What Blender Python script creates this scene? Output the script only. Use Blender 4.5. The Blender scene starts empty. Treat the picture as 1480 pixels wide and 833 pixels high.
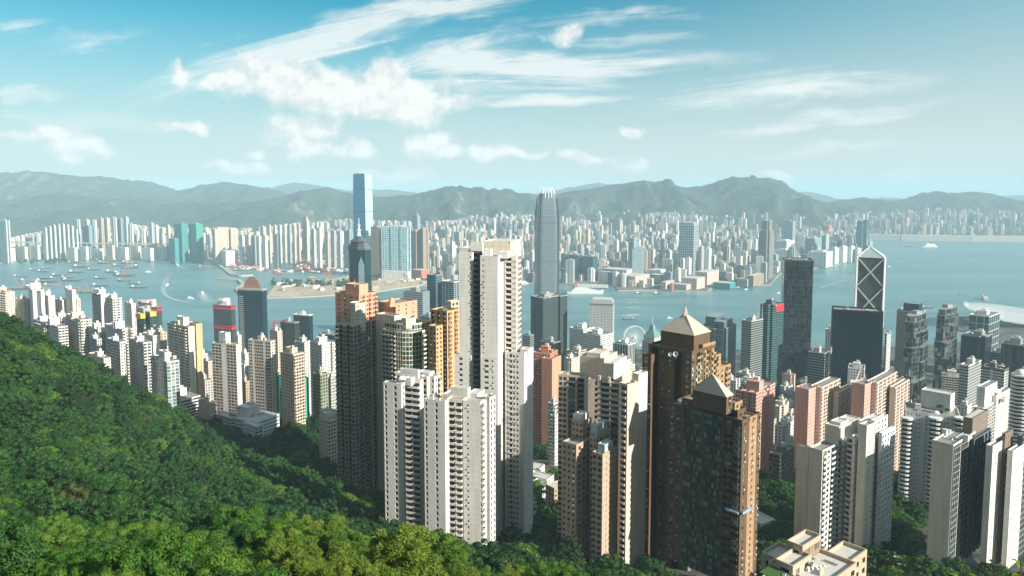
import bpy, math, random
import numpy as np
from mathutils import Vector, geometry
R = math.radians
rnd = random.Random(7)
nr = np.random.default_rng(7)
sc = bpy.context.scene
col = sc.collection

# ------------------------------------------------------------------ camera
FPX, HOR, CAMZ = 1034.0, 277.0, 400.0          # focal length in photo pixels, horizon row, eye height (m)
PITCH = R(4.7)
SH = math.tan(PITCH) - (416.5 - HOR) / FPX
cam_d = bpy.data.cameras.new('camera')
cam = bpy.data.objects.new('camera', cam_d); col.objects.link(cam)
cam.location = (0, 0, CAMZ); cam.rotation_euler = (R(90) - PITCH, 0, 0)
cam_d.sensor_width = 36; cam_d.lens = 36 * FPX / 1480; cam_d.shift_y = SH * FPX / 1480
cam_d.clip_start = 0.5; cam_d.clip_end = 120000
sc.camera = cam
# ------------------------------------------------------------------ sun, sky, exposure
SUN_AZ, SUN_EL = 124.0, 27.0                    # azimuth clockwise from the view direction
SKY_STRENGTH, SUN_STRENGTH, EXPOSURE = 0.095, 4.5, 0.98
HAZE_DENSITY = 7.8e-5
sv = Vector((math.sin(R(SUN_AZ)) * math.cos(R(SUN_EL)), math.cos(R(SUN_AZ)) * math.cos(R(SUN_EL)), math.sin(R(SUN_EL))))
sun_d = bpy.data.lights.new('sun', 'SUN'); sun_d.energy = SUN_STRENGTH; sun_d.angle = R(0.5); sun_d.color = (1.0, 0.925, 0.80)
sun = bpy.data.objects.new('sun', sun_d); col.objects.link(sun); sun.rotation_euler = sv.to_track_quat('Z', 'Y').to_euler()
sc.view_settings.view_transform = 'Standard'; sc.view_settings.look = 'None'
sc.view_settings.exposure = EXPOSURE; sc.view_settings.gamma = 1; sc.view_settings.use_curve_mapping = False
sc.render.engine = 'CYCLES'
cy = sc.cycles
cy.use_denoising = True
try: cy.denoiser = 'OPENIMAGEDENOISE'
except Exception: pass
cy.max_bounces = 5; cy.diffuse_bounces = 2; cy.glossy_bounces = 2; cy.transmission_bounces = 3; cy.transparent_max_bounces = 6
cy.volume_bounces = 2; cy.use_adaptive_sampling = True; cy.adaptive_threshold = 0.015
cy.sample_clamp_indirect = 4.0; cy.caustics_reflective = False; cy.caustics_refractive = False

def ray(px, py):
    xs = (px - 740) / FPX; ys = (416.5 - py) / FPX + SH
    return (xs, math.cos(PITCH) + ys * math.sin(PITCH), -math.sin(PITCH) + ys * math.cos(PITCH))
def P(px, py, D):
    d = ray(px, py); t = D / d[1]
    return (d[0] * t, D, CAMZ + d[2] * t)
def Pz(px, py, z=0.0):
    d = ray(px, py); t = (z - CAMZ) / d[2]
    return (d[0] * t, d[1] * t, z)
def proj(x, y, z):
    v = (x, y, z - CAMZ); f = y * math.cos(PITCH) - v[2] * math.sin(PITCH); u = y * math.sin(PITCH) + v[2] * math.cos(PITCH)
    return 740 + FPX * x / f, 416.5 - FPX * (u / f - SH)

# ------------------------------------------------------------------ node helper
class NT:
    def __init__(s, tree): s.t = tree; tree.nodes.clear()
    def n(s, kind, **kw):
        nd = s.t.nodes.new(kind)
        for k, v in kw.items(): setattr(nd, k, v)
        return nd
    def put(s, sock, v):
        if isinstance(v, bpy.types.NodeSocket): s.t.links.new(v, sock)
        elif v is not None: sock.default_value = v
    def m(s, op, a, b=None, c=None, clamp=False):
        nd = s.n('ShaderNodeMath', operation=op); nd.use_clamp = clamp
        for i, v in enumerate((a, b, c)): s.put(nd.inputs[i], v)
        return nd.outputs[0]
    def vm(s, op, a, b=None):
        nd = s.n('ShaderNodeVectorMath', operation=op); s.put(nd.inputs[0], a)
        if b is not None: s.put(nd.inputs[3] if op == 'SCALE' else nd.inputs[1], b)
        return nd.outputs[0]
    def mix(s, f, a, b, mode='MIX'):
        nd = s.n('ShaderNodeMix', data_type='RGBA', blend_type=mode); s.put(nd.inputs[0], f)
        for i, v in ((6, a), (7, b)):
            if isinstance(v, tuple) and len(v) == 3: v = v + (1,)
            s.put(nd.inputs[i], v)
        return nd.outputs[2]
    def smooth(s, x, a, b, lo=0.0, hi=1.0):
        nd = s.n('ShaderNodeMapRange', interpolation_type='SMOOTHSTEP'); s.put(nd.inputs[0], x)
        for i, v in enumerate((a, b, lo, hi)): s.put(nd.inputs[i + 1], v)
        return nd.outputs[0]
    def noise(s, vec, scale, detail=4, rough=.55, dim='3D', dist=0.0):
        nd = s.n('ShaderNodeTexNoise', noise_dimensions=dim); s.put(nd.inputs['Vector'], vec)
        nd.inputs['Scale'].default_value = scale; nd.inputs['Detail'].default_value = detail
        nd.inputs['Roughness'].default_value = rough; nd.inputs['Distortion'].default_value = dist
        return nd.outputs[0]
    def xyz(s, x, y, z=0.0):
        nd = s.n('ShaderNodeCombineXYZ')
        for i, v in enumerate((x, y, z)): s.put(nd.inputs[i], v)
        return nd.outputs[0]
    def sep(s, v):
        nd = s.n('ShaderNodeSeparateXYZ'); s.put(nd.inputs[0], v); return nd.outputs

# ------------------------------------------------------------------ world: Nishita sky with clouds
def make_world():
    w = bpy.data.worlds.new('World'); sc.world = w; w.use_nodes = True
    k = NT(w.node_tree)
    sky = k.n('ShaderNodeTexSky', sky_type='NISHITA'); sky.sun_disc = False
    sky.sun_elevation = R(SUN_EL); sky.sun_rotation = R(SUN_AZ); sky.altitude = 300
    sky.air_density = 1.0; sky.dust_density = 0.6; sky.ozone_density = 1.5
    x, y, z = k.sep(k.n('ShaderNodeTexCoord').outputs['Generated'])
    base = k.mix(1.0, sky.outputs[0], SKY_TINT, 'MULTIPLY')
    yy = k.m('MAXIMUM', k.m('ABSOLUTE', y), 0.12)
    u = k.m('DIVIDE', x, yy); v = k.m('DIVIDE', z, yy)
    def uv(px, py): d = ray(px, py); return d[0] / d[1], d[2] / d[1]
    def ell(uu, vv, px, py, rx, ry, rot=0.0):
        cu, cv = uv(px, py); du = k.m('SUBTRACT', uu, cu); dv = k.m('SUBTRACT', vv, cv)
        if rot:
            c, s_ = math.cos(R(rot)), math.sin(R(rot))
            du, dv = k.m('ADD', k.m('MULTIPLY', du, c), k.m('MULTIPLY', dv, s_)), k.m('SUBTRACT', k.m('MULTIPLY', dv, c), k.m('MULTIPLY', du, s_))
        a = k.m('MULTIPLY', du, FPX / (rx * 1.16)); b = k.m('MULTIPLY', dv, FPX / (ry * 1.22))
        return k.m('SUBTRACT', 1.0, k.m('SQRT', k.m('ADD', k.m('MULTIPLY', a, a), k.m('MULTIPLY', b, b))))
    q = k.xyz(u, v, 3.3)
    # cumulus
    CU = [(405, 118, 78, 36), (475, 132, 120, 36), (548, 122, 68, 42), (592, 140, 80, 36), (640, 150, 62, 16), (540, 155, 110, 22), (435, 188, 58, 24), (438, 208, 34, 16),
          (518, 212, 34, 12), (618, 210, 40, 22), (640, 222, 34, 12), (700, 220, 30, 12), (848, 228, 36, 9), (917, 241, 20, 10), (108, 216, 40, 20), (70, 192, 62, 13), (265, 106, 18, 18), (310, 116, 28, 12),
          (820, 52, 24, 16), (910, 190, 22, 7), (360, 242, 26, 10), (325, 238, 26, 7), (372, 219, 12, 8), (585, 255, 50, 14), (540, 248, 20, 12), (765, 222, 34, 7), (255, 187, 50, 8), (1305, 257, 28, 7), (1130, 256, 30, 6)]
    s_n1 = []
    wn_ = k.n('ShaderNodeTexNoise'); k.put(wn_.inputs['Vector'], q); wn_.inputs['Scale'].default_value = 16.0; wn_.inputs['Detail'].default_value = 3
    wv = k.vm('SCALE', k.vm('SUBTRACT', wn_.outputs[1], (.5, .5, .5)), .055)
    wu, wv2, _ = k.sep(wv)
    uu, vv = k.m('ADD', u, wu), k.m('ADD', v, k.m('MULTIPLY', wv2, .8))
    d = None
    for e in CU:
        t = ell(uu, vv, *e); d = t if d is None else k.m('SMOOTH_MAX', d, t, .12)
    d = k.m('MAXIMUM', d, -0.8)
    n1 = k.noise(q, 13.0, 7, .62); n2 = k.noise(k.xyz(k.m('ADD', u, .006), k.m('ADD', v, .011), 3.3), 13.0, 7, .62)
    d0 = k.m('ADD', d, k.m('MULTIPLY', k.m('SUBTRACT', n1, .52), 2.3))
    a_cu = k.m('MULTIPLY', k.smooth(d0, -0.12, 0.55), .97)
    lit = k.smooth(k.m('ADD', k.m('SUBTRACT', n1, n2), k.m('MULTIPLY', d0, .05)), -0.06, 0.10)  # sunlit and shaded cloud sides are painted by the noise offset
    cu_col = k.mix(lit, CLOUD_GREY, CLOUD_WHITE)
    # cirrus streaks: (centre, radii, tilt in degrees)
    CI = [((455, 62), (330, 30), 14, 1.0), ((620, 18), (170, 22), 5, .8), ((650, 78), (150, 26), 14, .9), ((800, 100), (230, 44), 2, 1.15), ((700, 90), (120, 40), 4, .9), ((800, 145), (130, 14), 2, .9), ((1130, 132), (260, 26), 5, .9),
          ((1210, 172), (190, 16), 7, .6), ((900, 30), (220, 14), 2, .6), ((880, 62), (150, 14), 2, .5), ((130, 48), (110, 16), 6, .7), ((20, 36), (60, 10), 8, .6), ((30, 132), (90, 12), 5, .5), ((1000, 90), (140, 18), 2, .4), ((120, 168), (190, 16), -3, .35), ((1190, 218), (150, 8), 4, .35), ((560, 46), (120, 18), 12, .6)]
    a_ci = None
    warp = k.m('MULTIPLY', k.m('SUBTRACT', k.noise(q, 6.0, 4, .6), .5), .075)
    vw = k.m('ADD', v, warp)
    streak = {}
    for rot in (2, 6, 13):
        c, s_ = math.cos(R(rot)), math.sin(R(rot))
        ur = k.m('ADD', k.m('MULTIPLY', u, c), k.m('MULTIPLY', v, s_)); vr = k.m('SUBTRACT', k.m('MULTIPLY', v, c), k.m('MULTIPLY', u, s_))
        streak[rot] = k.m('MULTIPLY', k.m('SUBTRACT', k.noise(k.xyz(k.m('MULTIPLY', ur, .32), k.m('MULTIPLY', vr, 3.4), rot * 1.7), 9.0, 8, .72, dist=.9), .5), 3.0)
    for i, ((cx, cy_), (rx, ry), rot, st) in enumerate(CI):
        e = k.m('MAXIMUM', ell(u, vw, cx, cy_, rx, ry, rot), 0.0)
        ns = streak[min(streak, key=lambda q_: abs(q_ - rot))]
        a = k.m('MULTIPLY', k.smooth(k.m('ADD', e, ns), .05, 1.3), st)
        a = k.m('MULTIPLY', a, k.smooth(e, 0.0, .45))
        a_ci = a if a_ci is None else k.m('MAXIMUM', a_ci, a)
    front = k.smooth(y, 0.05, 0.2)
    a_ci = k.m('MULTIPLY', k.m('MINIMUM', a_ci, .74), front)
    a_cu = k.m('MULTIPLY', a_cu, front)
    # broad thin veil and warm-white horizon glow of the humid air beyond the haze
    base = k.mix(k.m('MULTIPLY', k.smooth(x, -.05, .75), .42), base, (2.9, 4.0, 4.1))
    veil = k.m('MULTIPLY', k.smooth(z, 0.27, 0.01), 0.88)
    base = k.mix(veil, base, VEIL)
    # neutral grey added out of view, behind and overhead, to take blue out of shade
    back = k.m('MULTIPLY', k.m('MAXIMUM', k.smooth(y, .12, -.25), k.smooth(z, .42, .75)), .80)
    base = k.mix(back, base, (2.05, 2.25, 2.30))
    c1 = k.mix(a_ci, base, CLOUD_WHITE)
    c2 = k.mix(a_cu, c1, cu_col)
    bg = k.n('ShaderNodeBackground'); k.put(bg.inputs[0], c2); bg.inputs[1].default_value = SKY_STRENGTH
    out = k.n('ShaderNodeOutputWorld'); k.t.links.new(bg.outputs[0], out.inputs[0])
SKY_TINT = (0.015, 0.56, 0.575)
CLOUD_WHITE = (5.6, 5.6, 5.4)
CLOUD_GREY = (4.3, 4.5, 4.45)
VEIL = (4.0, 4.1, 4.0)
make_world()

# ------------------------------------------------------------------ object helpers
def tag(o, label=None, cat=None, group=None, kind=None):
    if label: o['label'] = label
    if cat: o['category'] = cat
    if group: o['group'] = group
    if kind: o['kind'] = kind
    return o
def empty(name, loc=(0, 0, 0), rz=0.0, parent=None):
    o = bpy.data.objects.new(name, None); col.objects.link(o); o.location = loc; o.rotation_euler = (0, 0, rz)
    o.empty_display_size = 1
    if parent: o.parent = parent
    return o
def copy_tree(o, parent=None):
    c = o.copy(); col.objects.link(c)
    if parent: c.parent = parent
    for ch in o.children: copy_tree(ch, c)
    return c

class MB:
    """collects quads and polygons, builds ONE mesh object"""
    def __init__(s): s.Q = []; s.M = []; s.U = []; s.mats = []; s.win = None; s.bal = None
    def mi(s, mat):
        if mat not in s.mats: s.mats.append(mat)
        return s.mats.index(mat)
    def quads(s, q, mat, uv=None):
        q = np.asarray(q, dtype=np.float32).reshape(-1, 4, 3); n = len(q)
        if n == 0: return
        s.Q.append(q); s.M.append(np.full(n, s.mi(mat), np.int32))
        if uv is None:
            r = nr.random((n, 1, 1)).astype(np.float32); uv = np.repeat(np.repeat(r, 4, 1), 2, 2)
        s.U.append(np.asarray(uv, np.float32).reshape(n, 4, 2))
    def poly(s, pts, mat):
        pts = [Vector(p) for p in pts]
        if len(pts) == 4 and False: pass
        tr = geometry.tessellate_polygon([pts])
        nrm = Vector((0, 0, 0))
        for i in range(len(pts)): nrm += pts[i].cross(pts[(i + 1) % len(pts)])
        q = []; uv = []
        for a, b, c in tr:
            n_ = (pts[b] - pts[a]).cross(pts[c] - pts[a])
            if n_.dot(nrm) < 0: b, c = c, b
            m_ = (pts[c] + pts[a]) / 2
            q.append([pts[a], pts[b], pts[c], m_]); uv.append([(p.x, p.y) for p in (pts[a], pts[b], pts[c], m_)])
        s.quads(q, mat, uv)
    def box(s, c, d, mat, rz=0.0, taper=1.0, bottom=False):
        x, y, z = d[0] / 2, d[1] / 2, d[2]
        t = taper
        b = [(-x, -y, 0), (x, -y, 0), (x, y, 0), (-x, y, 0)]; a = [(-x * t, -y * t, z), (x * t, -y * t, z), (x * t, y * t, z), (-x * t, y * t, z)]
        co, si = math.cos(rz), math.sin(rz)
        f = lambda p: (c[0] + p[0] * co - p[1] * si, c[1] + p[0] * si + p[1] * co, c[2] + p[2])
        b = [f(p) for p in b]; a = [f(p) for p in a]
        q = [[b[i], b[(i + 1) % 4], a[(i + 1) % 4], a[i]] for i in range(4)] + [[a[0], a[1], a[2], a[3]]]
        dd = [d[0], d[1], d[0], d[1]]
        uv = [[(0, 0), (dd[i], 0), (dd[i], z), (0, z)] for i in range(4)] + [[(0, 0), (d[0], 0), (d[0], d[1]), (0, d[1])]]
        if bottom: q.append(b[::-1]); uv.append([(0, 0), (d[0], 0), (d[0], d[1]), (0, d[1])])
        s.quads(q, mat, uv)
    def bar(s, a, b, w, mat, w2=None):
        a, b = Vector(a), Vector(b); w2 = w if w2 is None else w2
        d = (b - a).normalized(); up = Vector((0, 0, 1)) if abs(d.z) < .95 else Vector((0, 1, 0))
        e = d.cross(up).normalized(); f = e.cross(d).normalized()
        ca = [a + e * (sx * w / 2) + f * (sy * w / 2) for sx, sy in ((-1, -1), (1, -1), (1, 1), (-1, 1))]
        cb = [b + e * (sx * w2 / 2) + f * (sy * w2 / 2) for sx, sy in ((-1, -1), (1, -1), (1, 1), (-1, 1))]
        s.quads([[ca[i], ca[(i + 1) % 4], cb[(i + 1) % 4], cb[i]] for i in range(4)] + [ca[::-1], cb], mat)
    def prism(s, poly, z0, z1, mat, cap=None, scale=1.0, c=None):
        n = len(poly); c = c or (sum(p[0] for p in poly) / n, sum(p[1] for p in poly) / n)
        top = [(c[0] + (p[0] - c[0]) * scale, c[1] + (p[1] - c[1]) * scale) for p in poly]
        q = []; uv = []; u = 0
        for i in range(n):
            a, b = poly[i], poly[(i + 1) % n]; a2, b2 = top[i], top[(i + 1) % n]; L = math.dist(a, b)
            q.append([(*a, z0), (*b, z0), (*b2, z1), (*a2, z1)]); uv.append([(u, z0), (u + L, z0), (u + L, z1), (u, z1)]); u += L
        s.quads(q, mat, uv)
        if scale > .02: s.poly([(*p, z1) for p in top], cap or mat)
        return top
    def build(s, name, parent=None, loc=None, smooth=False):
        me = bpy.data.meshes.new(name)
        Q = np.concatenate(s.Q); n = len(Q); V = Q.reshape(-1, 3)
        if loc is not None: V = V - np.asarray(loc, np.float32)
        # weld identical corners so that a solid is one piece
        key = np.round(V * 500).astype(np.int64)
        _, idx, inv = np.unique(key, axis=0, return_index=True, return_inverse=True)
        inv = inv.reshape(-1); W = V[idx]
        me.vertices.add(len(W)); me.vertices.foreach_set('co', W.ravel().astype(np.float32))
        me.loops.add(n * 4); me.loops.foreach_set('vertex_index', inv.astype(np.int32))
        me.polygons.add(n); me.polygons.foreach_set('loop_start', np.arange(0, n * 4, 4, dtype=np.int32))
        me.polygons.foreach_set('material_index', np.concatenate(s.M))
        me.polygons.foreach_set('use_smooth', np.full(n, smooth, bool))
        uvl = me.uv_layers.new(name='UVMap'); uvl.data.foreach_set('uv', np.concatenate(s.U).reshape(-1))
        for m_ in s.mats: me.materials.append(m_)
        me.update(calc_edges=True); me.validate()
        o = bpy.data.objects.new(name, me); col.objects.link(o)
        if loc is not None: o.location = loc
        if parent is not None:
            o.parent = parent
            if loc is None: o.location = -parent.matrix_basis.translation if False else (0, 0, 0)
        return o

# ------------------------------------------------------------------ materials
MATS = {}
def principled(name):
    m = bpy.data.materials.new(name); m.use_nodes = True; k = NT(m.node_tree)
    b = k.n('ShaderNodeBsdfPrincipled'); o = k.n('ShaderNodeOutputMaterial'); k.t.links.new(b.outputs[0], o.inputs[0])
    return m, k, b
def wall(name, c, rough=.85, var=.16, streak=.17):
    """painted render / tile with weather streaks"""
    if name in MATS: return MATS[name]
    m, k, b = principled(name)
    uv = k.n('ShaderNodeUVMap').outputs[0]; ob = k.n('ShaderNodeTexCoord').outputs['Object']
    n1 = k.noise(ob, .09, 5, .6); u, v, _ = k.sep(uv)
    n2 = k.noise(k.xyz(k.m('MULTIPLY', u, .42), k.m('MULTIPLY', v, .035)), 1.0, 4, .6)
    f = k.m('ADD', 1 - var / 2 - streak / 2, k.m('ADD', k.m('MULTIPLY', n1, var), k.m('MULTIPLY', k.smooth(n2, .3, .6), streak)))
    line = k.m('GREATER_THAN', k.m('FRACT', k.m('DIVIDE', v, 3.05)), .955)
    f = k.m('MULTIPLY', f, k.m('SUBTRACT', 1.0, k.m('MULTIPLY', line, .26)))
    k.put(b.inputs['Base Color'], k.vm('SCALE', c, f)); b.inputs['Roughness'].default_value = rough
    b.inputs['Specular IOR Level'].default_value = .25
    MATS[name] = m; return m
def plain(name, c, rough=.7, metal=0.0, spec=.3):
    if name in MATS: return MATS[name]
    m, k, b = principled(name)
    n1 = k.noise(k.n('ShaderNodeTexCoord').outputs['Object'], .6, 5, .65)
    k.put(b.inputs['Base Color'], k.vm('SCALE', c, k.m('ADD', .78, k.m('MULTIPLY', n1, .44))))
    b.inputs['Roughness'].default_value = rough; b.inputs['Metallic'].default_value = metal; b.inputs['Specular IOR Level'].default_value = spec
    MATS[name] = m; return m
def glass(name, c=(.025, .035, .04), c2=(.30, .29, .26), p=.22, rough=.12):
    """window panes: the random number in UV picks dark panes, blinds, curtains and, in teal glass, painted reflections"""
    if name in MATS: return MATS[name]
    m, k, b = principled(name)
    r, _, _ = k.sep(k.n('ShaderNodeUVMap').outputs[0])
    f2 = k.m('FRACT', k.m('MULTIPLY', r, 7.31))
    colr = k.mix(k.m('MULTIPLY', k.m('LESS_THAN', r, p), k.m('ADD', .25, k.m('MULTIPLY', f2, .75))), c, c2)
    k.put(b.inputs['Base Color'], colr); b.inputs['Roughness'].default_value = rough; b.inputs['Specular IOR Level'].default_value = .6
    MATS[name] = m; return m
def curtain(name, c, fc, bu=1.5, bv=4.0, mu=.12, mv=.22, rough=.12, metal=.35, tilt=.03, rv=.5, band=None, spiky=False):
    """curtain wall: glass panels in a mullion and spandrel grid, UV in metres"""
    if name in MATS: return MATS[name]
    m, k, b = principled(name)
    u, v, _ = k.sep(k.n('ShaderNodeUVMap').outputs[0])
    u = k.m('DIVIDE', u, bu); v = k.m('DIVIDE', v, bv)
    fr = k.m('MAXIMUM', k.m('LESS_THAN', k.m('FRACT', u), mu), k.m('LESS_THAN', k.m('FRACT', v), mv))
    wn = k.n('ShaderNodeTexWhiteNoise', noise_dimensions='2D'); k.put(wn.inputs['Vector'], k.xyz(k.m('FLOOR', u), k.m('FLOOR', v)))
    fac = k.m('ADD', 1 - rv / 2, k.m('MULTIPLY', wn.outputs[0], rv))
    if spiky: fac = k.m('ADD', .30, k.m('MULTIPLY', k.m('POWER', wn.outputs[0], 2.2), 2.0))  # a few far brighter panels, sky reflections put into their colour
    g = k.vm('SCALE', c, fac)
    if band:   # darker plant floors every so many metres
        fb = k.m('LESS_THAN', k.m('FRACT', k.m('ADD', k.m('DIVIDE', k.m('MULTIPLY', v, bv), band[0]), band[2])), band[1])
        g = k.mix(k.m('MULTIPLY', fb, .55), g, (.02, .05, .07)); 
    k.put(b.inputs['Base Color'], k.mix(fr, g, fc))
    k.put(b.inputs['Roughness'], k.m('ADD', rough, k.m('MULTIPLY', fr, .35)))
    k.put(b.inputs['Metallic'], k.m('MULTIPLY', k.m('SUBTRACT', 1.0, fr), metal))
    b.inputs['Specular IOR Level'].default_value = .38
    nrm = k.n('ShaderNodeNewGeometry').outputs['Normal']
    off = k.vm('SCALE', k.vm('SUBTRACT', wn.outputs[1], (.5, .5, .5)), tilt)
    k.put(b.inputs['Normal'], k.vm('NORMALIZE', k.vm('ADD', nrm, off)))
    MATS[name] = m; return m

M_glass = glass('window_glass')
M_glass_blue = glass('window_glass_blue', (.02, .05, .06), (.22, .27, .27), .3)
M_glass_green = glass('window_glass_green', (.01, .045, .04), (.10, .22, .19), .35, .08)
M_glass_teal = glass('window_glass_teal', (.02, .035, .035), (.32, .60, .56), .5, .1)  # pale teal share of panes has the sky reflection in its colour
M_glass_black = glass('window_glass_black', (.008, .009, .01), (.05, .05, .05), .15, .15)
M_roof = plain('roof_felt', (.24, .235, .22), .9)
M_roof_pale = plain('roof_pale', (.50, .49, .46), .9)
M_roof_red = plain('roof_tile_red', (.42, .16, .10), .9)
M_white = wall('white_render', (.70, .69, .66))
M_white_cool = wall('white_tile', (.62, .65, .65))
M_cream = wall('cream_render', (.66, .60, .50))
M_beige = wall('beige_render', (.52, .44, .35))
M_tan = wall('tan_tile', (.42, .33, .25))
M_grey = wall('grey_render', (.42, .42, .41))
M_pale_grey = wall('pale_grey_render', (.56, .57, .56))
M_dark_grey = wall('dark_grey_cladding', (.13, .14, .145))
M_pink = wall('pink_tile', (.62, .36, .30))
M_pink_pale = wall('pale_pink_tile', (.68, .50, .43))
M_salmon = wall('salmon_render', (.62, .30, .20))
M_orange = wall('orange_render', (.58, .36, .19))
M_terracotta = wall('terracotta_tile', (.52, .22, .13))
M_brown = wall('brown_stone_shaded', (.125, .082, .050), streak=.2)  # brown stone darkened to carry the shade of the tower fronts
M_brown_lit = wall('brown_stone_lit', (.35, .235, .135), streak=.2)  # paler copy of the brown stone for sunlit tower sides, also used as trim
M_slate = wall('slate_cladding', (.10, .13, .145))
M_white_metal = plain('white_metal', (.72, .73, .73), .5)
M_steel = plain('grey_steel', (.33, .36, .37), .5, .3)
M_black = plain('black_recess', (.012, .012, .013), .6)
M_red = plain('red_paint', (.55, .03, .04), .6)
M_green_net = plain('green_netting', (.02, .30, .22), .9)
M_yellow = plain('yellow_paint', (.55, .46, .10), .8)
M_conc = plain('concrete', (.36, .35, .33), .9)

# ------------------------------------------------------------------ facades
def toks(sx):
    out = []
    for t in sx.split():
        out.append((t[0], float(t[1:])))
    return out
ELEM = {  # window share of the unit, sill, height, recess
    'W': (.58, .95, 1.45, .28), 'V': (.38, 1.05, 1.1, .25), 'L': (.78, .75, 1.75, .25), 'S': (1.0, .95, 1.7, .3), 'G': (.94, .30, 2.5, .12), 'T': (.5, .6, 2.0, .3)}
def facade(mb, A, B, z0, z1, cols, sp):
    A = np.array(A, float); B = np.array(B, float); L = np.linalg.norm(B - A)
    if L < .05: return
    d = (B - A) / L; n = np.array((d[1], -d[0]))
    fh = sp.get('fh', 3.0); nf = max(1, int(round((z1 - z0) / fh))); fh = (z1 - z0) / nf
    zk = z0 + np.arange(nf) * fh
    wm, gm, tm = sp['wall'], sp.get('glass', M_glass), sp.get('trim', sp['wall'])
    def rect(u0, u1, a, b, off, mat, off2=None, flip=False, rand=False):
        a = np.atleast_1d(np.asarray(a, float)); b = np.atleast_1d(np.asarray(b, float)); k = len(a)
        off2 = off if off2 is None else off2
        p0 = A + d * u0 + n * off; p1 = A + d * u1 + n * off2
        q = np.zeros((k, 4, 3)); q[:, 0, :2] = p0; q[:, 1, :2] = p1; q[:, 2, :2] = p1; q[:, 3, :2] = p0
        q[:, 0, 2] = a; q[:, 1, 2] = a; q[:, 2, 2] = b; q[:, 3, 2] = b
        uv = None
        if not rand:
            uv = np.zeros((k, 4, 2)); uv[:, 0, 0] = u0; uv[:, 3, 0] = u0; uv[:, 1, 0] = u1; uv[:, 2, 0] = u1
            uv[:, 0, 1] = a; uv[:, 1, 1] = a; uv[:, 2, 1] = b; uv[:, 3, 1] = b
        mb.quads(q, mat, uv)
    def flat(u0, u1, z, o0, o1, mat):
        z = np.atleast_1d(z); k = len(z); q = np.zeros((k, 4, 3))
        for i, (u_, o_) in enumerate(((u0, o0), (u1, o0), (u1, o1), (u0, o1))): q[:, i, :2] = A + d * u_ + n * o_
        q[:, :, 2] = z[:, None]; mb.quads(q, mat)
    tk = toks(cols) if cols else [('P', 1.0)]
    tot = sum(w for _, w in tk); rep = max(1, int(round(L / tot))); s_ = L / (rep * tot)
    if not cols or all(t == 'P' for t, _ in tk):
        rect(0, L, z0, z1, 0, wm); return
    u = 0.0
    for _ in range(rep):
        for t, w in tk:
            w *= s_; u0, u1 = u, u + w; u += w
            if t == 'P': rect(u0, u1, z0, z1, 0, wm); continue
            if t == 'Q': rect(u0, u1, z0, z1, 0, tm); continue
            if t == 'R':   # deep vertical slot
                r_ = sp.get('slot', 1.8)
                rect(u0, u1, z0, z1, -r_, sp.get('slotmat', M_dark_grey)); rect(u0, u0, z0, z1, 0, wm, -r_); rect(u1, u1, z0, z1, -r_, wm, 0); continue
            if t == 'C':   # glazed curtain strip
                rect(u0, u1, z0, z1, -.05, sp.get('cur', gm)); continue
            if t in 'BDK':
                dep = sp.get('dep', 1.3)
                back = 0.0 if t == 'B' else -dep
                if t == 'K': back = -dep * .5
                front = back + dep
                ww = w * .84; a0 = u0 + (w - ww) / 2; a1 = a0 + ww
                rect(u0, a0, z0, z1, back, wm); rect(a1, u1, z0, z1, back, wm)
                rect(a0, a1, zk + .12, zk + min(2.45, fh - .3), back - .1, gm, rand=True)
                rect(a0, a1, np.concatenate(([z0], zk + min(2.45, fh - .3))), np.concatenate((zk + .12, [z1])), back, wm)
                if back < -.2: rect(u0, u0, z0, z1, 0, wm, back); rect(u1, u1, z0, z1, back, wm, 0)
                if mb.bal is not None and sp.get('parts', True):
                    for z in zk[1:]: mb.bal.append((A + d * (u0 + u1) / 2 + n * back, d, n, z, w * .94, dep))
                else:
                    b0, b1 = u0 + w * .03, u1 - w * .03; zz = zk[1:]
                    if len(zz):
                        rect(b0, b1, zz - .16, zz + 1.0, front, tm); rect(b0, b1, zz, zz + 1.0, front - .12, tm)
                        if back > -.2 or t == 'K':
                            rect(b0, b0, zz - .16, zz + 1.0, back, tm, front); rect(b1, b1, zz - .16, zz + 1.0, front, tm, back)
                        flat(b0, b1, zz, front, back, tm); flat(b0, b1, zz - .16, back, front, tm)
                        flat(b0, b1, zz + 1.0, front, front - .12, tm)
                continue
            f, sill, hh, rec = ELEM[t]; hh = min(hh, fh - sill - .15) if t != 'G' else fh - .5
            if 'hh' in sp and t in 'WLS': hh = sp['hh']
            ww = w * f; a0 = u0 + (w - ww) / 2; a1 = a0 + ww; zs = zk + sill; zh = zs + hh
            if f < 1: rect(u0, a0, z0, z1, 0, wm); rect(a1, u1, z0, z1, 0, wm)
            rect(a0, a1, np.concatenate(([z0], zh)), np.concatenate((zs, [z1])), 0, tm if t in 'SG' else wm)
            if mb.win is not None and sp.get('parts', True):
                for z in zs: mb.win.append((A + d * (a0 + a1) / 2 - n * rec, d, n, z, ww, hh))
            else: rect(a0, a1, zs, zh, -rec, gm, rand=True)
            if sp.get('rev', True) and f < 1:
                rect(a0, a0, zs, zh, 0, wm, -rec); rect(a1, a1, zs, zh, -rec, wm, 0)
            if sp.get('rev', True) and t in 'WVT' and mb.win is None or (sp.get('ac') and t in 'WV'):
                pick = np.nonzero(nr.random(nf) < .30)[0]          # window air conditioners
                if len(pick):
                    za = zs[pick] - .62; x0 = a0 + ww * .15; x1 = x0 + .85
                    rect(x0, x1, za, za + .5, .42, M_pale_grey); rect(x0, x0, za, za + .5, 0, M_pale_grey, .42); rect(x1, x1, za, za + .5, .42, M_pale_grey, 0); flat(x0, x1, za + .5, .42, 0, M_pale_grey); flat(x0, x1, za, 0, .42, M_dark_grey)
            if sp.get('rev', True): flat(a0, a1, zs, 0, -rec, tm); flat(a0, a1, zh, -rec, 0, tm)

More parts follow.
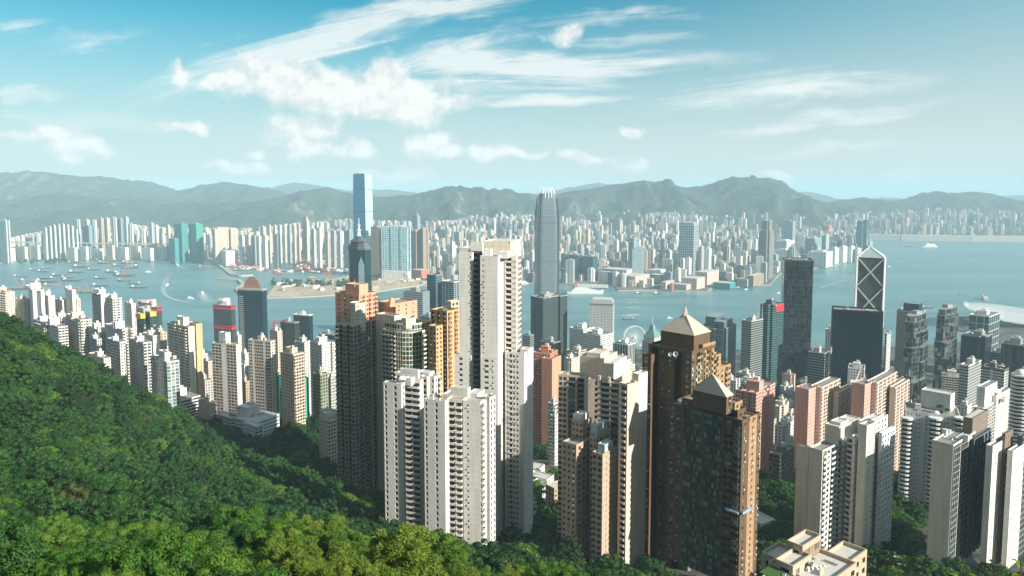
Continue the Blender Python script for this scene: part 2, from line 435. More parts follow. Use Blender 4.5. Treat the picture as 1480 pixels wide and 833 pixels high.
PLAN = {
 'rect': [(0, 0), (1, 0), (1, 1), (0, 1)],
 'cross': [(.24, 0), (.76, 0), (.76, .24), (1, .24), (1, .76), (.76, .76), (.76, 1), (.24, 1), (.24, .76), (0, .76), (0, .24), (.24, .24)],
 'uleft': [(0, 0), (1, 0), (1, 1), (0, 1), (0, .62), (.28, .62), (.28, .38), (0, .38)],
 'uu': [(0, 0), (.38, 0), (.38, .1), (.62, .1), (.62, 0), (1, 0), (1, 1), (0, 1), (0, .78), (.22, .78), (.22, .6), (0, .6), (0, .4), (.22, .4), (.22, .22), (0, .22)],
 'step': [(0, 0), (1, 0), (1, .6), (1, 1), (.3, 1), (.3, .62), (0, .62)],
 'stepn': [(.3, 0), (1, 0), (1, 1), (0, 1), (0, .4), (.3, .4)],
 'notch': [(.2, 0), (1, 0), (1, 1), (0, 1), (0, .2), (.2, .2)],
 'comb': [(0, 0), (.3, 0), (.3, .12), (.7, .12), (.7, 0), (1, 0), (1, 1), (0, 1), (0, .72), (.16, .72), (.16, .64), (0, .64), (0, .36), (.16, .36), (.16, .28), (0, .28)],
 'oct': [(.25, 0), (.75, 0), (1, .25), (1, .75), (.75, 1), (.25, 1), (0, .75), (0, .25)],
}
def frame(xl, xc, xr, yt, D, th, dp=None):
    phi = math.degrees(math.atan((xc - 740) / FPX))
    if not dp and xr > xc + 1.5: th = max(th, phi + 15)
    C = np.array(P(xc, yt, D)); t = R(th)
    e1 = np.array((-math.cos(t), math.sin(t))); e2 = np.array((math.sin(t), math.cos(t)))
    def solve(px, e):
        r = ray(px, yt); kk = r[0] / r[1]; den = e[0] - kk * e[1]
        return (kk * C[1] - C[0]) / den if abs(den) > 1e-4 else 20.0
    L1 = solve(xl, e1); L2 = dp if dp else solve(xr, e2)
    L1 = min(max(L1, 1.0), 130); L2 = min(max(L2, 1.0), 130)
    return C, e1, e2, L1, L2
def uvp(fr, plan):
    C, e1, e2, L1, L2 = fr
    pl = PLAN[plan] if isinstance(plan, str) else plan
    return [tuple(C[:2] + e2 * L2 * u + e1 * L1 * v) for u, v in pl]
def inset(poly, r):
    n = len(poly); out = []
    for i in range(n):
        p0, p1, p2 = (np.array(poly[j % n]) for j in (i - 1, i, i + 1))
        d1 = (p1 - p0); d2 = (p2 - p1); l1, l2 = np.linalg.norm(d1), np.linalg.norm(d2)
        if l1 < 1e-6 or l2 < 1e-6: out.append(tuple(p1)); continue
        n1 = np.array((-d1[1], d1[0])) / l1; n2 = np.array((-d2[1], d2[0])) / l2
        k = 1 + n1.dot(n2); out.append(tuple(p1 + (n1 + n2) / max(k, .3) * r))
    return out
def vol(mb, poly, z0, z1, sp, parapet=1.0, roof=True):
    n = len(poly)
    for i in range(n):
        a, b = np.array(poly[i]), np.array(poly[(i + 1) % n]); L = np.linalg.norm(b - a)
        if L < .05: continue
        d = (b - a) / L; nn = np.array((d[1], -d[0])); mid = (a + b) / 2
        cols = sp.get('E', {}).get(i)
        if cols is None:
            if nn.dot(-mid) < 0: cols = ''
            elif L < 2.2: cols = 'P1'
            else: cols = sp.get('R', '') if nn[0] > sp.get('split', .35) else sp.get('L', '')
        facade(mb, a, b, z0, z1, cols, sp)
    if roof:
        zt = z1 + parapet
        ins = inset(poly, .35)
        wm = sp['wall']
        for i in range(n):
            a, b, a2, b2 = poly[i], poly[(i + 1) % n], ins[i], ins[(i + 1) % n]
            mb.quads([[(*a, z1), (*b, z1), (*b, zt), (*a, zt)], [(*b2, z1), (*a2, z1), (*a2, zt), (*b2, zt)], [(*a, zt), (*b, zt), (*b2, zt), (*a2, zt)]], sp.get('cap', wm), [[(0, 0), (1, 0), (1, 1), (0, 1)]] * 3)
        mb.poly([(*p, z1) for p in ins], sp.get('roof', M_roof))
# ================================================================== the setting
def ground_mat(name, c1, c2, scale, c3=None, rough=.95):
    m, k, b = principled(name)
    ob = k.n('ShaderNodeTexCoord').outputs['Object']
    f = k.smooth(k.noise(ob, scale, 8, .65), .38, .62)
    cc = k.mix(f, c1, c2)
    if c3: cc = k.mix(k.smooth(k.noise(ob, scale * 7, 5, .6), .55, .66), cc, c3)
    k.put(b.inputs['Base Color'], cc); b.inputs['Roughness'].default_value = rough; b.inputs['Specular IOR Level'].default_value = .1
    return m
M_hill = ground_mat('forest_floor', (.020, .030, .010), (.045, .050, .020), .05)
M_city = ground_mat('city_ground_mat', (.06, .062, .062), (.16, .155, .145), .03, (.03, .05, .02))
M_land = ground_mat('kowloon_ground_mat', (.20, .20, .19), (.05, .075, .045), .004, (.34, .32, .29))
M_sand = ground_mat('reclaimed_sand', (.52, .43, .32), (.40, .33, .25), .01, (.12, .15, .08))
M_quay = plain('quay_concrete', (.42, .40, .36), .9)

def grid_mesh(name, X, Y, Z, mat, smooth=True, kind='structure'):
    ny, nx = X.shape
    me = bpy.data.meshes.new(name)
    V = np.stack((X, Y, Z), -1).reshape(-1, 3).astype(np.float32)
    i = (np.arange(ny - 1)[:, None] * nx + np.arange(nx - 1)).ravel()
    F = np.stack((i, i + 1, i + nx + 1, i + nx), -1).astype(np.int32); n = len(F)
    me.vertices.add(len(V)); me.vertices.foreach_set('co', V.ravel())
    me.loops.add(n * 4); me.loops.foreach_set('vertex_index', F.ravel())
    me.polygons.add(n); me.polygons.foreach_set('loop_start', np.arange(0, n * 4, 4, dtype=np.int32))
    if smooth: me.polygons.foreach_set('use_smooth', np.ones(n, bool))
    me.materials.append(mat); me.update(calc_edges=True)
    o = bpy.data.objects.new(name, me); col.objects.link(o)
    if kind: o['kind'] = kind
    return o
def fbm(X, Y, scale, octaves=5, seed=1, ridge=False):
    """value noise on a lattice"""
    out = np.zeros_like(X, dtype=float); amp = 1.0; tot = 0
    for o in range(octaves):
        r = np.random.default_rng(seed * 31 + o); T = r.random((256, 256))
        x = X / scale * 2 ** o + 1000.37; y = Y / scale * 2 ** o + 1000.73
        xi = np.floor(x).astype(int); yi = np.floor(y).astype(int); fx = x - xi; fy = y - yi
        fx = fx * fx * (3 - 2 * fx); fy = fy * fy * (3 - 2 * fy)
        g = lambda a, b: T[a % 256, b % 256]
        v = (g(xi, yi) * (1 - fx) + g(xi + 1, yi) * fx) * (1 - fy) + (g(xi, yi + 1) * (1 - fx) + g(xi + 1, yi + 1) * fx) * fy
        if ridge: v = 1 - np.abs(2 * v - 1)
        out += amp * v; tot += amp; amp *= .5
    return out / tot

# ---- Hong Kong side terrain: a surface through surveyed spots
CANOPY = 7.0
ctl = []
def spot(px, py, D, off=CANOPY): p = P(px, py, D); ctl.append((p[0], p[1], p[2] - off))
for a in ((0, 462, 480), (60, 490, 485), (130, 525, 495), (190, 565, 500), (250, 600, 505), (300, 632, 505), (345, 660, 500), (-140, 420, 470), (-300, 390, 440),
          (0, 600, 300), (0, 700, 190), (0, 790, 115), (100, 640, 320), (200, 640, 370), (200, 715, 250), (200, 800, 135), (-200, 560, 300), (-200, 700, 170),
          (300, 690, 370), (320, 760, 215), (290, 815, 140), (400, 668, 500), (450, 690, 470), (490, 715, 430), (530, 745, 390), (390, 740, 330), (440, 775, 250),
          (400, 778, 125), (470, 774, 115), (540, 796, 115), (620, 814, 118), (700, 826, 122), (800, 848, 135), (900, 852, 150), (560, 806, 200), (700, 824, 230), (860, 845, 240),
          (400, 845, 60), (800, 850, 70), (0, 850, 60), (1100, 905, 80), (1400, 940, 90)): spot(*a)
def city_h(y): return np.interp(y, [200, 300, 400, 500, 600, 700, 900, 1100, 1300, 1500, 1900, 2400], [262, 222, 196, 178, 163, 145, 85, 40, 15, 5, 3, 3])
for y in (220, 300, 400, 500, 620, 760, 950, 1150, 1350, 1600, 1900, 2200):
    for px in (560, 760, 960, 1160, 1360, 1560):
        if y <= 300 and px < 900: continue
        x = (px - 740) / FPX * y; ctl.append((x, y, float(city_h(y))))
for y in (620, 700, 800, 950, 1150, 1350, 1600, 1900, 2200):
    for px in (-250, -60, 120, 300, 440):
        x = (px - 740) / FPX * y
        ctl.append((x, y, float(city_h(y)) + (25 if y < 800 else 0)))
ctl.append((0, 0, 392)); ctl.append((60, 5, 391)); ctl.append((-60, 5, 391)); ctl.append((0, -150, 430)); ctl.append((-300, 0, 420)); ctl.append((300, 0, 370))
for p in ((100, 190, 286), (150, 200, 284), (60, 160, 305)): ctl.append(p)
_c = np.array(ctl); _S = 300.0
def _tps(r2): return np.where(r2 > 0, .5 * r2 * np.log(np.maximum(r2, 1e-12)), 0)
_n = len(_c); _xy = _c[:, :2] / _S
_K = _tps(((_xy[:, None] - _xy[None]) ** 2).sum(-1)) + np.eye(_n) * .002
_Pm = np.hstack((np.ones((_n, 1)), _xy))
_A = np.block([[_K, _Pm], [_Pm.T, np.zeros((3, 3))]])
_w = np.linalg.solve(_A, np.concatenate((_c[:, 2], np.zeros(3))))
def ground(x, y):
    x = np.asarray(x, float); y = np.asarray(y, float); sh = x.shape
    q = np.stack((x.ravel(), y.ravel()), -1) / _S; out = np.zeros(len(q))
    for i in range(0, len(q), 20000):
        b = q[i:i + 20000]
        out[i:i + 20000] = _tps(((b[:, None] - _xy[None]) ** 2).sum(-1)) @ _w[:_n] + _w[_n] + b @ _w[_n + 1:]
    z = out.reshape(sh)
    return np.maximum(z, 2.5)
def gz(x, y): return float(ground(np.array([x]), np.array([y]))[0])
SHORE = [(-2600, 1500), (-1200, 1560), (-640, 1650), (-250, 1720), (60, 1780), (300, 1790), (560, 1790), (900, 1800), (1250, 1880), (1800, 1900), (2600, 1900)]
def shore_y(x): return np.interp(x, [s[0] for s in SHORE], [s[1] for s in SHORE])
def make_hk():
    gx = np.arange(-1500, 1801, 12.0); gy = np.concatenate((np.arange(-160, 700, 7.0), np.arange(700, 2420, 14.0)))
    X, Y = np.meshgrid(gx, gy); Z = ground(X, Y)
    Z += (fbm(X, Y, 60, 4, 5) - .5) * 6 * np.clip((Z - 60) / 80, 0, 1)
    Z = np.where(Y > shore_y(X), -6.0, Z)
    o = grid_mesh('hillside_terrain', X, Y, Z, M_hill); o.data.materials.append(M_city)
    nx = len(gx); fy = (gy[:-1] + gy[1:]) / 2; fx = (gx[:-1] + gx[1:]) / 2
    FX, FY = np.meshgrid(fx, fy); city = (FY > 560) | ((FX > -120) & (FY > 300)) | ((FX > 60) & (FY > 180))
    o.data.polygons.foreach_set('material_index', city.ravel().astype(np.int32))
make_hk()

# ---- sea
def make_sea():
    m, k, b = principled('sea_water')
    ob = k.n('ShaderNodeTexCoord').outputs['Object']
    n1 = k.noise(ob, .02, 6, .7); n2 = k.noise(k.vm('MULTIPLY', ob, (.0009, .0042, 1)), 1.0, 7, .62, dist=1.2)
    k.put(b.inputs['Base Color'], k.mix(k.smooth(n2, .35, .65), (.070, .180, .195), (.150, .270, .280)))
    k.put(b.inputs['Roughness'], k.m('ADD', .26, k.m('MULTIPLY', n2, .22)))
    bp = k.n('ShaderNodeBump'); bp.inputs['Strength'].default_value = .35; bp.inputs['Distance'].default_value = 3.0
    k.put(bp.inputs['Height'], n1); k.put(b.inputs['Normal'], bp.outputs[0])
    gx = np.linspace(-26000, 26000, 14); gy = np.concatenate((np.linspace(-1500, 9000, 8), np.linspace(12000, 37000, 7)))
    X, Y = np.meshgrid(gx, gy); grid_mesh('sea', X, Y, np.zeros_like(X), m)
make_sea()

# ---- Kowloon: quay slabs along the photographed shoreline, then ground rising to the mountains
def kow_h(x, y): return np.interp(y, [2500, 4200, 5200, 6200, 7500, 9000], [4, 5, 28, 75, 130, 160])
def slab(name, pts, z, mat, back=None):
    poly = [Pz(px, py, 0)[:2] for px, py in pts] + (back or [])
    area = sum(poly[i][0] * poly[(i + 1) % len(poly)][1] - poly[(i + 1) % len(poly)][0] * poly[i][1] for i in range(len(poly)))
    if area < 0: poly = poly[::-1]
    mb = MB(); mb.prism(poly, -4, z, M_quay, mat); return tag(mb.build(name), kind='structure')
KSHORE = [(-80, 366), (60, 360), (150, 357), (235, 361), (296, 366), (300, 371), (345, 371), (372, 369), (470, 366), (505, 368), (520, 375), (545, 398), (560, 404), (610, 406), (640, 408), (800, 411), (830, 413), (885, 410), (893, 421), (950, 420), (962, 421), (1022, 422), (1030, 416), (1065, 416), (1078, 414), (1112, 413), (1120, 404), (1128, 396), (1150, 392), (1180, 388), (1205, 385), (1240, 374), (1262, 365), (1250, 356), (1200, 351), (1205, 347), (1260, 345), (1340, 348), (1420, 348), (1600, 350)]
slab('kowloon_ground', KSHORE, 3.0, M_land, [(14000, 9500), (-14000, 9500)])
slab('reclaimed_ground', [(384, 432), (392, 420), (398, 413), (440, 410), (470, 405), (500, 401), (545, 399), (612, 407), (640, 409), (640, 412), (612, 413), (575, 418), (535, 424), (480, 428), (430, 431)], 3.4, M_sand)
slab('stonecutters_ground', [(-60, 385), (0, 381), (40, 376), (75, 371), (100, 371), (104, 367), (90, 364), (40, 366), (0, 369), (-60, 370)], 3.2, M_land)
_mb = MB(); _mb.prism([(1290, 1850), (2300, 1850), (2300, 2260), (1420, 2260), (1290, 2120)], -4, 3.2, M_quay, M_city); tag(_mb.build('promenade_ground'), kind='structure')
def breakwater(name, pts, w=14):
    mb = MB()
    q = [Pz(px, py, 0) for px, py in pts]
    for a, b in zip(q, q[1:]): mb.bar((a[0], a[1], 0.5), (b[0], b[1], 0.5), w, M_quay)
    tag(mb.build(name), kind='structure')
breakwater('breakwater', [(303, 375), (318, 385), (334, 398), (348, 400), (366, 399)])
breakwater('breakwater', [(317, 405), (346, 407), (352, 413), (342, 420), (352, 428)], 16)
breakwater('runway_ground', [(1230, 346), (1300, 347.5), (1400, 349), (1500, 350)], 90)
M_hillgreen = ground_mat('hill_woodland', (.030, .055, .026), (.062, .085, .045), .004, (.16, .15, .11))
def make_rise():
    gx = np.linspace(-9000, 9000, 120); gy = np.linspace(4150, 11000, 90); X, Y = np.meshgrid(gx, gy)
    Z = kow_h(X, Y) - 4 + (fbm(X, Y, 900, 4, 11) - .5) * 40 * np.clip((Y - 4300) / 1500, 0, 1)
    # Hung Hom and Kowloon Bay stay flat and partly water on the right
    Z = np.where((X > 1700) & (Y < 6300), -8, Z)
    grid_mesh('kowloon_foothill', X, Y, Z, M_hillgreen)
make_rise()
def ridge(name, pts, D, back, front, seed, rough=.62, step=26):
    """a mountain range whose crest follows the surveyed skyline at distance D"""
    px = np.array([p[0] for p in pts], float); py = np.array([p[1] for p in pts], float)
    x0, x1 = P(px[0], py[0], D)[0], P(px[-1], py[-1], D)[0]
    gx = np.linspace(x0, x1, int((x1 - x0) / step)); gy = np.linspace(D - front, D + back, int((front + back) / (step * 1.6)))
    X, Y = np.meshgrid(gx, gy)
    xs = np.array([P(a, b, D)[0] for a, b in pts]); zs = np.array([P(a, b, D)[2] for a, b in pts])
    crest = np.interp(X, xs, zs)
    wob = (fbm(X, Y * 0, 1400, 3, seed + 3) - .5) * front * .35
    t = np.where(Y < D, (D + wob - Y) / (front), (Y - D) / back)
    t = np.clip(t, 0, 1)
    prof = (1 - t) ** 1.2
    warp = (fbm(X, Y, 700, 3, seed + 5) - .5) * 420
    er = fbm(X + warp, (Y - D) * .42, 560, 6, seed, ridge=True) - .55
    e2 = fbm(X + warp * .5, (Y - D) * .6, 190, 5, seed + 2, ridge=True) - .55
    k = np.clip(t * 5, .04, 1) * np.clip((1 - t) * 2.5, 0, 1)
    Z = crest * prof + crest * k * (er * rough * 1.15 + e2 * rough * .38)
    Z += (fbm(X, Y * 0 + 3, 230, 4, seed + 7, ridge=True) - .6) * 40 * np.clip(1 - t * 4, 0, 1) * np.clip(crest / 350, 0, 1)
    Z += (fbm(X, Y, 90, 4, seed + 9) - .5) * 22 * np.clip((1 - t) * 3, .0, 1) * np.clip(crest / 300, 0, 1)
    edge = np.clip((X - x0) / 900, 0, 1) * np.clip((x1 - X) / 900, 0, 1)
    Z = np.where(t >= 1, -20, Z) 
    grid_mesh(name, X, Y, Z - 4, M_mount)
def mount_mat():
    m, k, b = principled('mountain_slopes')
    ob = k.n('ShaderNodeTexCoord').outputs['Object']; nz = k.sep(k.n('ShaderNodeNewGeometry').outputs['Normal'])[2]
    f = k.smooth(k.noise(ob, .006, 8, .7), .35, .62)
    c = k.mix(f, (.018, .034, .022), (.052, .064, .044))
    rock = k.m('MULTIPLY', k.smooth(nz, .80, .62), k.smooth(k.noise(ob, .012, 6, .7), .48, .6))
    c = k.mix(k.m('MULTIPLY', rock, .8), c, (.24, .21, .17))
    k.put(b.inputs['Base Color'], c); b.inputs['Roughness'].default_value = 1; b.inputs['Specular IOR Level'].default_value = .05
    return m
M_mount = mount_mat()
ridge('mountain', [(-330, 262), (-120, 256), (0, 250), (40, 248), (70, 248), (110, 254), (160, 257), (200, 265), (245, 276), (270, 272), (290, 266), (320, 262), (350, 266), (385, 273), (430, 285), (480, 300)], 9800, 2600, 2400, 21, .55)
ridge('mountain', [(-330, 318), (-120, 306), (0, 302), (50, 290), (90, 281), (130, 284), (170, 290), (210, 289), (250, 296), (275, 292), (320, 294), (345, 291), (365, 294), (400, 285), (430, 277), (460, 271), (480, 272), (500, 276), (530, 283), (560, 285), (580, 281), (605, 284), (630, 273), (645, 268), (665, 268), (690, 275), (720, 277), (760, 283), (800, 282), (840, 275), (870, 270), (900, 264), (930, 262), (960, 264), (990, 270), (1020, 268), (1050, 261), (1075, 263), (1110, 257), (1130, 262), (1150, 275), (1170, 286), (1200, 296), (1260, 312)], 8000, 1800, 2000, 22, .72)
ridge('mountain', [(330, 292), (410, 268), (430, 264), (455, 267), (500, 275), (560, 273), (600, 278), (680, 284), (760, 283), (820, 272), (842, 268), (865, 263), (890, 267), (950, 276), (1060, 284), (1140, 281), (1165, 277), (1200, 287), (1250, 290), (1290, 285), (1330, 290), (1420, 284), (1560, 281), (1900, 284)], 14500, 3000, 2500, 23, .5, 60)
ridge('mountain', [(1150, 305), (1190, 294), (1215, 288), (1250, 285), (1280, 291), (1300, 290), (1330, 281), (1355, 276), (1385, 279), (1415, 277), (1440, 282), (1480, 293), (1560, 297), (1700, 290), (1900, 296)], 8600, 1800, 1700, 24, .5)

# ---- the humid air
def make_haze():
    m = bpy.data.materials.new('haze_air'); m.use_nodes = True; k = NT(m.node_tree)
    pv = k.n('ShaderNodeVolumePrincipled'); pv.inputs['Color'].default_value = (.60, .86, 1.0, 1); pv.inputs['Density'].default_value = HAZE_DENSITY
    pv.inputs['Anisotropy'].default_value = -.05
    o = k.n('ShaderNodeOutputMaterial'); k.t.links.new(pv.outputs[0], o.inputs['Volume'])
    mb = MB(); mb.box((0, 18000, -22), (56000, 42000, 22 + 760), m, bottom=True)
    h = mb.build('haze'); tag(h, kind='stuff')
make_haze()
# ================================================================== landmark towers
def root_at(name, label, cat, x, y, z, group=None):
    return tag(empty(name, (x, y, z)), label, cat, group)
def child(mb, name, root):
    o = mb.build(name); o.parent = root; o.matrix_parent_inverse = root.matrix_basis.inverted() if False else o.matrix_parent_inverse
    # meshes are modelled in world metres: shift them into the root's frame
    me = o.data; n = len(me.vertices); co = np.empty(n * 3, np.float32); me.vertices.foreach_get('co', co)
    co = co.reshape(-1, 3) - np.array(root.location, np.float32); me.vertices.foreach_set('co', co.ravel()); me.update()
    return o
def sub(mb, name, parent, root):
    o = child(mb, name, root); o.parent = parent; return o
def box_part(name, root, c, d, mat, rz=0, top=None):
    mb = MB(); mb.box(c, d, mat, rz); return child(mb, name, root)
def clutter(root, poly, z, sp, seed, n=3, big=True, rz=0.0):
    """machine room, water tanks and small plant on a roof"""
    r = random.Random(seed); p = np.array(poly); c = p.mean(0); ex = np.abs(p - c).max(0); s = float(np.sqrt(max(1e-3, abs(sum(p[i, 0] * p[(i + 1) % len(p), 1] - p[(i + 1) % len(p), 0] * p[i, 1] for i in range(len(p)))) / 2)))
    ang = math.atan2(*(p[1] - p[0])[::-1])
    ca, sa = math.cos(ang), math.sin(ang)
    def at(a, b): return c + np.array((ca * a - sa * b, sa * a + ca * b)) * s
    if big:
        h = r.uniform(.22, .34) * s; h = min(max(h, 3.5), 8)
        q = at(r.uniform(-.06, .06), r.uniform(-.05, .1)); mb = MB()
        w_, d_ = s * r.uniform(.34, .46), s * r.uniform(.3, .42)
        mb.box((q[0], q[1], z - .01), (w_, d_, h), sp['wall'], ang); mb.box((q[0], q[1], z + h - .01), (w_ + .6, d_ + .6, .5), sp.get('cap', sp['wall']), ang)
        m_ = child(mb, 'machine_room', root)
        mb = MB(); mb.box((q[0] + w_ * .15, q[1], z + h + .45), (s * .13, s * .16, 2.6), sp.get('tank', M_pale_grey), ang)
        child(mb, 'water_tank', root)
    if r.random() < .55:
        q = at(r.uniform(-.3, .3), r.uniform(-.3, .3)); mb = MB(); hh = r.uniform(5, 10)
        mb.bar((q[0], q[1], z - .1), (q[0], q[1], z + hh), .22, M_white_metal, .08); mb.bar((q[0] - .9, q[1], z + hh * .8), (q[0] + .9, q[1], z + hh * .8), .1, M_white_metal); child(mb, 'antenna', root)
    for i in range(n):
        q = at(r.uniform(-.33, .33), r.choice((-1, 1)) * r.uniform(.25, .38)); mb = MB()
        kind = r.choice(('air_unit', 'roof_hut', 'air_unit', 'pipe_rack'))
        if kind == 'air_unit': mb.box((q[0], q[1], z - .01), (s * .09 + .8, s * .07 + .8, 1.6), M_pale_grey, ang); mb.box((q[0], q[1], z + 1.58), (s * .05 + .4, s * .05 + .4, .35), M_dark_grey, ang)
        elif kind == 'roof_hut': mb.box((q[0], q[1], z - .01), (s * .14, s * .12, 2.8), sp['wall'], ang); mb.box((q[0], q[1], z + 2.78), (s * .14 + .4, s * .12 + .4, .25), M_roof_pale, ang)
        else:
            for j in range(3): mb.bar((q[0] - s * .1, q[1] + j * .6, z + .5), (q[0] + s * .1, q[1] + j * .6, z + .5), .25, M_steel)
        child(mb, kind, root)
def antenna(root, x, y, z, h, w=.5, mat=None):
    mb = MB(); mb.bar((x, y, z - .2), (x, y, z + h), w, mat or M_white_metal, w * .3); return child(mb, 'antenna', root)
FOOT = []          # building footprints, trees keep clear of them
def pbase(x, y): return gz(x, y) - 4

# ---- harbour-front skyscraper with the clawed crown
def ifc():
    D = 1640; x0, _, zt = P(791.5, 270, D); hw = 17.5 / FPX * D
    root = root_at('skyscraper', 'tallest silver-blue glass skyscraper with a claw-like crown on the near waterfront', 'skyscraper', x0, D + hw, 2)
    G = curtain('ifc_glass', (.09, .18, .23), (.25, .31, .34), 1.9, 4.2, .30, .20, .16, .55, .025, .4, (88, .05, .3))
    cy0 = D + hw; rz = R(8)
    def plan(h, n=.22):
        a = h; c = h * (1 - n); pts = [(c, -a), (a, -c), (a, c), (c, a), (-c, a), (-a, c), (-a, -c), (-c, -a)]
        b = h * .55; pts = [(-b, -a), (b, -a), (c, -a * .95), (a * .95, -c), (a, -b), (a, b), (a * .95, c), (c, a * .95), (b, a), (-b, a), (-c, a * .95), (-a * .95, c), (-a, b), (-a, -b), (-a * .95, -c), (-c, -a * .95)]
        return [(x0 + p[0] * math.cos(rz) - p[1] * math.sin(rz), cy0 + p[0] * math.sin(rz) + p[1] * math.cos(rz)) for p in pts]
    zz = lambda py: P(791, py, D)[2]
    lev = [(2, 1.0), (zz(345), 1.0), (zz(345), .985), (zz(312), .965), (zz(312), .94), (zz(298), .90), (zz(298), .86), (zz(287), .80), (zz(287), .72), (zz(280), .66)]
    mb = MB(); S = .93
    for (a, sa), (b, sb) in zip(lev, lev[1:]):
        if b - a < .1: mb.poly([(*p, a) for p in plan(hw * sa * S)], M_steel); continue
        mb.prism(plan(hw * sa * S), a, b, G, M_steel, sb / sa, (x0, cy0))
    child(mb, 'tower_shaft', root)
    for i in range(16):
        t = 2 * math.pi * i / 16 + rz; mb = MB()
        ra, rb = hw * .74 * S, hw * .50 * S
        f = lambda r_, z: (x0 + r_ * math.cos(t), cy0 + r_ * math.sin(t), z)
        mb.bar(f(ra, zz(292)), f(ra * .97, zz(280)), 1.9, M_white_metal); mb.bar(f(ra * .97, zz(280.4)), f(rb, zz(270)), 1.9, M_white_metal, .9)
        child(mb, 'crown_fin', root)
    # projecting corner ribs
    for sx, sy in ((-1, -1), (1, -1), (1, 1), (-1, 1)):
        mb = MB(); c_ = hw * S * .99
        g = lambda k, z: (x0 + (sx * math.cos(rz) - sy * math.sin(rz)) * c_ * k * .92, cy0 + (sx * math.sin(rz) + sy * math.cos(rz)) * c_ * k * .92, z)
        mb.bar(g(1, 2), g(1, zz(312)), 3.0, M_slate); mb.bar(g(1, zz(312.5)), g(.82, zz(286)), 3.0, M_slate, 2)
        child(mb, 'corner_rib', root)
ifc()
# ---- mirror-blue skyscraper across the water
def icc():
    D = 3350
    fr = frame(510, 527, 537.5, 252, D, 33); C = fr[0]; zt = C[2]
    root = root_at('skyscraper', 'mirror-blue glass skyscraper, tallest on the far shore', 'skyscraper', C[0], C[1], 3)
    G = curtain('icc_glass', (.012, .22, .40), (.02, .22, .38), 6, 4.5, .06, .10, .18, .30, .003, .12, (105, .075, .12))
    G2 = curtain('icc_glass_lit', (.42, .58, .62), (.52, .64, .66), 6, 4.5, .06, .10, .3, .25, .004, .15, (105, .06, .12))  # paler copy of the same glass, light of the bright side put into colour
    mb = MB(); poly = uvp(fr, 'rect'); c = (sum(p[0] for p in poly) / 4, sum(p[1] for p in poly) / 4)
    def ring(z, s): return [(c[0] + (p[0] - c[0]) * s, c[1] + (p[1] - c[1]) * s, z) for p in poly]
    lv = [(3, 1.16), (60, 1.09), (130, 1.05), (360, 1.03), (zt, .97)]
    for (za, sa), (zb, sb) in zip(lv, lv[1:]):
        a, b = ring(za, sa), ring(zb, sb)
        for i in range(4):
            j = (i + 1) % 4; L = math.dist(a[i], a[j])
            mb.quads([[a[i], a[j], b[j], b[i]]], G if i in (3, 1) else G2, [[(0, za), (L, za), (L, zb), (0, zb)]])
    mb.poly(ring(zt, .97), M_steel); child(mb, 'tower_shaft', root)
    mb = MB()
    for i, (a, b) in enumerate(zip(ring(zt, .93), ring(zt, .93)[1:] + ring(zt, .93)[:1])):
        mb.quads([[a, b, (b[0], b[1], zt + 4), (a[0], a[1], zt + 4)]], M_steel)
    child(mb, 'roof_screen', root)
    box_part('roof_crane', root, (c[0], c[1], zt - .1), (12, 5, 6), M_white_metal)
icc()
# ---- green-black tower with pagoda roof and mast
def pagoda_tower():
    D = 1420; fr = frame(499, 523, 540, 362, D, 40); C = fr[0]; poly = uvp(fr, 'oct'); c = np.mean(poly, 0); zt = C[2]
    root = root_at('skyscraper', 'dark green glass tower with stepped pagoda roof and white mast before the blue skyscraper', 'skyscraper', c[0], c[1], 3)
    G = curtain('center_glass', (.015, .05, .06), (.03, .06, .07), 2.2, 4.0, .1, .2, .1, .3, .02, .6)
    W = curtain('center_pale', (.40, .55, .60), (.10, .22, .26), 9, 4.0, .0, .42, .25, .2, .01, .2)
    mb = MB(); mb.prism(poly, 2, zt, G, M_slate); child(mb, 'tower_shaft', root)
    # pale ribbed bays with pointed heads on the two faces towards the hill
    for i in (7, 1):
        a, b = np.array(poly[i]), np.array(poly[(i + 1) % 8]); d = (b - a); L = np.linalg.norm(d); d /= L; n = np.array((d[1], -d[0]))
        u0, u1 = L * .1, L * .9; o = 1.2; zh = P(523, 383, D)[2]; zp = P(523, 372, D)[2]
        f = lambda u, z, k=o: (*(a + d * u + n * k), z)
        mb = MB(); um = (u0 + u1) / 2
        mb.quads([[f(u0, 30), f(u1, 30), f(u1, zh), f(u0, zh)]], W, [[(.01, 30), (8.9, 30), (8.9, zh), (.01, zh)]])
        mb.quads([[f(u0, zh), f(u1, zh), f(um + .5, zp), f(um - .5, zp)]], W, [[(.01, zh), (8.9, zh), (5, zp), (4, zp)]])
        for ua, ub in ((u0, u0), (u1, u1)):
            mb.quads([[f(ua, 30, 0), f(ub, 30, o), f(ub, zh, o), f(ua, zh, 0)]], M_slate)
        child(mb, 'ribbed_bay', root)
    mb = MB(); s = 1.0; z = zt
    for s0, s1, h in ((1.06, 1.02, 5), (.92, .88, 6), (.80, .74, 5), (.86, .50, 5), (.46, .22, 6)):
        pl = [tuple(c + (np.array(p) - c) * s0) for p in poly]; mb.prism(pl, z - .02, z + h, M_slate, M_steel, s1 / s0, tuple(c)); z += h
    child(mb, 'pagoda_roof', root)
    z1 = P(515, 316, D)[2]; mb = MB(); zb = z - .5; H = z1 - zb
    mb.bar((*c, zb), (*c, zb + H * .32), 6.5, M_white_metal, 3.4); mb.bar((*c, zb + H * .31), (*c, zb + H * .36), 7.5, M_white_metal, 7.0); mb.bar((*c, zb + H * .35), (*c, zb + H * .6), 3.4, M_white_metal, 2.2)
    mb.bar((*c, zb + H * .58), (*c, zb + H * .63), 5, M_white_metal, 5); mb.bar((*c, zb + H * .62), (*c, z1), 1.8, M_white_metal, .8)
    child(mb, 'mast', root)
pagoda_tower()
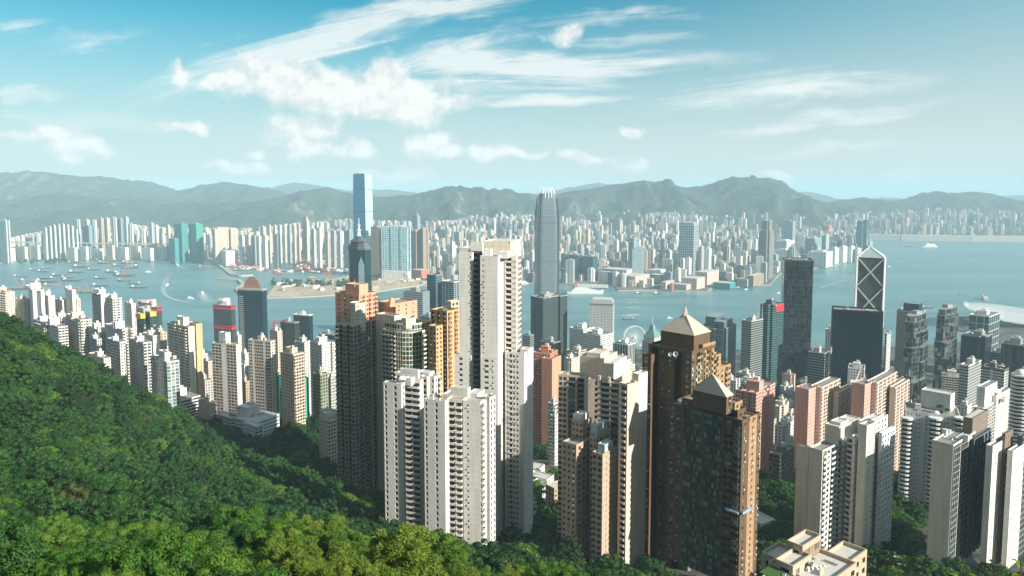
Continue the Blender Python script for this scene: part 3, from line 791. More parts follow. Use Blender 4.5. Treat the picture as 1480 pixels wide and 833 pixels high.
# ---- cross-braced prism tower
def boc():
    D = 1230; fr = frame(1236.5, 1278.5, 1279.5, 373, D, 26, 46); fr = frame(1239, 1279, 1280, 373, D, 26, 46)
    C, e1, e2, L1, L2 = fr; zt = C[2]; root = root_at('skyscraper', 'grey glass tower with white diagonal cross bracing and slanted top, by the harbour', 'skyscraper', C[0], C[1], 4)
    G = curtain('boc_glass', (.10, .125, .12), (.08, .10, .10), 1.4, 4.0, .08, .14, .2, .2, .008, .2)
    A = np.array((*C[:2],)); B = A + e1 * L1; A2 = A + e2 * L2; B2 = B + e2 * L2
    ap = (*((A + B) / 2 + e2 * L2 * .5 + e1 * 2), P(1256, 357, D + L2 * .5)[2]); z0 = 4
    def face(p, q, za, zb, mat):
        L = math.dist(p, q); return [[(*p, za), (*q, za), (*q, zb), (*p, zb)]], mat, [[(0, za), (L, za), (L, zb), (0, zb)]]
    mb = MB()
    for p, q in ((B, A), (A, A2), (A2, B2), (B2, B)): mb.quads(*face(p, q, z0, zt, G))
    G2 = curtain('boc_skylight', (.36, .43, .45), (.40, .46, .47), 3, 3, .06, .06, .25, .2, .01, .15)
    for p, q in ((B, A), (A, A2), (A2, B2), (B2, B)):
        mb.quads([[(*p, zt), (*q, zt), (ap[0] + .3, ap[1], ap[2]), (ap[0] - .3, ap[1], ap[2])]], G2, [[(0, 0), (40, 0), (21, 25), (20, 25)]])
    child(mb, 'tower_shaft', root)
    # bracing modules 43.5 photo pixels tall
    H = 43.5 / FPX * D; n1 = np.array((-math.sin(R(26)), -math.cos(R(26)))); n2 = np.array((math.cos(R(26)), -math.sin(R(26))))
    for p, q, n in ((B, A, n1), (A, A2, n2)):
        p = p + n * .5; q = q + n * .5; z = zt
        while z > 60:
            for a, b in ((p, q), (q, p)):
                mb = MB(); mb.bar((*a, z), (*b, z - H), 2.0, M_white_metal); child(mb, 'diagonal_brace', root)
            z -= H
        for a in (p, q):
            mb = MB(); mb.bar((*a, 8), (*a, zt + .5), 2.5, M_white_metal); child(mb, 'corner_column', root)
        for a, b in ((p, q),):
            mb = MB(); mb.bar((*a, zt), (*b, zt), 1.4, M_white_metal); child(mb, 'top_rail', root)
            for a_ in (p, q):
                mb = MB(); mb.bar((*a_, zt), ap, 1.3, M_white_metal); child(mb, 'roof_rib', root)
    mb = MB()
    for dx in (-3, 3): mb.bar((ap[0] + dx, ap[1] + 4, ap[2] - 6), (ap[0] + dx, ap[1] + 4, ap[2] + 14), .9, M_white_metal, .4)
    mb.box((ap[0], ap[1] + 3, ap[2] - 3), (9, 7, 4), M_steel); child(mb, 'roof_plant', root)
boc()

def simple_tower(name, label, cat, xl, xc, xr, yt, D, th, mat, plan='rect', cap=None, dp=None, roofbox=True, z0=None, seed=1, top_mat=None, parapet=2.0, part='tower_shaft', group=None, n=3):
    fr = frame(xl, xc, xr, yt, D, th, dp); poly = uvp(fr, plan); C = fr[0]; zt = C[2]; FOOT.append(poly)
    c = np.mean(poly, 0); z0 = pbase(*c) if z0 is None else z0
    root = root_at(name, label, cat, c[0], c[1], z0 + 4, group)
    mb = MB(); u = 0
    for i in range(len(poly)):
        a, b = poly[i], poly[(i + 1) % len(poly)]; L = math.dist(a, b)
        mb.quads([[(*a, z0), (*b, z0), (*b, zt), (*a, zt)]], mat, [[(u, z0 - zt), (u + L, z0 - zt), (u + L, 0), (u, 0)]]); u += L
    ins = inset(poly, .5); zp = zt + parapet; cm = top_mat or M_steel
    for i in range(len(poly)):
        j = (i + 1) % len(poly); a, b, a2, b2 = poly[i], poly[j], ins[i], ins[j]
        mb.quads([[(*a, zt), (*b, zt), (*b, zp), (*a, zp)], [(*b2, zt), (*a2, zt), (*a2, zp), (*b2, zp)], [(*a, zp), (*b, zp), (*b2, zp), (*a2, zp)]], cm)
    mb.poly([(*p, zt) for p in ins], M_roof)
    child(mb, part, root)
    if roofbox: clutter(root, poly, zt, {'wall': cm, 'tank': M_pale_grey}, seed, n)
    return root, fr, poly, zt
G_dark = curtain('dark_curtain', (.018, .030, .033), (.06, .072, .07), 1.6, 3.9, .16, .24, .14, .3, .03, .7)
G_ckc = curtain('bronze_grid_curtain', (.030, .045, .050), (.050, .062, .064), 3.6, 8.4, .14, .08, .08, .5, .09, 1.0, spiky=True)
G_black = curtain('black_curtain', (.006, .016, .024), (.006, .015, .022), 1.5, 4, .04, .05, .05, .0, .003, .15)
G_green = curtain('green_curtain', (.015, .06, .06), (.09, .16, .16), 3.2, 4.0, .10, .30, .14, .3, .03, .6)
G_slat = curtain('slatted_grey', (.04, .06, .065), (.26, .29, .29), 12, 3.8, .01, .42, .2, .15, .02, .4)
G_ex = curtain('ribbed_office', (.020, .04, .045), (.075, .095, .095), 2.2, 4.0, .30, .26, .15, .3, .03, .7)
G_navy = curtain('navy_curtain', (.008, .03, .05), (.015, .045, .07), 1.8, 4.0, .2, .12, .1, .35, .03, .8)
G_blue = curtain('blue_curtain', (.06, .15, .20), (.16, .26, .30), 2.4, 4.0, .12, .2, .12, .45, .03, .6)
G_white_grid = curtain('white_grid', (.05, .07, .08), (.60, .62, .62), 3.4, 3.6, .40, .44, .3, .1, .02, .5)
G_round = curtain('porthole_grid', (.05, .07, .08), (.47, .50, .51), 3.0, 3.4, .46, .46, .3, .1, .02, .5)
G_mirror = curtain('mirror_gold_curtain', (.26, .30, .28), (.10, .13, .14), 5.0, 7.6, .04, .08, .05, .85, .22, 1.1, spiky=True)  # bright reflecting patches partly painted as panel colour
G_lattice = curtain('lattice_blue', (.03, .08, .11), (.17, .24, .27), 3.0, 4.0, .30, .2, .2, .3, .03, .6)
ST = simple_tower
ST('office_tower', 'dark ribbed office tower in two slabs standing in front of the clawed-crown skyscraper', 'office tower', 767, 785, 820, 432, 1480, 52, G_ex, 'comb', seed=3)
ST('office_tower', 'low black office block in front of the ribbed dark twin slab', 'office tower', 782, 800, 811, 497, 1300, 40, G_black, seed=4)
def jardine():
    root, fr, poly, zt = ST('office_tower', 'white office tower with porthole windows and a sloping slate roof edge on the waterfront', 'office tower', 852, 886, 890, 443, 1470, 12, G_round, roofbox=False, dp=45, seed=5)
    c = np.mean(poly, 0); mb = MB(); mb.prism(poly, zt + 2.0, zt + 4.5, M_slate); mb.prism(inset(poly, .2), zt + 4.48, zt + 13, M_steel, M_roof_pale, .82, tuple(c)); child(mb, 'hipped_roof', root)
jardine()
ST('office_tower', 'white office block of square windows with roof plant, below the porthole tower, left wing', 'office tower', 823, 843, 860, 478, 1290, 45, G_white_grid, cap=M_white, top_mat=M_white, seed=6, n=6)
ST('office_tower', 'white office block of square windows with roof plant, below the porthole tower, nearer right wing', 'office tower', 843, 868, 887, 487, 1250, 45, G_white_grid, top_mat=M_white, seed=7, n=6)
ST('office_tower', 'beige office block with horizontal louvres in front of the white square-windowed block', 'office tower', 818, 833, 848, 510, 1150, 45, curtain('beige_slat', (.08, .09, .09), (.48, .42, .35), 20, 3.4, .01, .5, .3, .1, .02, .3), top_mat=M_beige, seed=8)
ST('office_tower', 'dark office block with white vertical fins beside the observation wheel', 'office tower', 886, 908, 919, 500, 1180, 38, curtain('white_fin', (.03, .045, .05), (.60, .61, .60), 5.0, 40, .28, .02, .2, .1, .02, .3), seed=9, top_mat=M_white, n=4)
def pavilion():
    root, fr, poly, zt = ST('office_tower', 'grey stone office tower with a green spired pavilion roof behind the brown towers', 'office tower', 928, 946, 957, 497, 1180, 40, curtain('stone_grid', (.05, .07, .07), (.36, .38, .37), 2.6, 3.6, .4, .35, .3, .1, .02, .5), roofbox=False, seed=10)
    c = np.mean(poly, 0); mb = MB(); p1 = inset(poly, 2); mb.prism(p1, zt, zt + 9, M_grey); p2 = inset(poly, .8)
    teal = plain('verdigris_roof', (.12, .25, .25), .6); t = mb.prism(p2, zt + 9, zt + 22, teal, None, .35, tuple(c)); mb.prism(t, zt + 22, zt + 26, M_steel, None, .9, tuple(c)); mb.prism(t, zt + 26, zt + 31, teal, None, .2, tuple(c))
    child(mb, 'pavilion_roof', root); antenna(root, c[0], c[1], zt + 30, 14, .8)
pavilion()
ST('office_tower', 'slim white office block with small windows right of the white square-windowed block', 'office tower', 905, 912, 918, 530, 1050, 40, G_white_grid, top_mat=M_white, seed=12)
# lattice bank headquarters
def lattice_bank():
    root, fr, poly, zt = ST('office_tower', 'steel-blue bank headquarters with exposed lattice trusses behind the brown towers', 'office tower', 1008, 1046, 1064, 478, 1200, 35, G_lattice, 'step', seed=13, roofbox=False)
    C, e1, e2, L1, L2 = fr
    for v0, v1, py in ((.35, .75, 461), (.05, .3, 467)):
        a = C[:2] + e1 * L1 * v0 + e2 * L2 * .1; b = C[:2] + e1 * L1 * v1 + e2 * L2 * .1
        pl = [tuple(a), tuple(a + e2 * L2 * .7), tuple(b + e2 * L2 * .7), tuple(b)]; z1 = P(1030, py, 1200)[2]
        mb = MB(); mb.prism(pl, zt, z1, G_lattice, M_steel); child(mb, 'upper_block', root)
    n1 = np.array((-e2[0], -e2[1]))
    for k in range(5):
        z = zt - 8 - k * 34
        mb = MB(); a = C[:2] + n1 * 1.2; b = a + e1 * L1
        for i in range(4):
            p = a + (b - a) * i / 4; q = a + (b - a) * (i + 1) / 4; m = (p + q) / 2
            mb.bar((*p, z), (*m, z - 9), 1.2, M_steel); mb.bar((*m, z - 9), (*q, z), 1.2, M_steel)
        mb.bar((*a, z), (*b, z), 1.2, M_steel); child(mb, 'hanger_truss', root)
    for v in (0, .33, .66, 1):
        p = C[:2] + n1 * 1.4 + e1 * L1 * v; mb = MB(); mb.bar((*p, 5), (*p, zt + 3), 2.2, M_steel); child(mb, 'mast_column', root)
    p = C[:2] + e1 * 6 + e2 * 8; mb = MB(); mb.bar((*p, zt), (*p, zt + 16), 1.2, M_steel); mb.bar((*p, zt + 15), (p[0] - 14, p[1], zt + 15), 1.0, M_steel); child(mb, 'roof_crane', root)
lattice_bank()
r_, fr_, po_, zt_ = ST('office_tower', 'grey office tower with two thin masts, left of the green glass tower', 'office tower', 1072, 1086, 1103, 466, 1150, 50, G_slat, seed=14, top_mat=M_grey)
antenna(r_, po_[1][0] - 2, po_[1][1], zt_, 26, .7); antenna(r_, po_[1][0] - 8, po_[1][1] + 2, zt_, 20, .7)
r_, fr_, po_, zt_ = ST('office_tower', 'green glass office tower with a red sign panel at its top corner', 'office tower', 1099, 1113, 1133, 443, 1180, 52, G_green, 'notch', seed=15, top_mat=M_slate)
def red_sign():
    C, e1, e2, L1, L2 = fr_; mb = MB(); n2 = np.array((e1[0] * -1, -e1[1])); n2 = np.array((math.cos(R(52)), -math.sin(R(52))))
    a = C[:2] + e2 * L2 * .42 + n2 * .6; b = C[:2] + e2 * L2 * .98 + n2 * .6; mb.quads([[(*a, zt_ - 11), (*b, zt_ - 11), (*b, zt_ + 1), (*a, zt_ + 1)]], M_red)
    n_ = n2 * .6
    mb.quads([[(*(a - n_), zt_ + 1), (*a, zt_ + 1), (*b, zt_ + 1), (*(b - n_), zt_ + 1)][::-1], [(*(a - n_), zt_ - 11), (*a, zt_ - 11), (*a, zt_ + 1), (*(a - n_), zt_ + 1)]], M_red)
    child(mb, 'red_sign', r_)
red_sign()
r_, fr_, po_, zt_ = ST('skyscraper', 'tall bronze-grey gridded office tower standing left of the cross-braced tower', 'skyscraper', 1134, 1176, 1180.5, 378, 1220, 16, G_ckc, dp=46, seed=16, roofbox=False, top_mat=M_slate)
clutter(r_, po_, zt_, {'wall': M_slate}, 16, 5, False)
r_, fr_, po_, zt_ = ST('skyscraper', 'wide black glass slab tower in front of the cross-braced tower', 'skyscraper', 1204.5, 1277, 1281, 453, 900, 20, G_black, dp=30, seed=17, top_mat=M_black, roofbox=False)
clutter(r_, po_, zt_, {'wall': M_roof_pale}, 17, 7, False)
ST('office_tower', 'slim tower with white windowed side, mostly hidden behind the black slab on its right', 'office tower', 1279, 1282, 1288, 484, 960, 30, G_white_grid, seed=18, top_mat=M_grey)
ST('office_tower', 'grey-white gridded block peeping out left of the black slab tower', 'office tower', 1193, 1203, 1210, 478, 1150, 35, G_white_grid, seed=19, top_mat=M_white)
ST('office_tower', 'grey office block with horizontal slats between the bronze tower and the black slab', 'office tower', 1168, 1192, 1198, 513, 1000, 20, G_slat, seed=20, top_mat=M_grey)
r_, fr_, po_, zt_ = ST('office_tower', 'grey-brown office tower with a dark box on its roof, behind the left faceted mirror tower', 'office tower', 1296, 1330, 1338, 453, 1250, 25, curtain('greybrown_curtain', (.16, .16, .15), (.20, .20, .19), 1.8, 3.8, .3, .3, .3, .1, .02, .3), seed=21, roofbox=False, top_mat=M_grey)
def roofbox_dark():
    fr = frame(1306, 1328, 1333, 440, 1255, 25); mb = MB(); mb.prism(uvp(fr, 'rect'), fr[0][2] - 15, fr[0][2], G_navy, M_roof); 
    child(mb, 'roof_box', r_)
roofbox_dark()
def faceted(label, xl, xc, xr, yt, D, th, seed):
    fr = frame(xl, xc, xr, yt, D, th); C, e1, e2, L1, L2 = fr; zt = C[2]; c = np.mean(uvp(fr, 'rect'), 0); r = random.Random(seed)
    root = root_at('skyscraper', label, 'skyscraper', c[0], c[1], gz(*c), 'pair of faceted mirror towers'); FOOT.append(uvp(fr, 'rect'))
    z = gz(*c) - 4; oc = uvp(fr, 'oct'); k = 0; H = (zt - z)
    cuts = [0, .10, .26, .42, .58, .72, .86, .95, 1.0]
    for a, b in zip(cuts, cuts[1:]):
        mb = MB(); bulge = (1.0, .93, 1.04, .92, 1.03, .92, .98, .84)[k]; k += 1
        sx = r.uniform(-.04, .04); pl = [tuple(c + (np.array(p) - c) * bulge + e1 * L1 * sx) for p in oc]
        mb.prism(pl, z + H * a, z + H * b, G_mirror, M_steel); child(mb, 'glazed_tier', root)
        if .1 < a < .8:   # clipped-on bays
            for i in (7, 0, 1):
                if r.random() < .7:
                    p, q = np.array(pl[i]), np.array(pl[(i + 1) % 8]); d = q - p; n = np.array((d[1], -d[0])) / np.linalg.norm(d)
                    bay = [tuple(p + d * .12 + n * 2.6), tuple(p + d * .88 + n * 2.6), tuple(p + d * .88), tuple(p + d * .12)]
                    mb = MB(); z0_ = z + H * a + H * (b - a) * r.uniform(.05, .4); mb.prism(bay, z0_, z + H * b - 2, G_mirror, M_steel); child(mb, 'bay_window', root)
    mb = MB(); mb.box((*c, zt - .1), (12, 9, 5), M_steel, .4); child(mb, 'machine_room', root)
faceted('faceted mirror-glass tower with clipped-on bays, left of the pair', 1303, 1326, 1346, 459, 1080, 40, 31)
faceted('faceted mirror-glass tower with clipped-on bays, right of the pair', 1348, 1371, 1390, 449, 1120, 40, 32)
ST('office_tower', 'dark office block with chamfered edges right of the faceted mirror pair', 'office tower', 1389, 1422, 1434, 489, 1130, 25, G_black, 'notch', seed=22, n=5)
ST('office_tower', 'glass office block framed in white standing before the white-winged convention hall', 'office tower', 1401, 1430, 1445, 459, 1480, 30, curtain('white_frame_glass', (.05, .10, .11), (.55, .60, .60), 14, 16, .08, .08, .15, .3, .03, .5), seed=23, top_mat=M_white)
ST('office_tower', 'grey slatted office block between the dark chamfered block and the right-edge black tower', 'office tower', 1431, 1448, 1456, 512, 1150, 25, G_slat, seed=24, top_mat=M_grey)
ST('office_tower', 'black office tower at the right edge beneath the convention hall', 'office tower', 1447, 1484, 1495, 502, 1060, 25, G_black, seed=25, n=5)
ST('office_tower', 'grey tower with a louvred left side and blank middle, under the dark chamfered block', 'office tower', 1387, 1400, 1418, 531, 760, 50, curtain('louvre_grey', (.06, .07, .07), (.42, .45, .45), 40, 3.2, .01, .55, .3, .1, .01, .2), seed=26, top_mat=M_pale_grey)
ST('office_tower', 'grey tower with two rows of white louvres under the black tower at right', 'office tower', 1417, 1452, 1458, 537, 790, 18, curtain('white_louvre', (.05, .06, .065), (.52, .55, .55), 16, 3.2, .16, .52, .3, .1, .01, .2), seed=27, top_mat=M_dark_grey)
# left-hand landmarks
G_redtw = curtain('red_tower_curtain', (.045, .055, .06), (.07, .085, .09), 1.6, 3.8, .14, .12, .12, .35, .03, .6)
def red_crown(label, xl, xc, xr, yt, D, th, seed, sign):
    fr = frame(xl, xc, xr, yt, D, th); poly = uvp(fr, 'rect'); C, e1, e2, L1, L2 = fr; zt = C[2]; c = np.mean(poly, 0)
    root = root_at('office_tower', label, 'office tower', c[0], c[1], 3, 'twin towers with red bands')
    mb = MB(); mb.prism(poly, 0, zt, G_redtw, M_roof); child(mb, 'tower_shaft', root)
    for za, zb in ((zt - 9, zt - 3.2), (zt - 1.4, zt + 1.6)) + (() if sign else ()):
        mb = MB(); mb.prism(inset(poly, -.9), za + 1, zb, M_red, M_roof); child(mb, 'red_band', root)
    zb = zt - 53 if not sign else zt - 60
    mb = MB(); mb.prism(inset(poly, -.9), zb, zb + 3.2, M_red, M_red); mb.prism(inset(poly, -.9), zb + 5, zb + 7, M_red, M_red); child(mb, 'red_band', root)
    mb = MB(); q = inset(poly, L1 * .24); mb.prism(q, zt + 1, zt + 11, M_white, M_roof_pale); mb.prism(inset(poly, L1 * .36), zt + 11, zt + 16, M_white, M_roof_pale); child(mb, 'machine_room', root)
    if sign:
        a = C[:2] - e2 * .5 + e1 * L1 * .92; b = C[:2] - e2 * .5 + e1 * L1 * .2; mb = MB()
        f = lambda u, z, o=0: (*(a + (b - a) * u - e2 * o), z)
        for o_ in (0,): mb.quads([[f(0, zt + 4), f(1, zt + 4), f(1, zt + 17), f(0, zt + 17)], [f(1, zt + 4, -1), f(0, zt + 4, -1), f(0, zt + 17, -1), f(1, zt + 17, -1)], [f(0, zt + 17), f(1, zt + 17), f(1, zt + 17, -1), f(0, zt + 17, -1)]], M_white_metal)
        s_o = child(mb, 'roof_sign', root)
        cu = bpy.data.curves.new('sign_lettering', 'FONT'); cu.body = 'SHUN TAK'; cu.size = 12; cu.align_x = 'CENTER'; cu.extrude = .3; cu.space_character = 1.05; cu.offset = .25
        t_ = bpy.data.objects.new('tmp', cu); col.objects.link(t_); dg = bpy.context.evaluated_depsgraph_get(); me = bpy.data.meshes.new_from_object(t_.evaluated_get(dg)); bpy.data.objects.remove(t_)
        w = max(v.co.x for v in me.vertices) - min(v.co.x for v in me.vertices); W = math.dist(a, b)
        for v in me.vertices: v.co.x *= W * .92 / w
        me.materials.clear(); me.materials.append(M_red); to = bpy.data.objects.new('sign_lettering', me); col.objects.link(to); to.parent = s_o
        m = f(.5, zt + 6.2, .7); to.location = Vector(m) - root.location; d = b - a; to.rotation_euler = (R(90), 0, math.atan2(d[1], d[0]))
red_crown('grey office tower with red bands and a white sign with red lettering on its roof', 197, 227, 233.5, 445, 1640, 15, 1, True)
red_crown('grey office tower with red bands and a plain white plant box on its roof', 308, 334, 340, 443, 1600, 18, 2, False)
def bronze_cap():
    root, fr, poly, zt = ST('office_tower', 'navy glass office tower with a bronze pyramid cap on the harbour edge', 'office tower', 343.5, 379, 385.5, 421, 1400, 15, G_navy, roofbox=False, seed=33)
    c = np.mean(poly, 0); br = plain('bronze_roof', (.30, .17, .11), .5); p1 = inset(poly, 6)
    mb = MB(); mb.prism(poly, zt + 1.9, zt + 4, M_conc); t = mb.prism(inset(poly, 7), zt + 4, zt + 17, br, None, .72, tuple(c)); mb.prism(t, zt + 17, zt + 27, br, M_steel, .35, tuple(c)); child(mb, 'pyramid_cap', root)
    C, e1, e2, L1, L2 = fr; mb = MB()
    for k in range(34):
        z = zt - 12 - 4 * k; p = C[:2] - e2 * .3 + e1 * L1 * .78; q = C[:2] - e2 * .3 + e1 * L1 * .96; mb.bar((*p, z), (*q, z), .9, M_pale_grey)
    child(mb, 'louvre_strip', root)
bronze_cap()
ST('office_tower', 'dark glass office tower with a pale roof screen and thin masts near the middle waterfront', 'office tower', 424, 447, 452, 457, 1330, 20, G_navy, seed=34, top_mat=M_white)
ST('office_tower', 'dark stepped office block left of the tower with thin masts', 'office tower', 403, 426, 433, 468, 1250, 25, G_dark, 'step', seed=35)
ST('office_tower', 'low dark glass office block left of the pink-topped towers', 'office tower', 461, 481, 487, 485, 1150, 20, G_navy, seed=36)
ST('office_tower', 'grey-blue gridded office block behind the orange-topped apartments', 'office tower', 583, 611, 621, 424, 1420, 25, curtain('pale_grid', (.10, .17, .19), (.32, .38, .40), 3, 4, .25, .3, .2, .2, .03, .4), seed=37)
ST('office_tower', 'blue glass office tower, left of the pair beside the tall white apartment tower', 'office tower', 617, 630, 639, 399, 1450, 35, G_blue, seed=38, roofbox=False, top_mat=M_steel)
ST('office_tower', 'blue glass office tower with white fins, right of the pair beside the tall apartment tower', 'office tower', 638, 656, 668, 409, 1430, 35, curtain('finned_blue', (.05, .12, .17), (.50, .56, .58), 8, 4, .12, .15, .12, .4, .03, .5), seed=39, top_mat=M_white, roofbox=False)
ST('office_tower', 'low teal glass block between the orange tower and the blue office pair', 'office tower', 607, 621, 630, 460, 1300, 35, G_blue, seed=40)
ST('office_tower', 'small grey block at the foot of the ribbed office tower', 'office tower', 755, 766, 772, 487, 1250, 30, G_slat, seed=41)
# observation wheel
def wheel():
    D = 1830; c = P(917, 487, D); r0 = 15.5 / FPX * D; root = root_at('observation_wheel', 'white observation wheel on the waterfront promenade', 'ferris wheel', c[0], c[1], 3)
    N = 42; mb = MB()
    for rr, y in ((r0, -1.5), (r0, 1.5), (r0 * .93, 0)):
        pts = [(c[0] + rr * math.cos(2 * math.pi * i / N), c[1] + y, c[2] + rr * math.sin(2 * math.pi * i / N)) for i in range(N + 1)]
        for a, b in zip(pts, pts[1:]): mb.bar(a, b, .9, M_white_metal)
    child(mb, 'rim', root); mb = MB()
    for i in range(N):
        t = 2 * math.pi * i / N; mb.bar((c[0], c[1], c[2]), (c[0] + r0 * math.cos(t), c[1], c[2] + r0 * math.sin(t)), .45, M_white_metal)
    mb.bar((c[0], c[1] - 4, c[2]), (c[0], c[1] + 4, c[2]), 3, M_white_metal); child(mb, 'spokes_and_hub', root).name = 'spoke_web'
    for s in (-1, 1):
        for q in (-1, 1): mb = MB(); mb.bar((c[0], c[1] + s * 4, c[2]), (c[0] + q * 13, c[1] + s * 7, 2), 1.3, M_white_metal); child(mb, 'leg', root)
    for i in range(N):
        t = 2 * math.pi * i / N; mb = MB(); mb.box((c[0] + (r0 + 1.6) * math.cos(t), c[1], c[2] + (r0 + 1.6) * math.sin(t) - 1.2), (2.0, 2.2, 2.4), M_white_metal, 0, .8, True); child(mb, 'gondola', root)
wheel()
# convention hall with the white wing roof
def hall():
    D = 2080; root = root_at('convention_hall', 'white winged-roof convention hall over dark glass at the right edge of the harbour', 'convention hall', *P(1440, 470, D)[:2], 3)
    def pt(px, py, D_): return np.array(P(px, py, D_))
    mb = MB(); N = 24; rows = []
    fpx = np.linspace(1393, 1560, N); ft = np.interp(fpx, [1393, 1400, 1420, 1450, 1480, 1560], [440, 446, 452, 463, 468, 470]); bt = np.interp(fpx, [1393, 1410, 1440, 1480, 1560], [438, 437, 440, 446, 452])
    white = plain('hall_roof', (.34, .39, .41), .5)
    f = np.array([pt(a, b, D - 25) for a, b in zip(fpx, ft)]); m_ = np.array([pt(a, (b + c) / 2 - 3.2, D + 35) for a, b, c in zip(fpx, ft, bt)]); b_ = np.array([pt(a, c, D + 110) for a, c in zip(fpx, bt)])
    lo = np.array((0, 0, -3.5))
    for rA, rB in ((f, m_), (m_, b_), (b_ + lo, m_ + lo), (m_ + lo, f + lo), (f + lo, f), (b_, b_ + lo)):
        mb.quads([[rA[i], rA[i + 1], rB[i + 1], rB[i]] for i in range(N - 1)], white)
    mb.quads([[f[0], m_[0], m_[0] + lo, f[0] + lo], [m_[0], b_[0], b_[0] + lo, m_[0] + lo]], white)
    child(mb, 'wing_roof', root)
    mb = MB(); a = pt(1420, 480, D - 5); b = pt(1560, 480, D - 5)
    zt = float(min(f[8:, 2])) - 3
    g = curtain('hall_glass', (.02, .07, .08), (.06, .13, .14), 5, 8, .08, .08, .15, .3, .02, .5)
    mb.prism([(a[0], a[1]), (b[0], b[1]), (b[0], b[1] + 100), (a[0], a[1] + 100)], -2, zt, g, M_roof_pale); child(mb, 'glass_hall', root)
hall()
# ================================================================== apartment towers
WMESH = {}
def pane_mesh(w, h, gm):
    w, h = round(w, 1), round(h, 1); key = (w, h, gm.name)
    if key in WMESH: return WMESH[key]
    out = []
    for r in (.05, .3, .62, .9):
        mb = MB(); x = w / 2
        mb.quads([[(-x, 0, 0), (x, 0, 0), (x, 0, h), (-x, 0, h)]], gm, [[(r, r)] * 4])
        t = .07
        for a, b in (((-x, -.03, t / 2), (x, -.03, t / 2)), ((-x, -.03, h - t / 2), (x, -.03, h - t / 2)), ((-x + t / 2, -.03, 0), (-x + t / 2, -.03, h)), ((x - t / 2, -.03, 0), (x - t / 2, -.03, h)), ((w * .1, -.03, 0), (w * .1, -.03, h))):
            mb.bar(a, b, t, M_steel)
        o = mb.build('window'); out.append(o.data); bpy.data.objects.remove(o)
    WMESH[key] = out; return out
def balcony_mesh(w, dep, tm):
    w = round(w, 1); key = (w, dep, tm.name, 'b')
    if key in WMESH: return WMESH[key]
    mb = MB(); x = w / 2; d = -dep
    mb.box((0, d / 2 - .02, -.16), (w, dep, .16), tm, 0, 1, True)
    mb.box((0, d + .06, .002), (w, .12, 1.0), tm)
    for s in (-1, 1): mb.box((s * (x - .06), d / 2 + .04, .002), (.12, dep - .16, 1.0), tm)
    o = mb.build('balcony'); me = o.data; bpy.data.objects.remove(o); WMESH[key] = me; return me
def place_parts(root, items, kind, sp, limit=100):
    """the items that show largest become parts of their own, the rest one part"""
    keep = []
    for it in items:
        c, d, n, z, w, h = it; v = -np.array(c); L = np.linalg.norm(v)
        px, py = proj(c[0], c[1], z)
        vis = n.dot(v) / L
        ok = vis > .05 and -5 < px < 1485 and py < 838
        keep.append((vis / L if ok else -1 / L, it))
    keep.sort(key=lambda t: -t[0])
    root_inv = np.array(root.location)
    for sc_, (c, d, n, z, w, h) in keep[:limit]:
        if sc_ < 0: continue
        me = pane_mesh(w, h, sp.get('glass', M_glass))[rnd.choice((0, 1, 1, 2, 2, 3, 3, 3))] if kind == 'window' else balcony_mesh(w, h, sp.get('trim', sp['wall']))
        o = bpy.data.objects.new(kind, me); col.objects.link(o); o.parent = root
        o.location = (c[0] - root_inv[0], c[1] - root_inv[1], z - root_inv[2]); o.rotation_euler = (0, 0, math.atan2(d[1], d[0]))
    rest = [it for s_, it in keep[:limit] if s_ < 0] + [it for _, it in keep[limit:]]
    if not rest: return
    mb = MB(); q = []
    tm = sp.get('trim', sp['wall'])
    for c, d, n, z, w, h in rest:
        a = c - d * w / 2; b = c + d * w / 2
        if kind == 'window': q.append([(*a, z), (*b, z), (*b, z + h), (*a, z + h)])
        else:
            a2, b2 = a + n * h, b + n * h; ai, bi = a2 - n * .12, b2 - n * .12
            q += [[(*a2, z - .16), (*b2, z - .16), (*b2, z + 1), (*a2, z + 1)], [(*bi, z), (*ai, z), (*ai, z + 1), (*bi, z + 1)], [(*a, z - .16), (*a2, z - .16), (*a2, z + 1), (*a, z + 1)], [(*b2, z - .16), (*b, z - .16), (*b, z + 1), (*b2, z + 1)],
                  [(*a, z), (*a2, z), (*b2, z), (*b, z)], [(*a2, z - .16), (*a, z - .16), (*b, z - .16), (*b2, z - .16)], [(*a2, z + 1), (*b2, z + 1), (*bi, z + 1), (*ai, z + 1)]]
    mb.quads(q, sp.get('glass', M_glass) if kind == 'window' else tm)
    o = child(mb, 'glazing' if kind == 'window' else 'balcony_tier', root); o['kind'] = 'stuff'

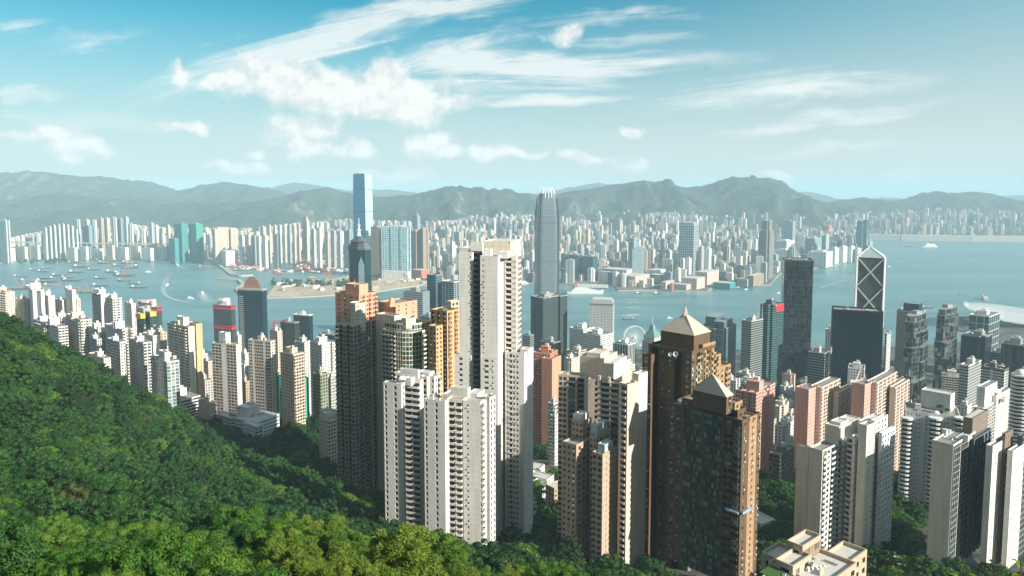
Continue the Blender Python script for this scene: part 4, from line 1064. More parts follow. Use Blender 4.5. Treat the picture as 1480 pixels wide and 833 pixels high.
def S(wall, L, R_, fh=3.0, **k): return dict(wall=wall, L=L, R=R_, fh=fh, **k)
def AP(label, *vols, name='apartment_tower', cat='apartment tower', hero=False, seed=None, n=3, group=None, z0=None, big=True):
    """vols: (xl, xc, xr, yt, D, th, plan, spec[, options])"""
    seed = seed if seed is not None else sum(ord(c) for c in label)
    v0 = vols[0]; fr0 = frame(*v0[:6], *(v0[8].get('dp', None),) if len(v0) > 8 else (None,)); c = np.mean(uvp(fr0, v0[6]), 0); zb = pbase(*c) if z0 is None else z0
    root = root_at(name, label, cat, c[0], c[1], zb + 4, group)
    mb = MB(); wins, bals = [], []
    by = {}
    for i, v in enumerate(vols):
        opt = v[8] if len(v) > 8 else {}; sp = v[7]
        if hero: sp = dict(sp, ac=True)
        fr = frame(*v[:6], opt.get('dp')); poly = uvp(fr, v[6]); FOOT.append(poly)
        zt = fr[0][2]; z_lo = opt.get('z0', zb); z_lo = P(v[1], opt['yb'], v[4])[2] if 'yb' in opt else z_lo
        if hero: mb.win, mb.bal = [], []
        vol(mb, poly, z_lo, zt, sp, opt.get('par', 1.0))
        if hero:
            k_ = (sp.get('glass', M_glass).name, sp.get('trim', sp['wall']).name)
            e = by.setdefault(k_, [sp, [], []]); e[1] += mb.win; e[2] += mb.bal
        if opt.get('clut', i == 0): clutter(root, poly, zt, sp, seed + i, opt.get('n', n), opt.get('big', big))
    child(mb, 'tower_wall', root)
    if hero:
        tot_w = sum(len(e[1]) for e in by.values()) or 1; tot_b = sum(len(e[2]) for e in by.values()) or 1
        for sp, w, b in by.values():
            if w: place_parts(root, w, 'window', sp, max(1, int(100 * len(w) / tot_w)))
            if b: place_parts(root, b, 'balcony', sp, max(1, int(100 * len(b) / tot_b)))
    return root
def roof_block(root, xl, xc, xr, yt, D, th, yb, mat, name='machine_room', roof=None, par=.6, cols=''):
    fr = frame(xl, xc, xr, yt, D, th); mb = MB(); vol(mb, uvp(fr, 'rect'), P(xc, yb, D)[2], fr[0][2], S(mat, cols, cols, roof=roof or M_roof_pale), par); return child(mb, name, root)

# ---------------------------------------------------------------- nearest towers
MW = wall('warm_grey_render', (.61, .60, .57)); MWd = wall('shaded_recess', (.10, .10, .11))  # second one is a dark wall copy with the recess shade in its colour
SP_m = S(MW, 'V2.4 P7', 'P2 V1.6 P2', 3.05, dep=1.2)
r = AP('tallest pale grey apartment tower in the middle with deep black balconies down its right edge',
   (666, 742, 750, 362, 407, 12, 'rect', S(MW, 'P6 V2', 'P2 V2'), {'clut': False}),
   (663, 682, 684.5, 368, 394, 12, 'rect', S(MW, 'P5 V1.8', 'P1', 3.05), {'clut': False}),
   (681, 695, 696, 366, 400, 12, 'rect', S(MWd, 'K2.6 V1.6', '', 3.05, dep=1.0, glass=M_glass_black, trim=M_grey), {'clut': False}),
   (694, 719.5, 731, 373, 388, 12, 'rect', S(MW, 'P.5 V2 P7', 'P1.2 V1.5 P2.2', 3.05), {'clut': False}),
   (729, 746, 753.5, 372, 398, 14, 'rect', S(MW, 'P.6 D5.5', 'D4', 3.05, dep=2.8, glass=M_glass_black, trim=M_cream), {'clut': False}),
   (657, 681, 683, 516, 393, 12, 'rect', S(MW, 'P2 W3.2 P2.5 V1.8', 'P1', 3.05), {'clut': False}),
   (694.5, 719.5, 731, 519, 386.5, 12, 'rect', S(MW, 'P1 W3.6 V2.2 P1.5', 'P1.2 V1.5 P2.2', 3.05), {'clut': False}),
   (730, 757.5, 771, 513, 392, 20, 'rect', S(MW, 'P1 V2 K2.6 W2.6 W2.6 P4', 'P2 V1.8 P2.4', 3.05, dep=.9, glass=M_glass), {'clut': False, 'n': 2}), hero=True)
roof_block(r, 680, 697, 699, 352, 402, 12, 368, MW); roof_block(r, 698, 738, 752, 351, 404, 12, 373, M_cream, cols=''); roof_block(r, 720, 733, 738, 366, 391, 12, 374, M_white); roof_block(r, 700, 709, 712, 362, 395, 12, 373, M_white, 'stair_head')
antenna(r, *P(738, 351, 404), 9, .5); roof_block(r, 752, 763, 768, 507, 396, 20, 514, M_pale_grey, 'lift_head')

MWW = wall('white_painted_concrete', (.66, .65, .615))
SPb = dict(dep=1.25, trim=MWW)
r = AP('white stepped apartment block, left and farther of the joined pair at the forest edge',
   (554, 580, 585, 558, 345, 22, 'rect', S(MWW, 'T2 P2 T2.4 P1.5', 'P1 T1.6'), {'n': 2, 'big': False}),
   (583, 607, 612, 553, 352, 20, 'rect', S(M_cream, 'P.8 B2.8 B3.4', 'P1', dep=1.25, trim=MWW), {'clut': False}),
   (572, 620, 628, 546, 362, 22, 'rect', S(MWW, 'W3 P1', 'W3 P1'), {'clut': False}),
   (607, 624, 636, 549, 355, 30, 'stepn', S(MWW, 'P1 W2.4', 'P.6 W2.6 B2.6', **SPb), {'clut': False}), hero=True)
roof_block(r, 578, 604, 607, 537, 356, 22, 556, MWW); roof_block(r, 603, 620, 628, 541, 360, 25, 552, MWW, 'stair_head'); roof_block(r, 584, 594, 600, 549, 350, 22, 558, MWW, 'roof_hut')
def tank_dome(root, px, py, D, rad, mat=M_white_metal):
    c = P(px, py, D); mb = MB(); N = 14
    for i in range(5):
        a0, a1 = math.pi / 2 * i / 5, math.pi / 2 * (i + 1) / 5
        for j in range(N):
            t0, t1 = 2 * math.pi * j / N, 2 * math.pi * (j + 1) / N
            f = lambda a, t: (c[0] + rad * math.cos(a) * math.cos(t), c[1] + rad * math.cos(a) * math.sin(t), c[2] + rad * .9 * math.sin(a))
            mb.quads([[f(a0, t0), f(a0, t1), f(a1, t1), f(a1, t0)]], mat)
    return child(mb, 'water_tank', root)
tank_dome(r, 581, 548, 347, 2.0)
r = AP('white roof-gardened apartment block, right and nearer of the joined pair at the forest edge',
   (612.5, 643, 649, 583, 332, 22, 'rect', S(MWW, 'T1.8 P2.2 T2 P2.4 ', 'P1 T1.6'), {'n': 2, 'big': False}),
   (646, 668, 674, 581, 338, 18, 'rect', S(M_cream, 'P.6 B3 P.5 B3', 'P1', dep=1.25, trim=MWW), {'clut': False}),
   (669, 694, 699, 584, 335, 18, 'rect', S(MWW, 'P1 V2.4 P4.6', 'B2.5', **SPb), {'clut': False}),
   (692, 704, 716, 579, 339, 34, 'stepn', S(MWW, 'B3.2', 'P.7 T2.2 P.9 T2', **SPb), {'clut': False}),
   (640, 700, 712, 579, 350, 22, 'rect', S(MWW, '', 'P1 W2.5'), {'n': 4, 'big': False}), hero=True)
roof_block(r, 651, 676, 680, 563, 346, 20, 583, MWW); roof_block(r, 676, 690, 700, 571, 346, 22, 583, MWW, 'stair_head')

# brown twin towers with pyramid roofs
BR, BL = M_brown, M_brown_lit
def pyramid(root, poly, z, zt, mat, over=.6, ring=None):
    c = np.mean(poly, 0); mb = MB(); b = inset(poly, -over); n_ = 10
    for i in range(len(b)):
        p, q = np.array(b[i]), np.array(b[(i + 1) % len(b)]); L = math.dist(p, q)
        mb.quads([[(*p, z), (*q, z), (c[0] + .3, c[1], zt), (c[0] - .3, c[1], zt)]], mat, [[(0, 0), (L, 0), (L / 2, 30), (L / 2, 30)]])
    mb.poly([(*p, z) for p in b][::-1], mat)
    return child(mb, 'pyramid_roof', root), c
def rib_mat():
    m, k, b = principled('ribbed_metal_roof'); u, v, _ = k.sep(k.n('ShaderNodeUVMap').outputs[0])
    f = k.m('LESS_THAN', k.m('FRACT', k.m('DIVIDE', u, .9)), .14); n1 = k.noise(k.n('ShaderNodeTexCoord').outputs['Object'], .3, 4)
    k.put(b.inputs['Base Color'], k.vm('SCALE', (.50, .44, .37), k.m('MULTIPLY', k.m('SUBTRACT', 1.0, k.m('MULTIPLY', f, .45)), k.m('ADD', .8, k.m('MULTIPLY', n1, .4))))); b.inputs['Roughness'].default_value = .6; return m
M_rib = rib_mat()
GB = curtain('brown_tower_glass', (.085, .15, .14), (.045, .034, .024), 1.35, 3.2, .16, .34, .10, .15, .08, 1.7, spiky=True)  # light panes have pale reflections painted into the glass colour
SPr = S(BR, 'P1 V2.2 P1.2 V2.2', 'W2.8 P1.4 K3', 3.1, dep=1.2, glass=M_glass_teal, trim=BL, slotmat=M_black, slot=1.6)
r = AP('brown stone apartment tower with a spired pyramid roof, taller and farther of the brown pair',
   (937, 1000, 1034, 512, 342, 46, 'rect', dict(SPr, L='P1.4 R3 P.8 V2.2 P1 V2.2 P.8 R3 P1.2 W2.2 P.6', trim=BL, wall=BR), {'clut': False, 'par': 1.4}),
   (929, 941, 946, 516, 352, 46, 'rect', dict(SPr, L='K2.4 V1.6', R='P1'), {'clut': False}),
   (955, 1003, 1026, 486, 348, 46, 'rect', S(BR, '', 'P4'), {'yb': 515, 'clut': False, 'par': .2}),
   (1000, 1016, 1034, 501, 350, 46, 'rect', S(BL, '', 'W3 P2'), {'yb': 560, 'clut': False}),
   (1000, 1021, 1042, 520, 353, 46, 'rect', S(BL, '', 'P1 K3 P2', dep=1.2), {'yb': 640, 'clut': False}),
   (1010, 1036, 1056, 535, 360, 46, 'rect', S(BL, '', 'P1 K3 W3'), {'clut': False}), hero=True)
fr = frame(955, 1003, 1026, 486, 348, 46); pp = uvp(fr, 'rect'); zt = fr[0][2]
_, c = pyramid(r, pp, zt + .3, P(993, 456, 348 + 6)[2], M_rib)
za = P(993, 456, 354)[2]; mb = MB(); mb.bar((*c, za - 1.6), (*c, za + 1.2), 2.2, M_rib, 1.5); mb.bar((*c, za + 1.1), (*c, za + 3.2), 1.3, M_rib, .7); mb.bar((*c, za + 3.1), (*c, za + 9), .3, M_steel, .08); child(mb, 'finial', r)
def dish(root, px, py, D, rad):
    c = Vector(P(px, py, D)); mb = MB(); ax = Vector((-.55, -.75, .35)).normalized(); e = ax.cross(Vector((0, 0, 1))).normalized(); f = e.cross(ax); N = 16
    for i in range(3):
        r0_, r1_ = rad * i / 3, rad * (i + 1) / 3
        for j in range(N):
            t0, t1 = 2 * math.pi * j / N, 2 * math.pi * (j + 1) / N
            g = lambda r_, t: c + (e * math.cos(t) + f * math.sin(t)) * r_ + ax * (r_ * r_ / rad * .3)
            q = [g(r0_, t0), g(r0_, t1), g(r1_, t1), g(r1_, t0)]; mb.quads([q], M_white_metal); mb.quads([[p - ax * .05 for p in q[::-1]]], M_white_metal)
    mb.bar(c - ax * .05, c - Vector((0, 0, rad + .8)), .25, M_steel); return child(mb, 'satellite_dish', root)
dish(r, 969, 512.5, 341, 1.0); dish(r, 977, 512, 340, 1.35)
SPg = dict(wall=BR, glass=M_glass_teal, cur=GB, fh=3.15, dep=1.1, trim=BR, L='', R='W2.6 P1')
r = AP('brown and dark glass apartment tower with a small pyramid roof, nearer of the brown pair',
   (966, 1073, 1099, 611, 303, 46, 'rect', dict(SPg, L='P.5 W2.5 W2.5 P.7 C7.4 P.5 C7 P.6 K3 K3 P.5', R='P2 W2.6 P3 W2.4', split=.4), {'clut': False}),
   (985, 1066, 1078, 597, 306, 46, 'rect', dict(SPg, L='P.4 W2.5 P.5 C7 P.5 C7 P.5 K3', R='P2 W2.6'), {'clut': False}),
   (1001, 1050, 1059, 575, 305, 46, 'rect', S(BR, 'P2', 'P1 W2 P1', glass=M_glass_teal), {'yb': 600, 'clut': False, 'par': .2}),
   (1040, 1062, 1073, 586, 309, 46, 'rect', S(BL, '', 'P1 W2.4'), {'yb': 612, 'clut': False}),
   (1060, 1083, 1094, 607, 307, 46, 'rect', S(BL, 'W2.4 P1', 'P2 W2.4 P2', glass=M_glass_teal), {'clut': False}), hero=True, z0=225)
fr = frame(1001, 1050, 1059, 575, 305, 46); pp = uvp(frame(1003, 1048, 1059, 571, 306, 24), 'rect'); _, c = pyramid(r, uvp(fr, 'rect'), fr[0][2] + .2, P(1036, 541, 313)[2], M_rib, .4)
# suspended work platform on its right side
def platform():
    fr = frame(966, 1073, 1099, 611, 303, 46); C, e1, e2, L1, L2 = fr; n1, n2 = -e2, -e1; z = P(1072, 742, 303)[2]
    root = root_at('work_platform', 'pale blue suspended work platform wrapped round the corner of the nearer brown tower', 'platform', C[0], C[1], z)
    blue = plain('platform_blue', (.30, .45, .58), .5)
    for e, n, L, nm in ((e1, n1, 6.5, 0), (e2, n2, 7.0, 1)):
        o = C[:2] + n * 1.0; mb = MB(); a = np.array((*(o + e * .2), z)); b = np.array((*(o + e * L), z)); mb.bar(a, b, .75, blue); child(mb, 'deck', root)
        mb = MB(); q = np.array((*(n * .35), 0)); mb.bar(a + q + (0, 0, 1.2), b + q + (0, 0, 1.2), .1, blue); mb.bar(a + q + (0, 0, .75), b + q + (0, 0, .75), .08, blue)
        for t in np.linspace(0, 1, 6): p = a + (b - a) * t + q; mb.bar(p + (0, 0, .2), p + (0, 0, 1.2), .08, blue)
        child(mb, 'guard_rail', root)
        for t in (.12, .88): p = a + (b - a) * t; mb = MB(); mb.bar(p, p + (0, 0, P(1072, 612, 303)[2] - z), .05, M_steel); child(mb, 'hanging_cable', root)
platform()

# beige complex left of the brown pair
PB = wall('pinkish_beige_render', (.60, .49, .40)); 
SPbe = S(PB, 'W2.4 P.6', 'P1', 3.0, glass=M_glass, dep=1.1)
r = AP('beige apartment block with dark window bays, left wing of the beige group',
   (807, 846, 851, 547, 380, 14, 'rect', S(PB, 'L2.2 L2.2 P.5 K4 P.4 K4 P.4', 'P2', 3.0, dep=.8, trim=M_dark_grey, glass=M_glass), {'n': 4, 'big': False}), hero=True)
roof_block(r, 838, 872, 892, 520, 395, 30, 552, PB, cols='')
roof_block(r, 866, 884, 906, 528, 392, 30, 552, M_cream, 'stair_head'); roof_block(r, 848, 868, 880, 513, 398, 30, 528, M_cream, 'water_tank')
r = AP('beige apartment block with dark window bays and roof terrace, right wing of the beige group',
   (850, 896, 899, 555, 362, 14, 'rect', S(PB, 'P3 L2 P1.2 K4.6 P.4 K4 P.6', 'P2', 3.0, dep=.8, trim=M_dark_grey, glass=M_glass), {'n': 5, 'big': False}), hero=True)
MOT = wall('pale_mottled_render', (.62, .51, .42), var=.3)  # pale render with stronger random mottling
r = AP('slender cream apartment tower with a blank sunlit flank beside the brown towers',
   (895, 907, 924, 559, 330, 52, 'rect', S(MOT, 'P1 K2.4 P.5', '', 3.0, glass=M_glass_black), {'n': 2, 'big': False, 'dp': None}),
   (914, 923, 936, 544, 338, 44, 'rect', S(M_cream, '', '', 3.0), {'n': 2, 'big': False}), hero=True)
TAN = M_tan
r = AP('tan apartment block with rooftop glasshouses standing lowest in front of the beige group',
   (813, 833, 853, 646, 338, 40, 'rect', S(TAN, 'W2.6 P.5', 'P1.5 L2.2', 3.0, trim=BL), {'n': 1, 'big': False}),
   (826, 842, 855, 612, 348, 40, 'rect', S(TAN, 'W2.6', 'L2.4 P1'), {'n': 1, 'big': False}),
   (852, 862, 882, 634, 341, 40, 'rect', S(TAN, 'W2.6', 'L2.4 P1'), {'n': 1, 'big': False}),
   (856, 871, 892, 660, 330, 40, 'rect', S(TAN, 'L2.4 P.4', 'P4 V1.6 P3'), {'n': 2, 'big': False}), hero=True, z0=195)
roof_block(r, 828, 840, 851, 602, 350, 40, 614, M_white, 'roof_hut'); GH = curtain('greenhouse_glass', (.35, .48, .55), (.60, .66, .68), 1.2, 1.2, .12, .12, .2, .1, .05, .5)
roof_block(r, 854, 863, 878, 616, 344, 40, 636, GH, 'glasshouse'); roof_block(r, 864, 874, 886, 645, 333, 40, 661, GH, 'glasshouse')

# right-hand white tower with zigzag balconies
CW = wall('ivory_render', (.71, .70, .67)); CWb = wall('ivory_end_wall', (.68, .64, .56))
r = AP('ivory apartment tower with blank end walls and zigzag balconies before the pale pink pair',
   (1151, 1168, 1172, 650, 372, 52, 'rect', S(CWb, '', 'V1.6'), {'clut': False}),
   (1170, 1189, 1212, 654, 358, 50, 'rect', S(CW, '', 'P.5 K3.6 P.4 L3.2 P.4', 3.0, dep=1.5, trim=M_white), {'n': 2, 'big': False, 'E': 0}),
   (1209, 1220, 1230, 640, 370, 60, 'rect', S(CW, 'D3.2', 'D3.4', dep=1.6, trim=M_cream), {'clut': False}),
   (1224, 1236, 1247, 637, 364, 62, 'rect', S(CW, 'D3.2', 'D3.4', dep=1.6, trim=M_cream), {'clut': False}),
   (1241, 1253, 1265, 618, 358, 55, 'rect', S(CWb, 'P2', 'P2 V1.5'), {'n': 1, 'big': False}),
   (1258, 1264, 1283, 611, 368, 50, 'rect', S(M_white_cool, '', 'W2.5 P1.2'), {'clut': False}),
   (1270, 1275, 1294, 629, 366, 50, 'rect', S(M_white_cool, '', 'W2.6 P1'), {'n': 2, 'big': False}), hero=True)
roof_block(r, 1192, 1213, 1243, 619, 372, 50, 655, CWb); roof_block(r, 1200, 1215, 1226, 613, 376, 50, 622, CWb, 'lift_head'); roof_block(r, 1240, 1252, 1274, 612, 376, 50, 640, M_white_cool, 'stair_head')

# bottom right tower and its neighbour
NV = wall('navy_panel', (.035, .05, .075)); GW = curtain('grid_window_wall', (.04, .055, .06), (.30, .33, .34), 2.6, 3.1, .10, .14, .12, .2, .05, 1.0)
r = AP('tall apartment tower with blank beige end wall and gridded blue-black windows, lower right',
   (1347, 1378, 1409, 646, 335, 50, 'rect', S(CWb, '', 'P.2 Q1.8 C8 P.2', 3.1, cur=GW, trim=NV), {'n': 4, 'big': False}),
   (1402, 1408, 1432, 638, 348, 50, 'rect', S(M_slate, '', 'P1 K3 P1', 3.1, glass=M_glass_black), {'clut': False}), hero=True, z0=215)
roof_block(r, 1392, 1406, 1428, 607, 352, 50, 642, wall('umber_render', (.20, .17, .14)), cols=''); roof_block(r, 1362, 1376, 1396, 637, 344, 50, 646, GH, 'glasshouse')
GN = wall('pale_green_panel', (.40, .48, .34))
r = AP('white and brown apartment tower with green window strips, cut by the right frame edge',
   (1425, 1435, 1458, 648, 335, 52, 'rect', S(M_white, 'P1', 'P1 V1.6 Q.8 V1.6 P2', 3.1, trim=GN), {'clut': False}),
   (1448, 1453, 1464, 630, 342, 52, 'rect', S(wall('umber_render', (.20, .17, .14)), '', 'P1 V1.4 P1', 3.1), {'n': 2, 'big': False}),
   (1456, 1464, 1480, 655, 336, 52, 'rect', S(M_white, 'P1', 'P.8 V1.6 Q.8 V1.6 P.5', 3.1, trim=GN), {'clut': False}),
   (1470, 1478, 1520, 634, 344, 52, 'rect', S(M_slate, '', 'C8', 3.1, cur=GW), {'n': 3, 'big': False}), hero=True, z0=215)
# white tower with rounded balconies
def half_round(root, px, py0, D, rad, z_lo, sp, name='rounded_bay', ring=3.0):
    c = P(px, py0, D); N = 16; mb = MB(); zt = c[2]
    pl = [(c[0] + rad * math.cos(2 * math.pi * i / N), c[1] + rad * math.sin(2 * math.pi * i / N)) for i in range(N)]
    mb.prism([(c[0] + rad * .86 * math.cos(2 * math.pi * i / N), c[1] + rad * .86 * math.sin(2 * math.pi * i / N)) for i in range(N)], z_lo, zt, sp['glass'], sp['wall'])
    z = zt - 1.0
    while z > z_lo:
        mb.prism(pl, z, z + 1.35, sp['wall'], sp['wall']); mb.poly([(*p, z) for p in pl][::-1], sp['wall']); z -= ring
    return child(mb, name, root)
RW = wall('cool_white_render', (.60, .61, .60))
r = AP('white apartment tower with rounded balcony stacks and a roof garden, left of the blank-ended tower',
   (1308, 1388, 1394, 605, 465, 28, 'rect', S(RW, 'P1.2 V2 V2 P1.5 V2 V2 P1.2', 'P2 V2', 3.0, rev=True), {'n': 9, 'big': False, 'dp': 22}), hero=True)
zb = pbase(*P(1350, 605, 465)[:2])
for px, D_, rad in ((1311, 478.0, 3.6), (1352, 470.2, 4.0), (1388, 463.2, 3.6)): half_round(r, px, 604, D_, rad, zb, dict(wall=RW, glass=M_glass_black))
roof_block(r, 1331, 1374, 1380, 572, 478, 28, 606, RW); tank_dome(r, 1352, 598, 475, 2.6, RW)
# pale pink towers
SPp = S(M_pink_pale, 'P.6 W2.4 K2.6 W2.4', 'P.4 K2.6 W2.2 W2.2 K2.6', 2.95, dep=1.0, trim=M_pink_pale, glass=M_glass)
SPp = S(wall('blush_render', (.70, .57, .49)), 'P.6 W2 K2.4 W2', 'P.3 K2.4 W1.8 P.3 W1.8 K2.4 P.3', 2.9, dep=1.0, trim=wall('blush_render', (.70, .57, .49)), glass=M_glass)
PKD = wall('rose_tile', (.56, .33, .28))
for lab, xs, yt in (('pale pink apartment tower with a blank rose flank, left of the matching pair', (1149, 1169, 1187, 1232), 562), ('pale pink apartment tower with recessed dark bay, right of the matching pair', (1231, 1250, 1267, 1314), 555)):
    a, b, c_, d_ = xs
    r = AP(lab, (a, b, b + 16, yt + 3, 555, 50, 'rect', S(M_pink, '', 'V2 P.6 V2 P.6', 2.95, glass=M_glass), {'n': 2, 'big': False}),
       (b + 2, c_, d_ - 18, yt, 560, 45, 'rect', dict(SPp, L='P1 V1.8 P1'), {'n': 2}),
       (d_ - 28, d_ - 20, d_, yt + 7, 572, 45, 'rect', dict(SPp, L='P1'), {'n': 1, 'big': False}), hero=True, group='pale pink tower pair')
r = AP('rose pink apartment tower with many small windows, behind the nearer brown tower',
   (1063, 1093, 1120, 570, 560, 40, 'comb', S(PKD, 'W2.2 W2.2 P.5', 'W2.2 W2.2 P.4', 2.9), {'n': 4}), hero=True)
r = AP('terracotta apartment tower with a stepped curved parapet right of the tallest pale tower',
   (770, 795, 806, 513, 690, 24, 'rect', S(M_terracotta, 'W2.6 P.4', 'W2.4 P1', 3.0, trim=M_salmon), {'n': 2}),
   (783, 798, 811, 521, 680, 30, 'rect', S(M_salmon, 'P3 Q1 P2', 'P2 V1.6 P2', 3.0), {'n': 1, 'big': False}), hero=True)
# dark pink-crowned complex left of the tall tower
DG = wall('dim_olive_render', (.36, .32, .27)); SAL = wall('coral_render', (.66, .33, .23))
r = AP('dark balcony-lined apartment tower crowned by coral penthouses, left of the tallest pale tower',
   (484.5, 512, 553, 472, 470, 22, 'uu', S(wall('greyed_beige', (.60, .54, .46)), 'B3 P.8', 'K3.2 G2.2', 3.05, dep=1.2, glass=M_glass_green, trim=DG), {'clut': False}),
   (484.5, 519, 545, 428, 488, 32, 'rect', S(SAL, 'P2 W2.6 P1', 'P1 W2.6 K3', 3.05, glass=M_glass_green), {'n': 2, 'big': False}),
   (503, 517, 531, 441, 476, 35, 'oct', S(M_cream, 'P1 V1.6', 'P1 V1.6 P.8', 3.05, split=0), {'yb': 480, 'n': 1, 'big': False}), hero=True)
roof_block(r, 499, 519, 532, 413, 492, 32, 430, SAL, cols=''); antenna(r, *P(513, 414, 490), 5, .6, SAL)
PLAN['round'] = [(.5, 0), (1, 0), (1, 1), (0, 1), (0, .5), (.04, .29), (.14, .14), (.29, .04)]
r = AP('cream apartment tower with curved green glass corner and coral rooftop beside the orange tower',
   (552, 592, 627, 484, 468, 36, 'round', S(M_cream, 'B3.4 P.3', 'B3.4 P.5', 3.05, dep=1.2, glass=M_glass_green, E={4: 'G2 P.2', 5: 'G2 P.2', 6: 'G2 P.2', 7: 'G2 P.2'}), {'clut': False}),
   (556, 592, 622, 472, 472, 36, 'round', S(M_cream, 'G2 P.2', 'G2 P.2', 3.05, glass=M_glass_green, E={i: 'G2 P.2' for i in (4, 5, 6, 7)}), {'yb': 486, 'n': 2, 'big': False}),
   (543, 568, 581, 459, 482, 36, 'rect', S(M_cream, '', ''), {'clut': False}),
   (547, 572, 603, 441, 498, 36, 'rect', S(SAL, 'P3 V2', 'P2 W2 P3'), {'n': 1, 'big': False}),
   (577, 590, 604, 463, 474, 36, 'oct', S(M_cream, '', ''), {'yb': 476, 'clut': False}), hero=True)
mb = MB(); p = P(566, 441, 499); mb.box((p[0], p[1], p[2] - 1), (5, 5, 6), SAL, .6, .35); child(mb, 'roof_horn', r)
ORW = M_orange
r = AP('orange apartment tower with a planted roof right beside the tallest pale tower',
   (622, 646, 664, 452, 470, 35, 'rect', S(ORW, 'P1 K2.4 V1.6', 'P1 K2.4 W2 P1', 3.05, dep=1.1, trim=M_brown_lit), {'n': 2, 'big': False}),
   (619, 630, 640, 474, 462, 35, 'rect', S(ORW, 'P1 W2.4', 'W3 P.6', 3.05), {'n': 1, 'big': False}),
   (645, 652, 668, 438, 486, 35, 'rect', S(M_beige, 'P2', 'P1 L3'), {'n': 1, 'big': False}), hero=True)
# villa at the lower right edge of the hill
M_leaf_dark_ = plain('planter_green', (.03, .08, .02), .9)
def villa():
    VB = wall('villa_sandstone', (.46, .385, .29)); D = 205; zr = P(1170, 800, D)[2]
    root = root_at('villa', 'sandstone villa with roof terraces and lawn at the bottom edge below the ivory tower', 'villa', *P(1170, 800, D)[:2], zr - 14)
    for k_, (xl, xc, xr, yt, D_, th, dp) in enumerate(((1096, 1165, 1236, 872, 180, 50, None), (1100, 1122, 1146, 812, 205, 50, None), (1137, 1160, 1186, 795, 200, 50, None), (1120, 1146, 1172, 824, 192, 50, None), (1180, 1216, 1252, 826, 200, 50, None), (1168, 1180, 1194, 806, 206, 50, None), (1110, 1120, 1132, 822, 196, 50, None), (1196, 1208, 1222, 812, 208, 50, None))):
        fr = frame(xl, xc, xr, yt, D_, th, dp); mb = MB(); vol(mb, uvp(fr, 'rect'), zr - 16, fr[0][2], S(VB, 'P1 L2.6 P.6', 'P1 L2.6 P1', 3.2, roof=M_roof_pale, cap=VB), 1.1); child(mb, 'house_wing', root)
    g_ = random.Random(4); zr2 = frame(1096, 1165, 1236, 872, 180, 50)
    C, e1, e2, L1, L2 = zr2
    for i in range(14):
        q = C[:2] + e1 * L1 * g_.uniform(.08, .9) + e2 * L2 * g_.uniform(.08, .9); mb = MB(); kd = i % 4; zz = C[2]
        if kd == 0: mb.box((*q, zz), (1.6, .7, .7), VB, .87); mb.box((*q, zz + .69), (1.4, .5, .5), M_leaf_dark_, .87, .7)
        elif kd == 1: mb.box((*q, zz), (1.3, 1.0, 1.3), M_pale_grey, .87); mb.box((*q, zz + 1.29), (.8, .8, .2), M_dark_grey, .87)
        elif kd == 2: mb.box((*q, zz), (3.4, .2, 1.3), VB, .87)
        else: mb.bar((*q, zz + .35), (*(q + e1 * 4), zz + .35), .22, M_steel); mb.bar((*(q + e2 * .5), zz + .35), (*(q + e1 * 4 + e2 * .5), zz + .35), .22, M_steel)
        child(mb, ('planter', 'air_unit', 'partition', 'pipe_run')[kd], root)
    mb = MB(); fr = frame(1097, 1118, 1138, 838, 190, 50); mb.prism(uvp(fr, 'rect'), fr[0][2] - 2, fr[0][2] + .35, plain('roof_lawn', (.05, .12, .03), .95)); child(mb, 'roof_lawn', root)
    for i in range(9):
        p = P(1168 + i * 6.0, 822 - i * .4, 196 + i * .6); mb = MB(); mb.box((p[0], p[1], p[2] - .6), (.9, .5, 1.1), M_white_metal, .7); mb.box((p[0] - .1, p[1] - .27, p[2] - .4), (.6, .04, .6), M_dark_grey, .7); child(mb, 'air_unit', root)
    mb = MB(); fr = frame(1137, 1160, 1186, 795, 200, 50)
    for t in np.linspace(.05, .95, 12):
        a = fr[0][:2] + fr[2] * fr[4] * t; mb.bar((*(a - fr[1] * .12), fr[0][2] - 7), (*(a - fr[1] * .12), fr[0][2] - .4), .18, VB)
    child(mb, 'trellis', root)
villa()
# ---------------------------------------------------------------- mid-distance apartment towers (facades are one mesh, roofs have parts)
def T(label, xl, xc, xr, yt, D, th, wall_, L, R_, plan='rect', fh=2.95, glass_=None, n=2, extra=(), cat='apartment tower', name='apartment_tower', **k):
    sp = S(wall_, L, R_, fh, rev=D < 620, **{'glass': glass_ or M_glass, **k})
    return AP(label, (xl, xc, xr, yt, D, th, plan, sp, {'n': n, 'big': True}), *extra, name=name, cat=cat)
W1, W2 = 'W2.6 P.4', 'P.6 W2.4'
CHW = wall('chalk_render', (.68, .67, .64)); STN = wall('stone_render', (.55, .50, .43))
# far left skyline above the wooded slope
T('beige apartment tower with a brown domed roof at the far left edge', -16, 8, 21, 424, 900, 25, M_cream, 'W2.6 B2.8', 'W2.4 P.6', extra=((-10, 6, 17, 421, 905, 25, 'rect', S(M_brown_lit, '', ''), {'clut': False}),))
T('cream apartment tower with many small windows second from the left edge', 20, 34, 42, 434, 900, 30, M_cream, 'R2 W2.4 W2.4', W2, slotmat=M_dark_grey)
T('white tower with a dark blue stripe down its middle on the left skyline', 41, 47, 64, 421, 880, 50, CHW, 'P2', 'P2.6 R3 P2.6', slotmat=M_slate)
T('half dark half white slim tower right of the blue-striped white tower', 61, 70, 79, 429, 890, 45, CHW, 'K2.4 P.3', 'P4 V1.6', glass_=M_glass_black, dep=1.0)
T('white tower with a grid of black windows left of the slim bright tower', 79, 90, 97, 435, 920, 35, CHW, 'W2.8', 'W2.8', plan='comb', hh=1.8)
T('slim bright white tower with a plain shaft rising above the left skyline', 94, 104, 109, 420, 910, 40, CHW, 'P5 V1.8', 'P3')
T('lower beige wing hugging the slim bright white tower', 105, 111, 116, 433, 925, 40, M_cream, W1, W2)
